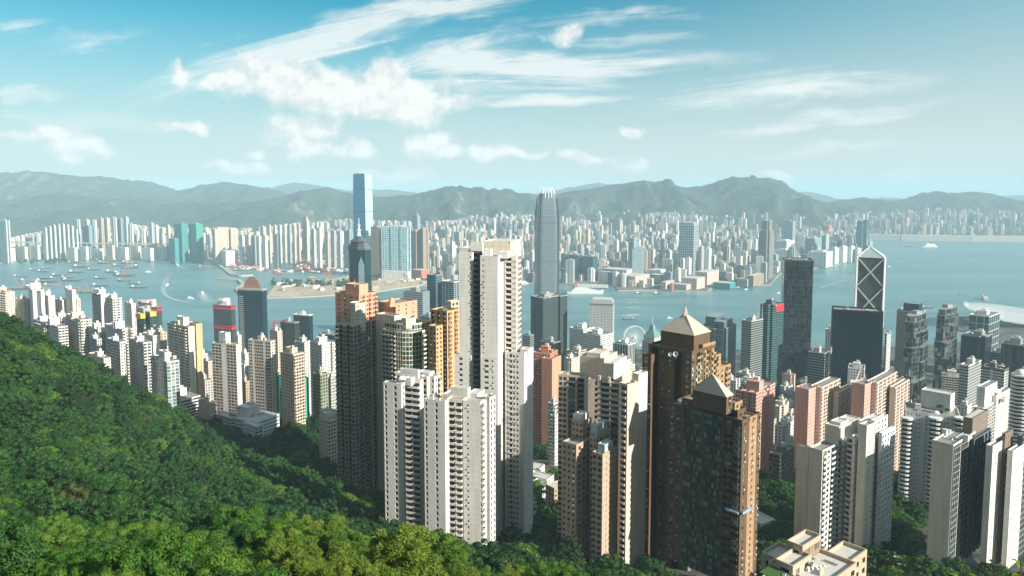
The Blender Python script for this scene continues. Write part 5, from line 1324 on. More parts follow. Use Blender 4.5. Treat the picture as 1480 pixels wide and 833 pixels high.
T('white stepped apartment block half hidden by the wooded slope, farthest left of its cluster', 48, 66, 83, 468, 760, 40, CHW, 'B3 W2.2', 'W2.4 B2.8', trim=CHW, n=4)
T('white apartment block with a plain plant box on top, in the cluster above the slope', 77, 88, 100, 460, 775, 40, CHW, 'P2 W2', 'W2.4 P1', n=3)
T('white balconied apartment block right of the plain plant box', 64, 84, 98, 474, 740, 42, CHW, 'W2.4 P.4', 'B3', trim=CHW, n=4)
T('cream and white apartment block with stacked balconies just above the tree line at left', 96, 116, 132, 464, 735, 45, M_cream, 'B2.8 W2', 'B2.8 W2.2 P.4', trim=CHW, n=4)
T('tall white tower with dark window bands flanking a bright shaft, on the left skyline', 133, 146, 159, 427, 830, 40, CHW, 'K2.6 P.3', 'P3 V1.5 P2', glass_=M_glass_black, dep=1.0)
T('white tower with dark bay windows right of the bright shaft', 152, 163, 176, 433, 820, 40, CHW, 'P1 K3', 'K2.6 P.4 W2', glass_=M_glass_black, dep=1.0, trim=CHW)
T('slim plain white tower left of the yellow-topped glass tower', 180, 190, 196, 440, 880, 40, CHW, 'P3 V1.6', 'P2 W2')
def yellow_top():
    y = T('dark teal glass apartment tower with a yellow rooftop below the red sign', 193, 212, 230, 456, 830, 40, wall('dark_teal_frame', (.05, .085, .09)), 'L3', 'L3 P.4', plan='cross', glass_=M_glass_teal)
    roof_block(y, 196, 203, 210, 455, 826, 40, 461, M_yellow); roof_block(y, 209, 217, 226, 452, 832, 40, 458, M_yellow, 'roof_hut'); roof_block(y, 198, 207, 218, 447, 838, 40, 457, M_steel, 'water_tank')
yellow_top()
T('white apartment block with two dark window stacks beside the tree line', 126, 142, 156, 478, 720, 42, CHW, 'W2.4', 'P2 W2.2 P2', plan='comb', n=3)
T('grey-white apartment block beside the tree line under the white bright-shafted tower', 130, 140, 147, 492, 690, 40, M_pale_grey, 'L2.6 P.4', 'W2.4')
T('white two-faced apartment tower with bluish shaded windows above the slope', 152, 177, 194, 478, 690, 42, CHW, 'W2.4 P.3', 'B2.6 P.5', trim=CHW, plan='comb', n=3)
T('lower grey-white block standing in front of the two-faced tower', 155, 173, 181, 496, 660, 40, M_pale_grey, 'L2.6 P.3', W2)
T('pale grey apartment tower with closely stacked white balconies left of the glass-walled block', 187, 207, 219, 497, 655, 42, M_pale_grey, 'P.5 W2.6 R1.4 W2.6', 'B2.6 P.4', trim=CHW, n=3)
T('white slab apartment tower with a bright flank behind the stacked balconies', 206, 221, 231, 487, 720, 42, CHW, 'W2.4', 'P2 V1.6 P2')
T('beige-pink slim apartment tower left of the orange-flanked tower', 224, 232, 241, 482, 740, 45, M_beige, 'V2', 'W2.2 P.5')
T('pale glass-walled apartment block with a white lift core, low beside the trees', 218, 241, 259, 525, 610, 42, M_pale_grey, 'G3 P.3', 'G3 P.5', glass_=glass('pale_glass', (.10, .16, .16), (.34, .40, .39), .5, .08), extra=((229, 238, 245, 511, 616, 42, 'rect', S(M_white, '', ''), {'clut': False}),))
of = T('tall apartment tower with grey-green windows and a plain orange flank', 242, 272, 281, 474, 690, 38, M_cream, 'L2.8 P.4 B3.2 P.3 L2.8', 'P3', glass_=M_glass_green, trim=CHW, extra=((270, 283, 292, 470, 700, 40, 'rect', S(wall('apricot_render', (.62, .40, .22)), 'P2 V1.6', 'P4 V1.4 P1', 2.95), {'clut': False}),))
roof_block(of, 255, 265, 273, 460, 700, 40, 474, CHW)
for i, (xl, xc, xr, yt, D, w_, lab) in enumerate(((284, 293, 300, 513, 880, M_white, 'small white block beyond the orange-flanked tower'), (291, 301, 307, 524, 830, M_pink_pale, 'small pinkish block right of the orange-flanked tower'), (281, 296, 307, 552, 730, M_grey, 'low grey-brown block between the orange-flanked tower and the white-striped grid tower'), (339, 344, 349, 486, 1000, M_white, 'slim white block left of the bronze-capped navy tower'))):
    T(lab, xl, xc, xr, yt, D, 42, w_, W1, W2)
T('window-gridded apartment tower with a broad white stripe down its centre, under the plain red-banded tower', 306, 341, 348, 500, 650, 22, STN, 'L2.6 L2.6 L2.6 P.3 Q3.4 P.3 L2.6 L2.6 L2.6', 'P2 Q2 P.5', trim=CHW, hh=1.7, fh=2.9, n=3, extra=((316, 326, 333, 483, 656, 30, 'rect', S(M_white, '', ''), {'clut': False}),))
T('window-gridded beige apartment tower with a narrow white stripe, right of the broad-striped one', 359, 391, 398, 495, 640, 22, STN, 'L2.6 L2.6 P.3 Q2.6 P.3 L2.6 L2.6 L2.6', 'P2 L2', trim=CHW, hh=1.7, fh=2.9, n=3)
for xl, xc, xr, yt, D, w_, lab in ((347, 354, 360, 512, 900, M_white, 'slim white block behind the beige gridded tower'), (348, 355, 361, 553, 720, M_tan, 'brown low block between the two striped grid towers'), (390, 401, 408, 480, 820, M_pink_pale, 'pale pinkish block behind the netted site'), (349, 353, 362, 528, 800, M_white, 'white block between the two striped grid towers')):
    T(lab, xl, xc, xr, yt, D, 40, w_, W1, W2)
T('warm beige apartment tower with tight rows of balconies at the forest edge', 405, 424, 439, 514, 620, 35, wall('peach_render', (.64, .51, .40)), 'W2.2 P.3', 'B2.4 P.2', trim=wall('peach_render', (.64, .51, .40)), fh=2.85, n=3, extra=((412, 422, 430, 505, 626, 35, 'rect', S(M_beige, '', ''), {'clut': False}),))
def net(label, xl, xc, xr, yt, D, th, m):
    T(label, xl, xc, xr, yt, D, th, m, '', '', n=1)
net('building under construction wrapped in dark green netting', 396, 403, 407, 545, 680, 30, plain('dark_green_netting', (.01, .10, .07), .95)); net('slim building wrapped in bright mint netting', 437, 441, 446, 548, 660, 40, plain('mint_netting', (.10, .42, .33), .95))
T('grey-white apartment tower behind the warm beige balconied one', 425, 440, 452, 497, 760, 35, M_pale_grey, W1, W2)
T('white-blue and beige apartment tower with small windows left of the dark coral-crowned tower', 448, 465, 487, 499, 700, 45, CHW, 'P1 W2.2 R1.5 W2.2', 'W2.2 P.3', plan='comb')
T('olive apartment tower with a yellowish roof low in front of the white-blue tower', 452, 463, 474, 543, 650, 35, wall('olive_render', (.26, .27, .19)), 'L2.4 P.3', 'L2.2 P.5', glass_=M_glass_green)
T('white block with dark recess beside the olive tower', 470, 478, 487, 548, 690, 35, M_grey, 'W2.2', 'W2.2')
# low buildings at the wood's edge
def lowblock():
    r = AP('long white low-rise apartment block with two wings and pale roofs at the forest edge', (320, 368, 404, 612, 590, 30, 'step', S(M_white_cool, 'S3.0 P.3', 'S3 P.5', 2.9, roof=M_roof_pale, glass=M_glass_blue, hh=1.2), {'n': 3}),
       (352, 369, 380, 618, 570, 38, 'rect', S(M_white_cool, 'W2.4 P.6', 'B2.8 P.3', 2.9, roof=M_roof_pale, trim=M_white_cool), {'n': 1, 'big': False}),
       (313, 333, 345, 606, 612, 38, 'rect', S(M_white_cool, 'S3 P.3', 'S3 P.4', 2.9, roof=M_roof_pale), {'n': 1, 'big': False}), name='apartment_block', cat='apartment block')
lowblock()
T('beige low block with a flat roof beside the forest edge, left of the broad-striped tower', 287, 303, 313, 585, 610, 40, M_beige, '', 'V2.4', name='apartment_block', cat='apartment block')
T('long pale podium roof at the forest edge below the orange-flanked tower', 232, 262, 290, 580, 625, 35, M_white, 'S3', 'S3', name='podium', cat='building')
T('cream low flat-roofed block half hidden by the slope below the white stepped cluster', 128, 150, 160, 520, 640, 40, M_cream, '', 'V3', name='apartment_block', cat='apartment block')
T('stepped cream house block with terraces beside the dark coral-crowned tower', 456, 474, 490, 610, 540, 42, M_cream, 'W2.4 P.5', 'L2.4 P.4', plan='step', name='apartment_block', cat='apartment block', n=5, extra=((462, 478, 492, 600, 552, 42, 'rect', S(M_cream, W1, W2, 2.9), {'n': 2, 'big': False}),))
# centre, behind the hero towers
T('small grey-white apartment tower at the foot of the terracotta tower', 792, 800, 807, 585, 600, 35, M_pale_grey, W1, 'B2.4 P.3')
T('low grey block beside the foot of the terracotta tower', 795, 802, 808, 603, 570, 35, M_pale_grey, W1, W2)
for xl, xc, xr, yt, D, w_, lab in ((812, 826, 838, 520, 900, M_cream, 'cream block behind the beige group, left'), (858, 874, 888, 521, 800, M_white, 'white stepped block above the beige group'), (826, 836, 846, 512, 950, M_grey, 'grey block behind the beige group near the louvred office'), (888, 900, 912, 524, 820, M_cream, 'cream block with white parapet behind the slender blank tower')):
    T(lab, xl, xc, xr, yt, D, 40, w_, W1, W2, plan='step', n=3)
# centre right lower fill
for xl, xc, xr, yt, D, w_, pl, lab in ((1100, 1112, 1122, 612, 720, M_beige, 'step', 'beige stepped block between the rose tower and the pale pink pair'), (1117, 1130, 1143, 590, 760, M_cream, 'cross', 'cream tower with a cross-shaped plan behind the pale pink pair, left'), (1120, 1128, 1137, 582, 800, M_beige, 'rect', 'slim beige tower behind the cross-shaped cream tower'),
      (1131, 1141, 1152, 606, 700, M_grey, 'cross', 'grey tower left of the pale pink pair'), (1093, 1103, 1119, 655, 640, M_pink, 'rect', 'pink block low behind the rose tower'), (1120, 1133, 1147, 618, 640, M_white, 'notch', 'white apartment block low between the rose and pale pink towers')):
    T(lab, xl, xc, xr, yt, D, 42, w_, W1, W2, plan=pl)
T('dark brown-grey apartment tower standing in shade left of the ivory zigzag tower', 1112, 1128, 1148, 660, 520, 45, wall('shadow_brown', (.16, .145, .13)), 'K2.6 P.3', 'W2.2 P.3', dep=.8)  # shade on this tower is put into its dark wall colour
T('white stepped apartment tower with cut-out screen top right of the rounded-balcony tower', 1399, 1420, 1462, 592, 610, 50, M_white, W1, 'B2.6 P.4 W2.2', plan='step', trim=M_white, n=3, extra=((1412, 1424, 1441, 562, 618, 50, 'rect', S(M_white, 'P2 V1.6', 'P2 V1.8'), {'n': 1}), (1430, 1440, 1460, 574, 628, 50, 'rect', S(M_white, 'P1', 'W1.8 P.2'), {'n': 1})))
cyl = T('white tower with spiral rounded balconies at the right frame edge', 1466, 1476, 1490, 546, 560, 45, M_white, 'P1', 'P2')
half_round(cyl, 1477, 542, 557, 7.4, pbase(*P(1477, 546, 560)[:2]), dict(wall=M_white, glass=M_glass_black)); tank_dome(cyl, 1475, 540, 557, 4.0, M_white)
for xl, xc, xr, yt, D, w_, lab in ((1384, 1394, 1404, 590, 680, M_white, 'small white block between the rounded-balcony tower and the screen-topped tower'), (1456, 1466, 1478, 598, 680, M_pale_grey, 'grey-white block behind the spiral balcony tower'), (1318, 1332, 1346, 598, 760, M_dark_grey, 'dark block behind the rounded-balcony tower'), (1362, 1378, 1392, 600, 720, M_grey, 'grey block behind the roof garden of the rounded-balcony tower')):
    T(lab, xl, xc, xr, yt, D, 50, w_, W1, W2)

# ---------------------------------------------------------------- lower city between the towers: individually built small blocks
def inside(p, polys, m=0.0):
    for b in polys:
        if b[0] - m <= p[0] <= b[2] + m and b[1] - m <= p[1] <= b[3] + m: return True
    return False
def boxes(): return [(min(q[0] for q in p), min(q[1] for q in p), max(q[0] for q in p), max(q[1] for q in p)) for p in FOOT]
def lower_city():
    r = random.Random(5); BB = boxes(); pal = [M_white, M_cream, M_beige, M_pale_grey, M_grey, M_pink_pale, CHW, STN]; pn = ['white', 'cream', 'beige', 'pale grey', 'grey', 'pinkish', 'chalk white', 'stone coloured']
    dark = [M_dark_grey, M_slate]; cnt = {}; tries = 0; made = []
    zones = ['behind the left tree line', 'under the navy bronze-capped tower', 'behind the coral-crowned towers', 'around the terracotta tower', 'between the beige group and the harbour', 'between brown pair and green glass tower', 'around the pale pink pair', 'below the faceted mirror pair', 'near the right edge']
    zx = [200, 440, 640, 815, 930, 1110, 1260, 1390, 1600]
    while len(made) < 210 and tries < 9000:
        tries += 1
        D = r.uniform(760, 1520); px = r.uniform(-10, 1490)
        if px < 210 and D < 900: continue
        x = (px - 740) / FPX * D
        if D > shore_y(x) - 70: continue
        w, d = r.uniform(13, 26), r.uniform(13, 24)
        if inside((x, D), BB, max(w, d) * .55): continue
        z = gz(x, D); h = r.choice((25, 35, 45, 60, 75, 90)) * r.uniform(.8, 1.25)
        if D > 1250: h *= 1.2
        # keep below the photographed skyline of this quarter
        lim = np.interp(px, [0, 130, 240, 300, 420, 490, 760, 840, 930, 1060, 1140, 1210, 1290, 1400, 1480], [470, 480, 500, 530, 500, 500, 520, 525, 525, 548, 545, 545, 530, 520, 520])
        top = CAMZ - (lim - HOR) / FPX * D
        h = min(h, top - z - r.uniform(0, 25))
        if h < 14: continue
        i = r.randrange(len(pal)); wm = pal[i]; th = r.uniform(20, 55); c = np.array((x, D)); t = R(th)
        e1 = np.array((-math.cos(t), math.sin(t))); e2 = np.array((math.sin(t), math.cos(t)))
        pl = r.choice(('rect', 'rect', 'cross', 'step', 'comb')); poly = uvp((c, e1, e2, w, d), pl)
        k = (pn[i], next(j for j, v in enumerate(zx) if px <= v)); cnt[k] = cnt.get(k, 0) + 1
        form = {'rect': 'slab block', 'cross': 'cross-shaped block', 'step': 'stepped block', 'comb': 'ribbed block'}[pl]
        made.append((px, k, form, poly, z, h, wm, r.random())); BB.append((x - w * .6, D - w * .2, x + w * .6, D + w)); FOOT.append(poly)
    groups = {}
    for m_ in sorted(made, key=lambda q: q[0]): groups.setdefault((m_[1], m_[2]), []).append(m_)
    ords = ['leftmost', 'second from left', 'third from left', 'fourth from left', 'fifth from left', 'sixth from left', 'seventh from left', 'eighth from left', 'ninth from left', 'tenth from left', 'eleventh from left', 'twelfth from left', 'thirteenth from left', 'fourteenth from left']
    for ((cn, zi), form), ms in groups.items():
        for j, (px, k, f, poly, z, h, wm, q) in enumerate(ms):
            lab = f'{cn} lower {form} {zones[zi]}' + (f', {ords[min(j, 13)]}' if len(ms) > 1 else '')
            c = np.mean(poly, 0); root = root_at('city_block', lab, 'building', c[0], c[1], z, 'lower blocks between the towers')
            mb = MB(); sp = S(wm, ('L2.6 P.3', 'W2.4 P.4', 'S3 P.3')[int(q * 3)], ('W2.4 P.5', 'B2.8 P.4', 'V2 P1.2')[int(q * 7) % 3], 3.0, rev=False, trim=wm)
            vol(mb, poly, z - 4, z + h, sp); child(mb, 'block_wall', root); clutter(root, poly, z + h, sp, int(q * 999), 1)
lower_city()
# construction crane behind the pale pink pair
def crane():
    p = P(1236, 556, 640); root = root_at('construction_crane', 'white luffing construction crane behind the pale pink pair', 'crane', *p); mb = MB()
    mb.bar((p[0], p[1], p[2] - 40), (p[0], p[1], p[2] + 2), 1.3, M_white_metal); child(mb, 'mast', root)
    mb = MB(); a = P(1236, 552, 640); b = P(1244, 534, 640); mb.bar(a, b, 1.0, M_white_metal, .5); child(mb, 'jib', root)
    mb = MB(); mb.box((a[0] - 2, a[1], a[2] - 1), (5, 2.4, 2.4), M_white_metal); child(mb, 'cab', root)
crane()
def red_crane():
    p = P(396, 472, 830); root = root_at('construction_crane', 'red tower crane mast beside the netted building site', 'crane', *p); mb = MB(); mb.bar((p[0], p[1], p[2] - 90), (p[0], p[1], p[2] + 6), 1.4, M_red); child(mb, 'mast', root)
    mb = MB(); mb.bar((p[0] - 4, p[1], p[2] + 3), (p[0] + 14, p[1], p[2] + 8), .9, M_red); child(mb, 'jib', root)
red_crane()
# low houses and lanes between the tall tower and the beige group
for i, (px, py, D, w, d, h, lab) in enumerate(((779, 672, 560, 16, 12, 7, 'small flat-roofed house between the tallest tower and beige group, farthest of three'), (790, 688, 530, 18, 11, 6, 'small flat-roofed house between the tallest tower and beige group, middle of three'), (784, 704, 505, 15, 12, 6, 'small flat-roofed house between the tallest tower and beige group, nearest of three'), (801, 712, 470, 9, 16, 16, 'tan low block against the beige group'), (1100, 778, 420, 16, 12, 6, 'small white house below the rose pink tower'), (1306, 824, 330, 12, 9, 3.5, 'pale roof at the bottom edge among dark trees'))):
    p = P(px, py, D); lab = ' '.join(lab.split()[:16]); g = gz(p[0], p[1]); root = root_at('house', lab, 'house', p[0], p[1], g)
    t = R(25 + 9 * i); e1 = np.array((-math.cos(t), math.sin(t))); e2 = np.array((math.sin(t), math.cos(t))); po = uvp((np.array(p[:2]), e1, e2, w, d), 'rect'); FOOT.append(po)
    mb = MB(); vol(mb, po, g - 3, g + h, S(M_white if i != 3 else M_tan, 'L2.6 P.5', 'W2.6 P.5', 3.0, roof=M_roof_pale)); child(mb, 'house_wall', root); clutter(root, po, g + h, S(M_white, '', ''), i, 1, False)
# ================================================================== trees
def leaf_mat(name, c1, c2, trans=.08):
    m = bpy.data.materials.new(name); m.use_nodes = True; k = NT(m.node_tree)
    rn = k.n('ShaderNodeObjectInfo').outputs['Random']; ob = k.n('ShaderNodeTexCoord').outputs['Object']
    f = k.m('ADD', k.m('MULTIPLY', rn, .75), k.m('MULTIPLY', k.m('SUBTRACT', k.noise(ob, .45, 3, .6), .4), 1.0), clamp=True)
    c = k.mix(f, c1, c2)
    d = k.n('ShaderNodeBsdfPrincipled'); k.put(d.inputs['Base Color'], c); d.inputs['Roughness'].default_value = .6; d.inputs['Specular IOR Level'].default_value = .25
    t = k.n('ShaderNodeBsdfTranslucent'); k.put(t.inputs[0], k.mix(1.0, c, (1.3, 1.3, .6), 'MULTIPLY'))
    mx = k.n('ShaderNodeMixShader'); mx.inputs[0].default_value = trans; k.t.links.new(d.outputs[0], mx.inputs[1]); k.t.links.new(t.outputs[0], mx.inputs[2])
    o = k.n('ShaderNodeOutputMaterial'); k.t.links.new(mx.outputs[0], o.inputs[0]); return m
M_leaf = leaf_mat('leaves_mid', (.008, .046, .009), (.040, .112, .016))
M_leaf_dark = leaf_mat('leaves_dark', (.006, .028, .006), (.024, .070, .011))
M_leaf_bright = leaf_mat('leaves_bright', (.030, .110, .010), (.115, .205, .022), .2)
M_needle = leaf_mat('needles', (.080, .165, .020), (.21, .27, .038), .2)
M_leaf_olive = leaf_mat('leaves_olive', (.040, .060, .014), (.085, .095, .026))
M_bark = plain('bark', (.09, .065, .045), .95)
def crown_mesh(seed, rx, rz, lobes, per, leaf, mat, tuft=False, lob=(.20, .38)):
    r = np.random.default_rng(seed)
    i_ = np.arange(lobes) + .5; ph = i_ * 2.39996 + r.uniform(0, 6.3); cz = 1 - 1.25 * i_ / lobes; sr = np.sqrt(np.maximum(0, 1 - cz ** 2))
    u = np.stack((np.cos(ph) * sr, np.sin(ph) * sr, cz), 1) + r.normal(size=(lobes, 3)) * .13
    rad = r.uniform(.70, 1.08, lobes)
    cen = u * rad[:, None] * np.array((rx, rx * r.uniform(.8, 1.05), rz))
    lr = rx * r.uniform(*lob, lobes)
    V = r.normal(size=(lobes, per, 3)); V /= np.linalg.norm(V, axis=2)[:, :, None]; V[:, :, 2] = np.where(V[:, :, 2] < -.3, -V[:, :, 2], V[:, :, 2])
    pos = (cen[:, None] + V * (lr[:, None, None] * r.uniform(.7, 1.08, (lobes, per, 1))) * np.array((1, 1, .8))).reshape(-1, 3)
    nrm = (V + r.normal(size=V.shape) * .30).reshape(-1, 3); nrm /= np.linalg.norm(nrm, axis=1)[:, None]
    n = len(pos); a = np.cross(nrm, r.normal(size=(n, 3))); a /= np.linalg.norm(a, axis=1)[:, None]; b = np.cross(nrm, a)
    s = leaf * r.uniform(.6, 1.35, (n, 1)); 
    if tuft: a2 = (V.reshape(-1, 3) + r.normal(size=(n, 3)) * .45); a2 /= np.linalg.norm(a2, axis=1)[:, None]; a = a2; b = np.cross(nrm, a); b /= np.maximum(np.linalg.norm(b, axis=1)[:, None], 1e-6); sa, sb = s * 1.9, s * .30
    else: sa, sb = s, s * .62
    q = np.stack((pos - a * sa, pos - b * sb, pos + a * sa, pos + b * sb), 1)
    me = bpy.data.meshes.new('crown'); me.vertices.add(n * 4); me.vertices.foreach_set('co', q.reshape(-1).astype(np.float32))
    me.loops.add(n * 4); me.loops.foreach_set('vertex_index', np.arange(n * 4, dtype=np.int32)); me.polygons.add(n); me.polygons.foreach_set('loop_start', np.arange(0, n * 4, 4, dtype=np.int32))
    me.materials.append(mat); me.update(calc_edges=True); return me
def trunk_mesh(seed, h, rad):
    r = random.Random(seed); mb = MB(); p = Vector((0, 0, -1.5)); top = Vector((r.uniform(-.6, .6), r.uniform(-.6, .6), h * .62)); mid = (p + top) / 2 + Vector((r.uniform(-.3, .3), r.uniform(-.3, .3), 0))
    mb.bar(p, mid, rad * 2, M_bark, rad * 1.5); mb.bar(mid, top, rad * 1.5, M_bark, rad * .9)
    for i in range(5):
        t = 2 * math.pi * i / 5 + r.uniform(-.4, .4); s = mid.lerp(top, r.uniform(.3, 1)); mb.bar(s, s + Vector((math.cos(t) * h * .28, math.sin(t) * h * .28, h * r.uniform(.12, .3))), rad * .8, M_bark, rad * .25)
    o = mb.build('trunk'); me = o.data; bpy.data.objects.remove(o); return me
# kinds: (crown mesh, crown base height, trunk mesh)
KINDS_FAR, KINDS_NEAR = [], []
for i in range(7):
    h = (8.5, 9.5, 7.5, 8.5, 10.5, 8, 8)[i]; KINDS_FAR.append((crown_mesh(100 + i, (4.4, 5.0, 4.2, 4.8, 4.0, 5.2, 4.0)[i], (4.0, 4.8, 3.4, 3.9, 5.8, 3.6, 4.0)[i], 30, 120, .30, (M_leaf, M_leaf, M_leaf_dark, M_leaf, M_leaf_dark, M_leaf_bright, M_leaf_olive)[i]), h * .62, trunk_mesh(i, h, .28)))
for i in range(4):
    h = (8, 9, 7, 8)[i]; KINDS_NEAR.append((crown_mesh(200 + i, (3.8, 4.2, 3.6, 3.4)[i], (3.3, 3.8, 3.0, 3.8)[i], (48, 56, 44, 110)[i], (430, 400, 430, 190)[i], .13, (M_leaf_bright, M_leaf, M_leaf_bright, M_needle)[i], i == 3, (.18, .36) if i < 3 else (.13, .2)), h * .6, trunk_mesh(20 + i, h, .22)))
def blocked_fn(margin):
    B = np.array(boxes())
    def f(x, y):
        out = np.zeros(len(x), bool)
        for b in B: out |= (x > b[0] - margin) & (x < b[2] + margin) & (y > b[1] - margin) & (y < b[3] + margin)
        return out
    return f
def plant_all():
    g = np.random.default_rng(3); blocked = blocked_fn(3.0)
    xs, ys = np.meshgrid(np.arange(-640, 520, 5.7), np.arange(58, 1250, 5.7)); x = xs.ravel() + g.uniform(-2.6, 2.6, xs.size); y = ys.ravel() + g.uniform(-2.6, 2.6, xs.size)
    px = 740 + FPX * x / y
    keep = (px > -120) & (px < 1560)
    wood = (px < 560) & (y < 600) | (y < 175) & (px < 985) | (px < 700) & (y < 330)
    edge = fbm(x, y, 70, 3, 8)
    parks = ((y > 170) & (y < 560) & (px >= 540) & (edge > .44)) | ((y >= 560) & (y < 760) & (edge > .60)) | ((y >= 760) & (edge > .72))
    parks |= (px > 1255) & (px < 1350) & (y > 290) & (y < 470) | (px > 1085) & (px < 1160) & (y > 330) & (y < 480)
    lanes = (np.abs(edge - .5) < .012) & (y > 250)
    keep &= (wood | parks) & ~blocked(x, y) & ~((px > 985) & (y < 235))
    keep &= ~(~wood & lanes) & ~((px > 600) & (y < 98))
    x, y, px = x[keep], y[keep], px[keep]; z = ground(x, y) + np.where(y > 165, g.uniform(-2.2, 1.6, len(x)), g.uniform(-.8, .8, len(x)))
    far = y > 150
    # distance thinning of what nobody can see: behind the crest
    n = len(x); sc_ = g.uniform(.42, 1.12, n) * np.where(g.random(n) < .12, 1.3, 1.0) * np.where(y < 150, 1.0, 1.0); rot = g.uniform(0, 6.28, n)
    kind = np.where(y > 165, g.integers(0, 6, n), g.integers(0, 4, n))
    # bright pine-like tufts gather on the near spur in the middle, broad bright trees left and right of it
    near = y <= 165
    pine = near & (((px > 395) & (px < 600)) | ((px > 640) & (px < 740))) & (g.random(n) < .75); kind[pine] = 3
    kind[near & ~pine & (kind == 3)] = 0
    col_br = (fbm(x, y, 45, 3, 17) > .64) & ~near; kind[col_br & (g.random(n) < .6)] = 5; kind[(kind == 5) & ~col_br & ~near & (g.random(n) < .6)] = 0; kind[~near & (g.random(n) < .015)] = 6
    py = 416.5 - FPX * ((y * math.sin(PITCH) + (z + 5 - CAMZ) * math.cos(PITCH)) / (y * math.cos(PITCH) - (z + 5 - CAMZ) * math.sin(PITCH)) - SH)
    # which trees show: march the line of sight over the terrain
    vis = np.ones(n, bool)
    for t in np.linspace(.25, .93, 16):
        vis &= (CAMZ + (z + 7 - CAMZ) * t) > ground(x * t, y * t) + 4.5
    inframe = (px > -15) & (px < 1495) & (py < 850) & vis
    size = np.where(inframe, sc_ / y, 0)
    order = np.argsort(-size); chosen = order[:300]
    C_ = np.zeros(n, bool); C_[chosen] = size[chosen] > 0
    labs = {('near', 3): 'yellow-green tufted tree on the near spur below the white apartment blocks', ('near', 0): 'bright broad-leaved tree in the foreground canopy at the bottom of the picture', ('near', 1): 'deep green broad-leaved tree in the foreground canopy at the bottom edge', ('near', 2): 'low bright green tree in the foreground canopy along the bottom'}
    for i in np.nonzero(C_)[0]:
        nearq = near[i]; K = (KINDS_NEAR if nearq else KINDS_FAR)[kind[i]]
        lab = labs[('near', int(kind[i]))] if nearq else ('dark green forest tree on the lower wooded slope', 'mid green forest tree on the lower wooded slope', 'yellowish green forest tree on the lower wooded slope', 'olive brown forest tree on the lower wooded slope')[(1, 1, 0, 1, 0, 2, 3)[kind[i]]]
        t_ = tag(empty('tree', (x[i], y[i], z[i]), rot[i]), lab, 'tree', lab.replace('tree', 'trees', 1))
        t_.scale = (sc_[i],) * 3
        c = bpy.data.objects.new('crown', K[0]); col.objects.link(c); c.parent = t_; c.location = (0, 0, K[1])
        tr = bpy.data.objects.new('trunk', K[2]); col.objects.link(tr); tr.parent = t_
    # the rest of the wood: one object that scatters the same crowns
    rest = ~C_ & ((vis | (y < 700)))
    groups_ = [(KINDS_NEAR[k_], rest & near & (kind == k_)) for k_ in range(4)] + [(KINDS_FAR[k_], rest & ~near & (kind == k_)) for k_ in range(7)]
    forest(x, y, z, sc_, rot, groups_)
    print('trees', n, 'individual', int(C_.sum()))
def forest(x, y, z, s, rot, groups_):
    ids = np.full(len(x), -1)
    protos = []
    for gi, (K, m_) in enumerate(groups_): ids[m_] = gi; protos.append(K)
    k = ids >= 0; me = bpy.data.meshes.new('forest'); n = int(k.sum())
    base = np.array([K[1] for K in protos])[ids[k]]
    me.vertices.add(n); me.vertices.foreach_set('co', np.stack((x[k], y[k], z[k] + base * s[k]), -1).astype(np.float32).ravel())
    for nm, arr, ty in (('scl', s[k], 'FLOAT'), ('rot', rot[k], 'FLOAT'), ('kid', ids[k], 'INT')):
        at = me.attributes.new(nm, ty, 'POINT'); at.data.foreach_set('value', arr.astype(np.float32 if ty == 'FLOAT' else np.int32))
    o = bpy.data.objects.new('forest', me); col.objects.link(o); tag(o, kind='stuff')
    ng = bpy.data.node_groups.new('forest_scatter', 'GeometryNodeTree')
    ng.interface.new_socket('Geometry', in_out='INPUT', socket_type='NodeSocketGeometry'); ng.interface.new_socket('Geometry', in_out='OUTPUT', socket_type='NodeSocketGeometry')
    gi = ng.nodes.new('NodeGroupInput'); go = ng.nodes.new('NodeGroupOutput'); join = ng.nodes.new('GeometryNodeJoinGeometry')
    def attr(nm, ty): a = ng.nodes.new('GeometryNodeInputNamedAttribute'); a.data_type = ty; a.inputs[0].default_value = nm; return a.outputs[0]
    sc2, ro2, kd = attr('scl', 'FLOAT'), attr('rot', 'FLOAT'), attr('kid', 'INT')
    cx = ng.nodes.new('ShaderNodeCombineXYZ'); ng.links.new(ro2, cx.inputs[2])
    for i, K in enumerate(protos):
        if not (ids == i).any(): continue
        src = next((ob for ob in bpy.data.objects if ob.name.startswith('crown') and ob.data == K[0] and ob.parent), None)
        if src is None:
            j = int(np.nonzero(ids == i)[0][0]); t_ = tag(empty('tree', (float(x[j]), float(y[j]), float(z[j])), float(rot[j])), 'forest tree standing within the far wood', 'tree', 'trees of the far wood'); t_.scale = (float(s[j]),) * 3
            src = bpy.data.objects.new('crown', K[0]); col.objects.link(src); src.parent = t_; src.location = (0, 0, K[1]); tr = bpy.data.objects.new('trunk', K[2]); col.objects.link(tr); tr.parent = t_
        oi = ng.nodes.new('GeometryNodeObjectInfo'); oi.transform_space = 'ORIGINAL'; oi.inputs['Object'].default_value = src; oi.inputs['As Instance'].default_value = True
        ip = ng.nodes.new('GeometryNodeInstanceOnPoints'); cmp = ng.nodes.new('FunctionNodeCompare'); cmp.data_type = 'INT'; cmp.operation = 'EQUAL'
        ins = [q for q in cmp.inputs if q.type == 'INT']; ng.links.new(kd, ins[0]); ins[1].default_value = i
        ng.links.new(gi.outputs[0], ip.inputs['Points']); ng.links.new(cmp.outputs[0], ip.inputs['Selection']); ng.links.new(oi.outputs['Geometry'], ip.inputs['Instance'])
        ng.links.new(cx.outputs[0], ip.inputs['Rotation']); ng.links.new(sc2, ip.inputs['Scale']); ng.links.new(ip.outputs[0], join.inputs[0])
    ng.links.new(join.outputs[0], go.inputs[0])
    md = o.modifiers.new('scatter', 'NODES'); md.node_group = ng
plant_all()
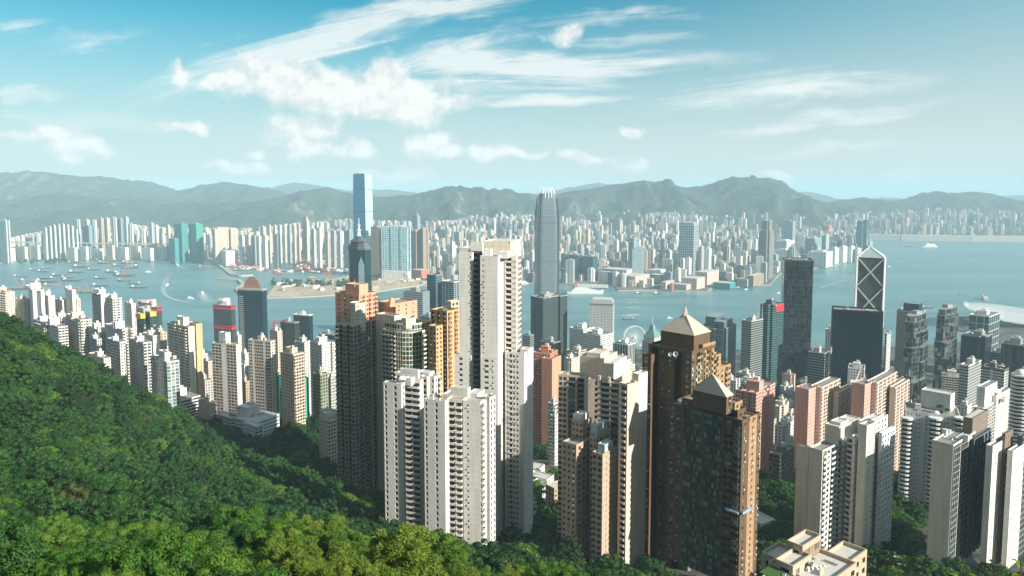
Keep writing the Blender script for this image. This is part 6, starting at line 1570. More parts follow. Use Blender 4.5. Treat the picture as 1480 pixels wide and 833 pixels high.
# leafy sprigs close to the lookout at the lower right
def sprig():
    lm = leaf_mat('sprig_leaves', (.10, .20, .02), (.22, .30, .04), .35)
    for k_, (px, py, D, nl, lab) in enumerate(((1392, 836, 5.2, 9, 'leafy shrub top poking in at the bottom edge below the blank-ended tower'), (1476, 812, 5.6, 6, 'leafy shrub top poking in at the lower right corner'))):
        tip = Vector(P(px, py, D)); g = gz(tip.x, tip.y); root = tag(empty('shrub', (tip.x, tip.y, g)), lab, 'shrub'); r = random.Random(k_ + 3)
        mb = MB(); mb.bar((tip.x, tip.y + .1, g - .2), tip, .03, M_bark, .008); child(mb, 'stem', root)
        mb = MB()
        for i in range(nl):
            t = i * 2.4 + r.uniform(-.3, .3); s = tip - Vector((0, 0, .028 * i)); L = r.uniform(.09, .15); up = .55 if i < 4 else .15
            d = Vector((math.cos(t), math.sin(t) * .8, up)).normalized(); w = d.cross(Vector((0, 0, 1))).normalized() * L * .21; dn = Vector((0, 0, -L * .25))
            a, b, c = s, s + d * L * .5, s + d * L + dn
            f = d.cross(w).normalized() * L * .06
            mb.quads([[a, b - w - f, c, b], [a, b, c, b + w - f]], lm)
        child(mb, 'leaves', root)
sprig()

# planting on roofs and terraces
def roof_gardens():
    for px, py, D, sc_, lab in ((1359, 590, 476, .42, 'green bushes in the roof garden of the rounded-balcony tower, taller clump'), (1369, 594, 474, .34, 'green bushes in the roof garden of the rounded-balcony tower, lower clump'), (868, 552, 364, .16, 'small green shrub on the roof terrace of the right beige wing, left'), (884, 551, 366, .18, 'small green shrub on the roof terrace of the right beige wing, right'), (690, 578, 342, .20, 'small green shrub on the roof garden of the nearer white joined block, left'), (699, 577, 341, .22, 'small green shrub on the roof garden of the nearer white joined block, right'), (1047, 521, 356, .24, 'bush on the stepped terrace of the farther brown tower'), (1030, 520, 352, .18, 'small bush on the upper terrace of the farther brown tower'), (637, 449, 474, .30, 'bush on the planted roof of the orange tower, left'), (651, 448, 474, .26, 'bush on the planted roof of the orange tower, right'), (1376, 643, 340, .15, 'small shrub on the roof of the blank-ended tower'), (1090, 606, 306, .12, 'tiny shrub on the lower right terrace of the nearer brown tower')):
        p = P(px, py, D); t_ = tag(empty('shrub', (p[0], p[1], p[2] - 2.2 * sc_)), lab, 'shrub'); t_.scale = (sc_,) * 3
        K_ = KINDS_FAR[5 if sc_ > .2 else 0]; c = bpy.data.objects.new('foliage', K_[0]); col.objects.link(c); c.parent = t_; c.location = (0, 0, 3.4)
        s_ = bpy.data.objects.new('stem', K_[2]); col.objects.link(s_); s_.parent = t_; s_.scale = (.5, .5, .45)
roof_gardens()
# ================================================================== the far shore
def far_mat(name, win=.55):
    m, k, b = principled(name)
    at = k.n('ShaderNodeAttribute', attribute_name='tint'); u, v, _ = k.sep(k.n('ShaderNodeUVMap').outputs[0])
    fu, fv = k.m('FRACT', k.m('DIVIDE', u, 5.2)), k.m('FRACT', k.m('DIVIDE', v, 3.1))
    w = k.m('MULTIPLY', k.m('GREATER_THAN', fu, .42), k.m('GREATER_THAN', fv, .40))
    strip = k.m('LESS_THAN', k.m('FRACT', k.m('DIVIDE', u, 13.0)), .16)  # dark upright strips painted in place of shaded recesses
    w = k.m('MULTIPLY', k.m('MAXIMUM', w, strip), win)
    k.put(b.inputs['Base Color'], k.mix(w, at.outputs['Color'], (.055, .075, .085))); b.inputs['Roughness'].default_value = .7; b.inputs['Specular IOR Level'].default_value = .3
    return m
M_far = far_mat('far_facade', .5)
FARC = {'cream': (.66, .61, .52), 'white': (.70, .70, .67), 'pale grey': (.55, .57, .57), 'beige': (.56, .48, .39), 'pinkish': (.60, .46, .40), 'grey': (.36, .38, .39), 'blue-grey': (.22, .30, .34), 'brown': (.33, .24, .18), 'dark': (.11, .14, .16), 'teal': (.03, .26, .26), 'red-orange': (.62, .17, .10), 'gold': (.42, .36, .26), 'green': (.05, .32, .26)}
def set_tint(o, rgb):
    at = o.data.attributes.new('tint', 'FLOAT_COLOR', 'CORNER' if False else 'FACE'); at.data.foreach_set('color', np.tile(np.array((*[min(.8, c * 1.12) for c in rgb], 1), np.float32), len(o.data.polygons)))
def far_geo(mb, poly, z0, z1, rb=True, seed=0, hat=None):
    mb.prism(poly, z0, z1, M_far, M_roof_pale)
    if rb:
        c = np.mean(poly, 0); r = random.Random(seed); s = r.uniform(.3, .5); q = [tuple(c + (np.array(p) - c) * s) for p in poly]; mb.prism(q, z1 - .02, z1 + r.uniform(3, 7), M_far, M_roof_pale)
KBOX = []
def K(label, xl, xc, xr, yt, D, th, tint, plan='rect', mat=None, name='tower_block', cat='tower block', dp=None, z0=2.6, group=None, steps=(), roofpart=True):
    fr = frame(xl, xc, xr, yt, D, th, dp); poly = uvp(fr, plan); zt = fr[0][2]; c = np.mean(poly, 0)
    KBOX.append((min(p[0] for p in poly), min(p[1] for p in poly), max(p[0] for p in poly), max(p[1] for p in poly)))
    root = root_at(name, label, cat, c[0], c[1], z0, group)
    mb = MB(); mb.prism(poly, z0, zt, mat or M_far, M_roof_pale); o = child(mb, 'tower_wall', root)
    if mat is None: set_tint(o, FARC[tint])
    if roofpart:
        mb = MB(); q = [tuple(c + (np.array(p) - c) * .45) for p in poly]; mb.prism(q, zt - .05, zt + 6, M_far, M_roof_pale); o = child(mb, 'machine_room', root); set_tint(o, FARC[tint])
    for (s, y2) in steps:
        mb = MB(); q = [tuple(c + (np.array(p) - c) * s) for p in poly]; mb.prism(q, zt - .1, P(xc, y2, D)[2], mat or M_far, M_roof_pale); o = child(mb, 'upper_tier', root); set_tint(o, FARC[tint])
    return root, fr, poly, zt
# West Kowloon around the blue skyscraper
G_harb = curtain('harbour_glass', (.20, .42, .47), (.66, .72, .72), 13, 9, .20, .14, .15, .3, .02, .5)
K('huge pale teal glass residential slab with white ribs right of the mirror-blue skyscraper', 551, 588, 594, 328, 3250, 18, 'white', 'comb', G_harb)
hb = K('brown-grey slim tower squeezed between the blue skyscraper and the ribbed teal slab', 536, 546, 550.5, 328, 3300, 30, 'brown')
K('brown and pink residential tower right of the ribbed teal slab, left of its pair', 594, 601, 606, 334, 3350, 40, 'pinkish', 'comb', group=None); K('brown residential tower with a dark flank, right of its pair beside the ribbed teal slab', 605.5, 611, 620, 331, 3330, 45, 'brown', 'comb')
K('white podium arcade at the foot of the ribbed teal slab', 549, 589, 594, 393, 3200, 18, 'white', roofpart=False, cat='building', name='podium')
K('orange site hoarding block at the waterfront right of the ribbed teal slab', 594, 609, 621, 391, 3260, 40, 'red-orange', roofpart=False, cat='building', name='site_block')
K('grey-blue slim tower with a stepped crown far behind the brown pair', 596.5, 603, 607.5, 312, 4600, 40, 'blue-grey', steps=((.5, 308),))
for i, (xl, xr, yt, t) in enumerate(((370, 377, 342, 'pale grey'), (378, 387, 341, 'white'), (395, 405, 340, 'grey'), (376, 384, 328, 'cream'), (386, 392, 326, 'beige'), (394, 400, 326, 'cream'), (401, 407, 326, 'pale grey'), (408, 414, 326, 'cream'), (415, 421, 325, 'grey'), (422, 428, 326, 'cream'), (429, 434, 325, 'pinkish'), (449, 457, 332, 'pale grey'), (458, 465, 330, 'white'), (469, 477, 335, 'beige'), (478, 486, 334, 'grey'), (487, 495, 334, 'pale grey'), (497, 511, 334, 'blue-grey'))):
    K(f'{t} slender housing tower behind the typhoon shelter, number {["one", "two", "three", "four", "five", "six", "seven", "eight", "nine", "ten", "eleven", "twelve", "thirteen", "fourteen", "fifteen", "sixteen", "seventeen"][i]} of the row' if False else f'{t} slender housing tower in the row behind the typhoon shelter, ' + ('first', 'second', 'eighth', 'third', 'fourth', 'fifth', 'sixth', 'seventh', 'ninth', 'tenth', 'eleventh', 'twelfth', 'thirteenth', 'fourteenth', 'fifteenth', 'sixteenth', 'seventeenth')[i] + ' from left', xl, xl + (xr - xl) * .55, xr, yt, 3950 if yt < 330 else 3700, 35, t, 'comb' if i % 2 else 'rect', group='housing row behind the typhoon shelter')
K('tall beige crowned tower rising above the housing row left of the blue skyscraper', 437, 443, 447, 319, 4050, 40, 'beige', steps=((.6, 314),))
# left shore
K('pale tower block at the far left edge of the opposite shore', -4, 8, 14, 319, 3950, 40, 'pale grey', 'comb')
for i in range(8): K('white and blue ribbed housing slab on the left shore, ' + ('first', 'second', 'third', 'fourth', 'fifth', 'sixth', 'seventh', 'eighth')[i] + ' bay from left', 61.5 + i * 6.4, 65.5 + i * 6.4, 68.0 + i * 6.4, (330, 328, 326, 325, 324.5, 325, 327, 333)[i], 4150 + i * 4, 40, ('white', 'pale grey')[i % 2], group='ribbed housing slab on the left shore')
for i, (xl, xr, yt, t) in enumerate(((108, 117, 318, 'pale grey'), (118, 138, 327, 'blue-grey'), (121, 130, 318, 'cream'), (130, 141, 319, 'cream'), (142, 150, 316, 'beige'), (150, 159, 316, 'cream'), (160, 170, 315, 'pale grey'), (168, 180, 316, 'blue-grey'), (178, 186, 314, 'pale grey'), (184, 194, 324, 'pale grey'), (215, 223, 323, 'pale grey'), (222, 229, 326, 'white'), (200, 212, 332, 'cream'), (229, 241, 340, 'white'), (240, 246, 326, 'cream'))):
    K(f'{t} housing tower between the left shore\'s ribbed slab and green scaffolds, ' + ('first', 'third', 'second', 'fourth', 'fifth', 'sixth', 'seventh', 'eighth', 'ninth', 'tenth', 'twelfth', 'thirteenth', 'eleventh', 'fourteenth', 'last')[i] + ' from left', xl, xl + (xr - xl) * .5, xr, yt, 4350 - (yt > 320) * 150, 40, t, 'comb' if i % 3 else 'cross', group='housing towers on the left shore')
K('tower under construction wrapped in green netting on the far shore, left of two', 251, 262, 271, 324, 4000, 35, 'teal'); K('tower under construction wrapped in green netting on the far shore, right of two', 272.5, 283, 293, 324, 4000, 35, 'green'); K('low green netted block below the two netted towers', 244, 252, 258, 345, 3900, 35, 'teal', roofpart=False)
K('big beige slab block with a dark left flank on the point above the breakwater', 296.5, 310, 343, 331, 3850, 62, 'beige', 'comb'); K('white base arcade beneath the big beige slab block', 309, 326, 344, 363, 3790, 55, 'white', roofpart=False, cat='building', name='podium')
for i in range(5): K('grey-white residential tower right of the big beige slab, ' + ('first', 'second', 'third', 'fourth', 'fifth')[i] + ' from left', 345 + i * 9, 350 + i * 9, 353 + i * 9, (341, 340, 341, 343, 342)[i], 3780, 40, ('pale grey', 'beige', 'grey', 'pale grey', 'beige')[i], group='residential towers right of the big beige slab')
for i, (xl, xr, yt, t) in enumerate(((2, 22, 359, 'white'), (24, 40, 357, 'cream'), (44, 58, 355, 'white'), (96, 112, 358, 'cream'), (114, 128, 357, 'white'), (131, 150, 360, 'white'), (152, 166, 355, 'beige'), (168, 186, 358, 'white'), (188, 204, 356, 'cream'), (205, 222, 359, 'white'), (223, 240, 357, 'pale grey'), (262, 276, 361, 'beige'), (277, 294, 363, 'white'))):
    K(f'low {t} waterfront shed on the left shore, ' + ('first', 'second', 'third', 'fourth', 'fifth', 'sixth', 'seventh', 'eighth', 'ninth', 'tenth', 'eleventh', 'twelfth', 'thirteenth')[i] + ' from left', xl, xl + (xr - xl) * .7, xr, yt, 4080 + (i % 3) * 40, 30, t, roofpart=False, cat='shed', name='waterfront_shed')
def viaduct():
    root = root_at('viaduct', 'long pale road viaduct running low along the left shore', 'viaduct', *P(150, 352, 4180)[:2], 3); mb = MB(); q = [P(px, py, 4190) for px, py in ((-40, 349), (60, 351), (160, 352), (240, 353), (300, 355))]
    for a, b in zip(q, q[1:]): mb.bar(a, b, 7, M_conc)
    child(mb, 'deck', root)
    for t in np.linspace(0, 1, 30):
        i = min(int(t * 4), 3); u = t * 4 - i; a, b = np.array(q[i]), np.array(q[i + 1]); p = a + (b - a) * u; mb = MB(); mb.bar((p[0], p[1], 2), (p[0], p[1], p[2] - 3), 4, M_conc); child(mb, 'pier', root)
viaduct()
# Tsim Sha Tsui
G_gold = curtain('gold_teal_curtain', (.05, .13, .15), (.08, .16, .17), 4, 5, .1, .12, .12, .5, .02, .5)
for i, (xl, xc, xr, yt) in enumerate(((811, 816, 822, 367), (823, 836, 842, 369), (842, 857, 864, 371))): K('dark teal mirrored office block behind the clawed-crown skyscraper, ' + ('left', 'middle', 'right')[i] + ' of three', xl, xc, xr, yt, 3250 - i * 40, 40, 'blue-grey', 'rect', G_gold, cat='office block', name='office_block')
K('low dark annexe before the left mirrored office block', 811, 820, 824, 389, 3150, 30, 'blue-grey', mat=G_gold, roofpart=False, cat='office block', name='office_block')
G_sail = curtain('sail_glass', (.38, .50, .54), (.66, .70, .70), 30, 5, .02, .25, .15, .35, .01, .3)
def sail():
    r, fr, poly, zt = K('white sail-shaped glass tower with a slanted curved top on the peninsula', 914, 929, 932, 362, 3150, 14, 'white', mat=G_sail, roofpart=False, cat='office tower', name='office_tower', dp=30)
    c = np.mean(poly, 0); C, e1, e2, L1, L2 = fr; mb = MB(); z = zt
    for k in range(5):
        pl = [tuple(C[:2] + e1 * L1 * a + e2 * L2 * b) for a, b in ((.02 + .02 * k * k / 2, 0), (.02 + .02 * k * k / 2, 1), (1 - .17 * k, 1), (1 - .17 * k, 0))][::-1]
        mb.prism(pl, z, z + 4, G_sail, M_white_metal); z += 4
    child(mb, 'slanted_top', r)
sail()
K('blue-grey tower with a stepped top just behind the sail-shaped tower', 908, 916, 923, 350, 3300, 40, 'blue-grey', steps=((.6, 345),))
G_mp = curtain('masterpiece_glass', (.17, .22, .25), (.46, .50, .51), 9, 12, .22, .14, .2, .3, .02, .5)
K('tall grey slab tower with white edge frames, tallest in the middle of the peninsula', 982, 1003, 1010, 325, 3350, 30, 'grey', mat=G_mp, cat='skyscraper', name='skyscraper', steps=((.85, 322),))
K('white twin-shafted hotel in front of the tall grey slab, left shaft', 983, 988, 991, 375, 3080, 40, 'white'); K('white twin-shafted hotel in front of the tall grey slab, right shaft', 991.5, 996, 999.5, 374, 3080, 40, 'white')
K('slim white slab tower right of the tall grey slab', 1018, 1025, 1028.5, 360, 3150, 30, 'white'); K('dark hotel tower left of the slim white slab', 1010, 1014, 1018, 357, 3250, 30, 'grey')
K('brown-grey tower with notched setbacks at the right of the peninsula', 1097, 1111, 1119, 334, 3200, 35, 'brown', 'notch', mat=curtain('notched_glass', (.13, .15, .16), (.30, .27, .24), 4, 4.2, .3, .2, .15, .35, .03, .5), cat='skyscraper', name='skyscraper', steps=((.72, 319),))
for lab, xl, xc, xr, yt, D, t in (('pale pink windowless waterfront block left of the museum steps', 864, 890, 894, 394, 3120, 'white'), ('white-pink hotel block on the waterfront, broad and low', 895, 918, 943, 400, 2980, 'pinkish'), ('long pale mall behind the white cruise ship', 866, 905, 921, 391, 3220, 'white'), ('pink tiled cultural hall with a blank sloping wall on the tip, left part', 955, 962, 975, 408, 2900, 'pinkish'), ('pink tiled cultural hall on the waterfront tip, taller right part', 985, 1007, 1019, 403, 2880, 'pinkish'), ('pink tiled cultural hall, flat middle part', 968, 992, 1002, 412, 2860, 'pinkish'), ('broad pale hotel behind the cultural hall', 1005, 1022, 1045, 394, 3020, 'pinkish'), ('dark green-glass block behind the blank pink hall', 940, 956, 972, 398, 3080, 'grey'), ('turquoise roofed museum at the waterfront', 1030, 1055, 1063, 410, 2900, 'teal'), ('brown hotel block right of the turquoise museum', 1079, 1089, 1111, 399, 2960, 'brown'), ('low dark block in front of the brown hotel', 1065, 1080, 1092, 404, 2960, 'grey'), ('cream colonnaded block behind the cultural hall', 935, 950, 962, 391, 3150, 'cream')):
    K(lab, xl, xc, xr, yt, D, 38, t, roofpart=False, cat='building', name='waterfront_block')
def clock():
    p = Pz(972, 420.5, 3); root = root_at('clock_tower', 'tiny brick clock tower on the waterfront tip', 'clock tower', p[0], p[1], 3); mb = MB(); mb.box(p, (8, 8, 34), M_terracotta); child(mb, 'tower_wall', root); mb = MB(); mb.box((p[0], p[1], p[2] + 33.9), (6, 6, 10), M_white, 0, .3); child(mb, 'cupola', root)
clock()
K('white cruise terminal pier shed along the water', 812, 878, 892, 413, 2930, 12, 'white', roofpart=False, dp=34, cat='pier shed', name='pier_shed')
# Hung Hom and beyond
K('teal glass tower on the right shore, left of two joined', 1238, 1246, 1248.5, 320, 4500, 32, 'blue-grey', mat=G_gold); K('teal glass tower on the right shore, right of two joined', 1248, 1253, 1256, 318, 4520, 35, 'blue-grey', mat=G_gold)
for i, (lab, xl, xc, xr, yt, D, t) in enumerate((('red-orange block among grey towers on the right shore', 1189, 1199, 1203, 327, 5200, 'red-orange'), ('grey glass block left of the red-orange one', 1131, 1146, 1150, 320, 5000, 'blue-grey'), ('grey office slab on the right shore above the bronze grid tower', 1120, 1137, 1155, 349, 3900, 'pale grey'), ('blue-grey office slab right of the grey office slab', 1164, 1178, 1188, 345, 4100, 'blue-grey'), ('pale blue station block with window bands', 1168, 1194, 1204, 365, 3700, 'pale grey'), ('white low block at the Hung Hom shore', 1120, 1138, 1145, 362, 3700, 'white'), ('pale residential block on the Hung Hom shore, first of four', 1200, 1207, 1213, 359, 3900, 'white'), ('pale residential block on the Hung Hom shore, second of four', 1213, 1219, 1225, 357, 3950, 'pale grey'), ('pale residential block on the Hung Hom shore, third of four', 1226, 1231, 1236, 357, 4000, 'white'), ('pale residential block on the Hung Hom shore, fourth of four', 1236, 1240, 1245, 360, 4000, 'cream'), ('beige-grey stepped block on the Hung Hom shore', 1188, 1194, 1199, 341, 4200, 'grey'), ('pale block behind the teal joined towers', 1252, 1257, 1262, 350, 4600, 'blue-grey'))):
    K(lab.replace('Hung Hom', 'right'), xl, xc, xr, yt, D, 40, t)

# ---- the mass of Kowloon: the largest towers one by one, the rest as one body
def land_ok(x, y):
    """inside the Kowloon quay slab?"""
    poly = KPOLY; inside_ = False; n = len(poly); j = n - 1
    for i in range(n):
        if (poly[i][1] > y) != (poly[j][1] > y) and x < (poly[j][0] - poly[i][0]) * (y - poly[i][1]) / (poly[j][1] - poly[i][1]) + poly[i][0]: inside_ = not inside_
        j = i
    return inside_
KPOLY = [Pz(px, py, 0)[:2] for px, py in KSHORE] + [(14000, 9500), (-14000, 9500)]
def fill():
    r = random.Random(11); out = []; cell = {}
    def free(x, y, s):
        k = (int(x // 60), int(y // 60))
        for a in (-1, 0, 1):
            for b in (-1, 0, 1):
                for (X, Y, S_) in cell.get((k[0] + a, k[1] + b), ()):
                    if abs(X - x) < (S_ + s) * .54 and abs(Y - y) < (S_ + s) * .54: return False
        return not inside((x, y), KBOX, s * .6)
    pal = ['cream', 'white', 'pale grey', 'beige', 'pinkish', 'grey', 'blue-grey', 'brown', 'dark', 'gold']; wts = [13, 14, 18, 15, 8, 13, 13, 5, 4, 4]
    lim_px = [-100, 0, 60, 140, 190, 250, 300, 350, 430, 500, 540, 600, 660, 700, 740, 830, 880, 940, 1000, 1060, 1110, 1160, 1230, 1280, 1330, 1400, 1480, 1600]
    lim_py = [345, 345, 335, 330, 325, 330, 328, 330, 322, 316, 318, 320, 318, 305, 304, 300, 298, 308, 303, 305, 305, 306, 308, 303, 300, 297, 294, 292]
    estates = [(r.uniform(-100, 1580), r.uniform(4300, 7200)) for _ in range(46)]
    tries = 0
    while len(out) < 4600 and tries < 130000:
        tries += 1
        if r.random() < .45:
            e = r.choice(estates); px = e[0] + r.gauss(0, 14); D = e[1] + r.gauss(0, 110); est = True
        else:
            px = r.uniform(-60, 1540); D = 2950 + 4700 * r.random() ** 1.25; est = False
            if r.random() < .16: px = r.uniform(1190, 1540); D = r.uniform(5800, 7300)
        x = (px - 740) / FPX * D
        if 330 < px < 560 and D < 3650: continue
        if px < 110 and D < 4000: continue
        if not land_ok(x, D - 25) or not land_ok(x + 20, D - 10): continue
        if 540 < px < 640 and D < 3180: continue
        if D > 5200 and r.random() < .35: continue
        w = r.uniform(15, 34) * (1.5 if r.random() < .15 else 1); d = r.uniform(15, 28)
        if not free(x, D, max(w, d)): continue
        z = float(kow_h(x, D)) if D > 4150 and not (x > 1700 and D < 6300) else 3.0
        h = r.choice((26, 34, 42, 55, 70)) * r.uniform(.8, 1.2)
        if est: h = r.uniform(85, 128)
        elif r.random() < .16: h = r.uniform(80, 130)
        lim = np.interp(px, lim_px, lim_py); top = CAMZ - (lim - HOR) / FPX * D
        h = min(h, top - z - r.uniform(0, 12))
        if h < 15: continue
        t = r.choices(pal, wts)[0]; th = r.uniform(15, 55)
        if est: t = r.choices(('cream', 'white', 'pale grey', 'pinkish', 'beige', 'grey', 'blue-grey'), (3, 3, 3, 2, 2, 2, 2))[0]
        a = R(th); e1 = np.array((-math.cos(a), math.sin(a))); e2 = np.array((math.sin(a), math.cos(a)))
        pl = r.choice(('cross', 'comb', 'cross') if est else ('rect', 'rect', 'comb', 'cross', 'step')); poly = uvp((np.array((x, D)), e1, e2, w, d), pl)
        out.append((px, D, z, h, t, pl, poly, w)); cell.setdefault((int(x // 60), int(D // 60)), []).append((x, D, max(w, d)))
    # the broad low grain of tenements has no end: individuals are those that stand largest and clear of others
    out.sort(key=lambda q: -((q[3] * q[7]) / q[1] ** 2) * (1 + (q[3] > 80)))
    inpic = [q for q in out if -5 < q[0] < 1485]
    big, rest = inpic[:190], inpic[190:] + [q for q in out if not (-5 < q[0] < 1485)]
    land = [(60, 'left of the white and blue ribbed slab'), (250, 'between the ribbed slab and green towers'), (345, 'around the big beige slab block'), (510, 'behind the typhoon shelter housing row'), (640, 'behind the ribbed teal slab'), (770, 'left of the clawed-crown skyscraper'), (865, 'right of the clawed-crown skyscraper'), (970, 'behind the sail-shaped tower'), (1095, 'around the tall grey slab'), (1185, 'right of the notched brown tower'), (1285, 'by the teal joined towers'), (1385, 'on the hazy right shore, nearer half'), (2000, 'on the hazy right shore, far end')]
    gr = {}
    for q in sorted(big, key=lambda q: q[0]):
        row = 'near the water' if q[1] < 3800 else 'mid-peninsula' if q[1] < 5000 else 'hill foot'
        form = {'rect': 'slab', 'cross': 'cross-shaped block', 'comb': 'ribbed block', 'step': 'stepped block'}[q[5]]
        gr.setdefault((('tall ' if q[3] > 80 else 'low ') + q[4] + ' ' + form, next(l for v, l in land if q[0] <= v), row), []).append(q)
    o_ = ['first', 'second', 'third', 'fourth', 'fifth', 'sixth', 'seventh', 'eighth', 'ninth', 'tenth', 'eleventh', 'twelfth']
    for (f, l, row), qs in gr.items():
        for j, q in enumerate(qs):
            lab = f'{f} {l}, {row}' + (f', {o_[min(j, 11)]} of {len(qs)}' if len(qs) > 1 else '')
            px, D, z, h, t, pl, poly, w = q; c = np.mean(poly, 0)
            mb = MB(); far_geo(mb, poly, -4 if D > 4150 else 2.6, z + h, True, int(px * 7)); o = mb.build('far_block'); v = np.array((c[0], c[1], z), np.float32)
            co = np.empty(len(o.data.vertices) * 3, np.float32); o.data.vertices.foreach_get('co', co); o.data.vertices.foreach_set('co', (co.reshape(-1, 3) - v).ravel()); o.data.update(); o.location = v
            set_tint(o, np.array(FARC[t]) * random.Random(int(D)).uniform(.85, 1.1)); tag(o, lab, 'tower block', 'tower blocks of the far city')
    mb = MB(); cnts = []
    for q in rest:
        px, D, z, h, t, pl, poly, w = q; n0 = sum(len(a) for a in mb.Q); far_geo(mb, poly, -4 if D > 4150 else 2.6, z + h, h > 40, int(px * 7)); n1 = sum(len(a) for a in mb.Q); cnts.append((n1 - n0, np.minimum(.82, np.array(FARC[t]) * r.uniform(.9, 1.28))))
    o = mb.build('hazy_city'); tag(o, kind='stuff')
    col_ = np.concatenate([np.tile(np.array((*c, 1), np.float32), (n, 1)) for n, c in cnts]); at = o.data.attributes.new('tint', 'FLOAT_COLOR', 'FACE'); at.data.foreach_set('color', col_.ravel())
    print('far blocks', len(out))
fill()
# green patches and park trees of the far shore
def far_green():
    g = np.random.default_rng(4); pts = []
    for (px0, px1, D0, D1, n) in ((385, 500, 2960, 3150, 60), (0, 100, 3950, 4400, 70), (930, 1000, 3600, 4000, 60), (860, 940, 3500, 3900, 40), (620, 760, 4300, 5000, 70), (510, 545, 3150, 3300, 25), (1040, 1070, 3050, 3300, 30), (150, 320, 4500, 5200, 80), (1150, 1260, 5400, 6200, 60), (400, 520, 4500, 5200, 60), (1190, 1240, 3900, 4300, 20)):
        for _ in range(n):
            D = g.uniform(D0, D1); px = g.uniform(px0, px1); x = (px - 740) / FPX * D
            if inside((x, D), KBOX, 8): continue
            pts.append((x, D, (float(kow_h(x, D)) if D > 4150 else 3.2) + 3, g.uniform(7, 15)))
    mb = MB()
    for x, y, z, s in pts:
        for k in range(7):
            v = g.normal(size=3); v /= np.linalg.norm(v); a = np.cross(v, g.normal(size=3)); a /= np.linalg.norm(a); b = np.cross(v, a); c = np.array((x, y, z)) + g.normal(size=3) * s * .35; mb.quads([[c - a * s * .6, c - b * s * .6, c + a * s * .6, c + b * s * .6]], M_leaf_dark)
    tag(mb.build('far_woodland'), kind='stuff')
far_green()
# pylons and lattice masts on the slopes left; reclaimed site clutter
def site():
    g = random.Random(9)
    for i in range(44):
        px = g.uniform(400, 640); py = g.uniform(405, 420) if px < 545 else g.uniform(401, 412)
        p = Pz(px, py, 3.6); t = g.choice(('white', 'beige', 'red-orange', 'gold', 'cream')); mb = MB(); mb.box((0, 0, 0), (g.uniform(14, 36), g.uniform(10, 22), g.uniform(4, 11)), M_far, g.uniform(0, 3)); o = mb.build('site_shed'); o.location = p; set_tint(o, FARC[t]); tag(o, f'small {t} shed on the sandy reclaimed ground', 'shed', f'{t} sheds on the reclaimed ground')
site()
def site_cranes():
    g = random.Random(21); root0 = None
    for i in range(9):
        px = g.uniform(420, 640); py = g.uniform(404, 417) if px < 545 else g.uniform(401, 409); p = Pz(px, py, 3.5)
        if root0 is None:
            root0 = r = empty('crawler_crane'); mb = MB(); mb.box((0, 0, .8), (9, 6, 4), M_yellow); mb.box((0, -2.6, 0), (10, 1.4, 1.6), M_dark_grey); mb.box((0, 2.6, 0), (10, 1.4, 1.6), M_dark_grey); mb.build('crane_body').parent = r
            mb = MB(); mb.bar((3, 0, 4), (24, 0, 44), 1.5, plain('crane_orange', (.60, .22, .05), .6)); mb.bar((24, 0, 44), (25, 0, 14), .3, M_dark_grey); mb.bar((-3, 0, 5), (24, 0, 44), .35, M_dark_grey); mb.build('boom').parent = r
        else: r = copy_tree(root0)
        r.location = p; r.rotation_euler = (0, 0, g.uniform(0, 6.28)); tag(r, 'orange crawler crane on the sandy reclaimed ground', 'crane', 'crawler cranes on the reclaimed ground')
    mm = ground_mat('spoil_heap_sand', (.50, .38, .24), (.36, .28, .2), .05)
    for i in range(18):
        px = g.uniform(545, 640) if i % 3 else g.uniform(400, 540); py = g.uniform(400, 412); p = Pz(px, py, 3.4); mb = MB(); N = 12; L, W = g.uniform(20, 50), g.uniform(14, 24); h = g.uniform(4, 9)
        b = [(L / 2 * math.cos(2 * math.pi * j / N) * g.uniform(.85, 1.1), W / 2 * math.sin(2 * math.pi * j / N) * g.uniform(.85, 1.1)) for j in range(N)]; mb.prism(b, -.3, h, mm, mm, .25); o = mb.build('spoil_heap'); o.location = p; o.rotation_euler = (0, 0, g.uniform(-.3, .3)); tag(o, 'heap of sandy spoil on the reclaimed ground', 'spoil heap', 'spoil heaps on the reclaimed ground')
site_cranes()

# ================================================================== vessels
HULL_D, HULL_R, HULL_W = plain('hull_dark', (.05, .09, .095), .6), plain('hull_red', (.38, .13, .09), .7), plain('hull_white', (.72, .72, .70), .5)
DECK = plain('deck_rust', (.30, .20, .15), .9); DECKG = plain('deck_grey', (.28, .31, .31), .9)
def hull(L, B, H, mat, deck, bow=.16, stern=.05, rise=1.2):
    """a hull with a raked bow, sheer and flat transom; bow towards +x"""
    mb = MB(); n = 12; T = np.linspace(0, 1, n); sec = []
    for t in T:
        hb = B / 2 * min(1, (t / stern) * .25 + .75 if t < stern else 1) * (1 if t < 1 - bow * 2 else max(0.0, math.cos((t - (1 - bow * 2)) / (bow * 2) * math.pi / 2)) ** .75)
        hb = max(hb, .05); z = H + rise * max(0, (t - .7) / .3) ** 2; x = -L / 2 + t * L
        sec.append(((x - (L * .02 * t), -hb * .72, -.6), (x, -hb, z), (x, hb, z), (x - (L * .02 * t), hb * .72, -.6)))
    for a, b in zip(sec, sec[1:]):
        mb.quads([[a[0], b[0], b[1], a[1]], [b[3], a[3], a[2], b[2]]], mat); mb.quads([[a[1], b[1], b[2], a[2]]], deck)
    mb.quads([[sec[0][3], sec[0][0], sec[0][1], sec[0][2]]], mat); return mb
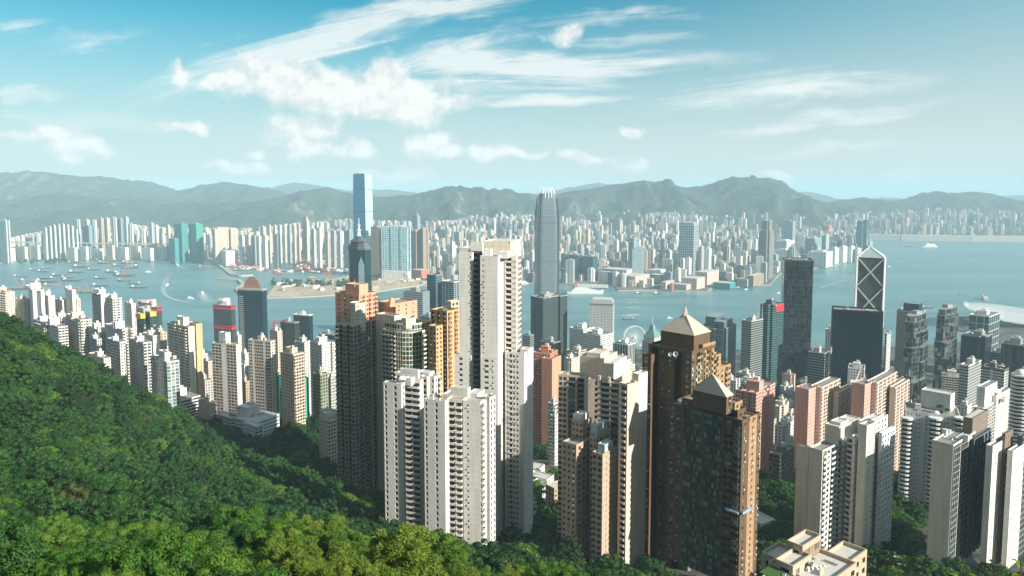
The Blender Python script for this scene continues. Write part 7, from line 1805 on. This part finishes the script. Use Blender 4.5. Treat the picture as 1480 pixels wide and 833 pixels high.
def vessel(name, label, cat, kind):
    r = empty(name); tag(r, label, cat); ad = lambda mb, nm: setattr(mb.build(nm), 'parent', r)
    if kind in ('barge', 'barge_red'):
        ad(hull(62, 15, 5.2, HULL_D if kind == 'barge' else HULL_R, DECK if kind == 'barge_red' else HULL_D, .10), 'hull'); mb = MB(); mb.box((4, 0, 5.15), (36, 10, 1.4), DECKG); ad(mb, 'hatch_coaming')
        mb = MB(); mb.box((-24, 0, 5.15), (6, 9, 4.2), M_pale_grey); mb.box((-24, 0, 9.3), (4.5, 7, 2.4), M_white); mb.bar((-25, 0, 11), (-25, 0, 18), .5, M_steel); ad(mb, 'deckhouse')
    elif kind == 'derrick':
        ad(hull(60, 19, 4.2, HULL_D, DECK, .08), 'hull'); mb = MB(); mb.box((-20, 0, 4.15), (10, 13, 6), HULL_D); mb.box((-20, 0, 10.1), (8, 10, 3.5), M_white); ad(mb, 'deckhouse')
        mb = MB(); mb.bar((-8, -3, 3), (-10, 0, 26), 1.2, M_steel); mb.bar((-8, 3, 3), (-10, 0, 26), 1.2, M_steel); mb.bar((-4, 0, 4), (20, 0, 33), 1.3, HULL_R); mb.bar((-10, 0, 26), (20, 0, 33), .4, M_steel); ad(mb, 'derrick')
        mb = MB(); mb.box((8, 0, 4.15), (22, 12, 4), DECK); ad(mb, 'cargo_stack')
    elif kind == 'launch':
        ad(hull(24, 7, 2.4, HULL_W, DECKG, .2), 'hull'); mb = MB(); mb.box((-1, 0, 2.35), (13, 5.4, 2.8), M_white, 0, .9); mb.box((1, 0, 5.14), (5, 4, 2), M_white, 0, .85); ad(mb, 'deckhouse')
    elif kind == 'workboat':
        ad(hull(22, 7.5, 2.6, HULL_D, DECK, .2), 'hull'); mb = MB(); mb.box((-5, 0, 2.55), (7, 5.5, 4.6), M_white); ad(mb, 'deckhouse'); mb = MB(); mb.bar((4, 0, 2.4), (4, 0, 13), .5, HULL_R); mb.bar((4, 0, 11.5), (11, 0, 9), .4, HULL_R); ad(mb, 'derrick')
    elif kind == 'redboat':
        ad(hull(30, 9, 2.8, HULL_R, DECK, .16), 'hull'); mb = MB(); mb.box((-8, 0, 2.75), (9, 7, 5.6), HULL_R); mb.box((-8, 0, 8.3), (6, 5.5, 2.4), M_white); ad(mb, 'deckhouse'); mb = MB(); mb.bar((3, 0, 2.6), (3, 0, 17), .7, M_red); mb.bar((3, 0, 15), (13, 0, 12), .5, M_red); ad(mb, 'derrick')
    elif kind == 'cruise':
        ad(hull(150, 24, 11, HULL_W, DECKG, .16, rise=3), 'hull')
        for i in range(5): mb = MB(); mb.box((-6 - i * 4, 0, 10.95 + i * 3.2), (104 - i * 15, 21 - i * 1.6, 3.2), curtain('ship_deck', (.10, .14, .16), (.72, .72, .70), 3, 3.2, .35, .5, .3, .1, .02, .4), 0, .985); ad(mb, 'deck_tier')
        mb = MB(); mb.box((-38, 0, 25), (11, 8, 12), plain('funnel_red', (.50, .10, .07), .5), 0, .8); ad(mb, 'funnel'); mb = MB(); mb.bar((14, 0, 25), (14, 0, 38), .8, M_white_metal, .3); ad(mb, 'mast')
    elif kind == 'ferry':
        ad(hull(66, 14, 5, HULL_W, DECKG, .14), 'hull'); mb = MB(); mb.box((-4, 0, 4.95), (46, 12, 4), M_white, 0, .96); ad(mb, 'deck_tier'); mb = MB(); mb.box((-6, 0, 8.9), (32, 10, 3.6), M_white, 0, .95); mb.box((6, 0, 12.4), (7, 8, 3), M_white, 0, .9); ad(mb, 'deck_tier'); mb = MB(); mb.box((-14, 0, 12.4), (6, 5, 6), plain('funnel_red', (.50, .10, .07), .5), 0, .8); ad(mb, 'funnel'); mb = MB(); mb.bar((6, 0, 15), (6, 0, 23), .5, M_white_metal, .2); ad(mb, 'mast')
    return r
PROTO = {}
def boat(kind, px, py, ang, label, cat, group=None, s=1.0, z=0.0):
    name = {'barge': 'cargo_barge', 'barge_red': 'cargo_barge', 'derrick': 'derrick_barge', 'launch': 'motor_launch', 'workboat': 'work_boat', 'redboat': 'work_boat', 'cruise': 'cruise_ship', 'ferry': 'ferry'}[kind]
    if kind not in PROTO: r = PROTO[kind] = vessel(name, label, cat, kind)
    else: r = copy_tree(PROTO[kind])
    p = Pz(px, py, 0); r.location = (p[0], p[1], z); r.rotation_euler = (0, 0, R(ang)); r.scale = (s,) * 3; r['label'] = label; r['category'] = cat
    if group: r['group'] = group
    elif 'group' in r: del r['group']
def flotilla():
    g = random.Random(2)
    L_ = [('barge', 425, 637, 5, 1.1), ('barge', 470, 662, 2, 1.4), ('barge', 540, 677, 4, 1.1), ('derrick', 540, 625, 170, .8), ('derrick', 600, 640, 8, 1.2), ('derrick', 640, 628, 185, 1.0), ('barge', 202, 679, 5, .95), ('barge', 250, 688, 0, 1.05), ('barge', 272, 667, 10, .8), ('barge', 118, 716, 8, 1.0), ('barge_red', 165, 741, 5, 1.1), ('barge', 262, 728, 178, 1.1), ('barge', 340, 709, 3, 1.1), ('barge', 440, 693, 0, 1.3), ('barge', 390, 722, 2, 1.0), ('barge', 415, 739, 6, 1.4), ('barge', 265, 747, 4, 1.5), ('barge_red', 300, 767, 8, 1.1), ('derrick', 120, 788, 185, 1.5), ('barge', 580, 726, 0, .95), ('barge', 577, 770, 6, 1.15), ('barge', 655, 691, 4, 1.3), ('derrick', 700, 702, 10, 1.3), ('barge', 720, 712, 4, 1.5), ('derrick', 740, 640, 30, 1.3), ('derrick', 745, 667, 200, 1.4), ('derrick', 712, 741, 5, .9), ('barge', 770, 758, 174, .9), ('barge', 800, 780, 4, 1.15), ('barge_red', 420, 785, 0, 1.1), ('derrick', 515, 806, 190, 1.3), ('barge', 600, 822, 5, 1.2), ('derrick', 735, 622, 15, 1.0), ('barge', 690, 655, 6, 1.2)]
    kinds = {'barge': 'dark cargo barge', 'barge_red': 'rust-red cargo barge', 'derrick': 'barge with a raised boom'}; cnt = {}
    rows = lambda Y: 'in the far row' if Y < 660 else 'in the middle rows' if Y < 730 else 'in the near row'
    seq = {}
    for k in sorted(L_, key=lambda q: q[1]): seq.setdefault((k[0], rows(k[2])), []).append(k)
    o_ = ['first', 'second', 'third', 'fourth', 'fifth', 'sixth', 'seventh', 'eighth', 'ninth', 'tenth', 'eleventh', 'twelfth', 'thirteenth']
    for (kd, row), ks in seq.items():
        for j, (kind, X, Y, a, s) in enumerate(ks): boat(kind, X / 3.968, 220 + Y / 3.968, a + g.uniform(-4, 4), f'{kinds[kd]} moored {row} off the left shore, {o_[j]}', 'barge', 'barges moored off the left shore', s)
    boat('barge_red', 1170 / 3.968, 220 + 661 / 3.968, 2, 'single reddish barge near the breakwater', 'barge', None, .9)
    for X, Y, a, lab in ((850, 690, 200, 'small white launch left of the long wake'), (1015, 652, 140, 'white launch trailing a wake near the breakwater'), (960, 766, 95, 'white launch heading away in the middle of the left water'), (1088, 842, 175, 'fast white launch at the end of the curved white wake'), (1160, 812, 120, 'white launch with a broad foam patch left of the bronze-capped tower'), (470, 600, 60, 'white launch close to the left shore')): boat('launch', X / 3.968, 220 + Y / 3.968, a, lab, 'boat', None, 1.3)
    # typhoon shelter
    reds = {}
    for i in range(210):
        t = g.random()
        if t < .42: px, py = g.uniform(338, 385), g.uniform(374, 392)
        elif t < .75: px, py = g.uniform(430, 482), g.uniform(376, 393)
        else: px, py = g.uniform(385, 500), g.choice((g.uniform(371.5, 376), g.uniform(391, 396)))
        k = g.choice(('redboat', 'workboat', 'workboat', 'redboat', 'launch', 'barge'))
        part = 'left cluster' if px < 388 else 'middle fairway' if px < 432 else 'right cluster'
        lab = {'redboat': 'red lighter with a red boom', 'workboat': 'dark work boat with a white cabin', 'launch': 'white launch', 'barge': 'long dark barge'}[k] + f' moored in the {part} of the typhoon shelter'
        boat(k, px, py, g.choice((0, 20, 160, 185)) + g.uniform(-8, 8), lab, 'boat', f'{k} {part} of the typhoon shelter'.replace('redboat', 'red lighters,').replace('workboat', 'work boats,').replace('launch', 'launches,').replace('barge', 'barges,'), g.uniform(1.2, 1.9) if k != 'barge' else .8)
    boat('cruise', 846, 424.5, 6, 'white cruise ship berthed at the long pier across the water', 'cruise ship', None, .98)
    boat('ferry', 752, 411, 200, 'white ferry berthed right of the tallest pale apartment tower', 'ferry', None, 1.1)
    boat('ferry', 1423, 433, 62, 'white cruise ferry sailing above the winged hall, seen from astern', 'ferry', None, 1.15)
    boat('ferry', 1342, 357.5, 185, 'white ship far out on the right water', 'ferry', None, 1.9)
    boat('barge', 908, 462.5, 185, 'dark ferry crossing the harbour above the observation wheel', 'boat', None, .62); boat('launch', 967, 461, 175, 'white boat crossing the harbour left of the spired pyramid roof', 'boat', None, 1.0)
    for k, px, py, a, lab, s in (('barge', 1385, 385.5, 20, 'dark tug on the right water below the white ship', .55), ('barge', 1313, 357, 0, 'tiny dark barge far out left of the white ship', .9), ('barge', 1299, 373.5, 0, 'small dark barge right of the cross-braced tower', .5), ('barge', 1391, 425.5, 8, 'dark barge left of the white cruise ferry', .42), ('barge', 1341, 445.5, 4, 'long dark barge above the faceted mirror pair', .7), ('barge_red', 1232, 394, 6, 'reddish tug left of the cross-braced tower', .6), ('launch', 1285, 386, 10, 'white launch just right of the cross-braced tower', .8), ('launch', 1078, 419, 10, 'tiny launch off the brown hotel block', .8), ('launch', 1125, 424, 30, 'tiny launch left of the bronze grid tower', .8), ('workboat', 923, 425, 10, 'ferry-pier boat left of the museum tip', 1.2), ('workboat', 950, 425.5, 5, 'ferry-pier boat at the museum tip', 1.4)):
        boat(k, px, py, a, lab, 'boat', None, s)
flotilla()
# wakes
def wake_mat():
    m = bpy.data.materials.new('foam'); m.use_nodes = True; k = NT(m.node_tree); u, v, _ = k.sep(k.n('ShaderNodeUVMap').outputs[0]); ob = k.n('ShaderNodeTexCoord').outputs['Object']
    e = k.m('SUBTRACT', 1.0, k.m('ABSOLUTE', k.m('SUBTRACT', k.m('MULTIPLY', v, 2.0), 1.0)))
    a = k.m('MULTIPLY', k.m('MULTIPLY', k.smooth(k.m('ADD', e, k.m('MULTIPLY', k.m('SUBTRACT', k.noise(ob, .06, 5, .7), .5), 1.2)), .1, .9), u), .62)
    d = k.n('ShaderNodeBsdfDiffuse'); d.inputs[0].default_value = (.78, .82, .82, 1); t = k.n('ShaderNodeBsdfTransparent'); mx = k.n('ShaderNodeMixShader'); k.put(mx.inputs[0], a); k.t.links.new(t.outputs[0], mx.inputs[1]); k.t.links.new(d.outputs[0], mx.inputs[2]); o = k.n('ShaderNodeOutputMaterial'); k.t.links.new(mx.outputs[0], o.inputs[0]); return m
M_foam = wake_mat()
def wake(pts, w0, w1, a0=1.0, a1=.0):
    q = [np.array(Pz(px, py, .35)) for px, py in pts]; n = len(q); L = []
    for i, p in enumerate(q):
        d = q[min(i + 1, n - 1)] - q[max(i - 1, 0)]; d /= np.linalg.norm(d); s = np.array((-d[1], d[0], 0)); t = i / (n - 1); w = w0 + (w1 - w0) * t; L.append((p - s * w / 2, p + s * w / 2, a0 + (a1 - a0) * t))
    mb = MB()
    for a, b in zip(L, L[1:]): mb.quads([[a[0], b[0], b[1], a[1]]], M_foam, [[(a[2], 0), (b[2], 0), (b[2], 1), (a[2], 1)]])
    o = mb.build('wake'); tag(o, kind='stuff')
wake([(272, 436), (262, 435), (252, 433), (243, 429), (237, 424), (236, 417), (238, 409), (243, 400), (249, 391)], 10, 42, 1, .08)
wake([(290, 422), (294, 428), (298, 434), (303, 438)], 40, 80, .9, .1); wake([(256, 383), (262, 386), (268, 389)], 12, 30, .8, .1); wake([(902, 455), (908, 457), (921, 454)], 40, 60, .9, .5)
for y in (434, 438.5, 445): wake([(908, y), (915, y - .8), (924, y - .2)], 22, 30, .85, .35)
wake([(968, 461), (945, 462), (915, 463), (890, 464)], 8, 22, .6, .1); wake([(690, 441), (705, 439), (730, 438)], 8, 14, .5, .1); wake([(385, 443), (400, 442), (425, 441)], 6, 14, .5, .2); wake([(1180, 418), (1215, 407), (1260, 400)], 20, 60, .3, .05); wake([(1145, 421), (1132, 425), (1120, 428)], 10, 26, .6, .1)
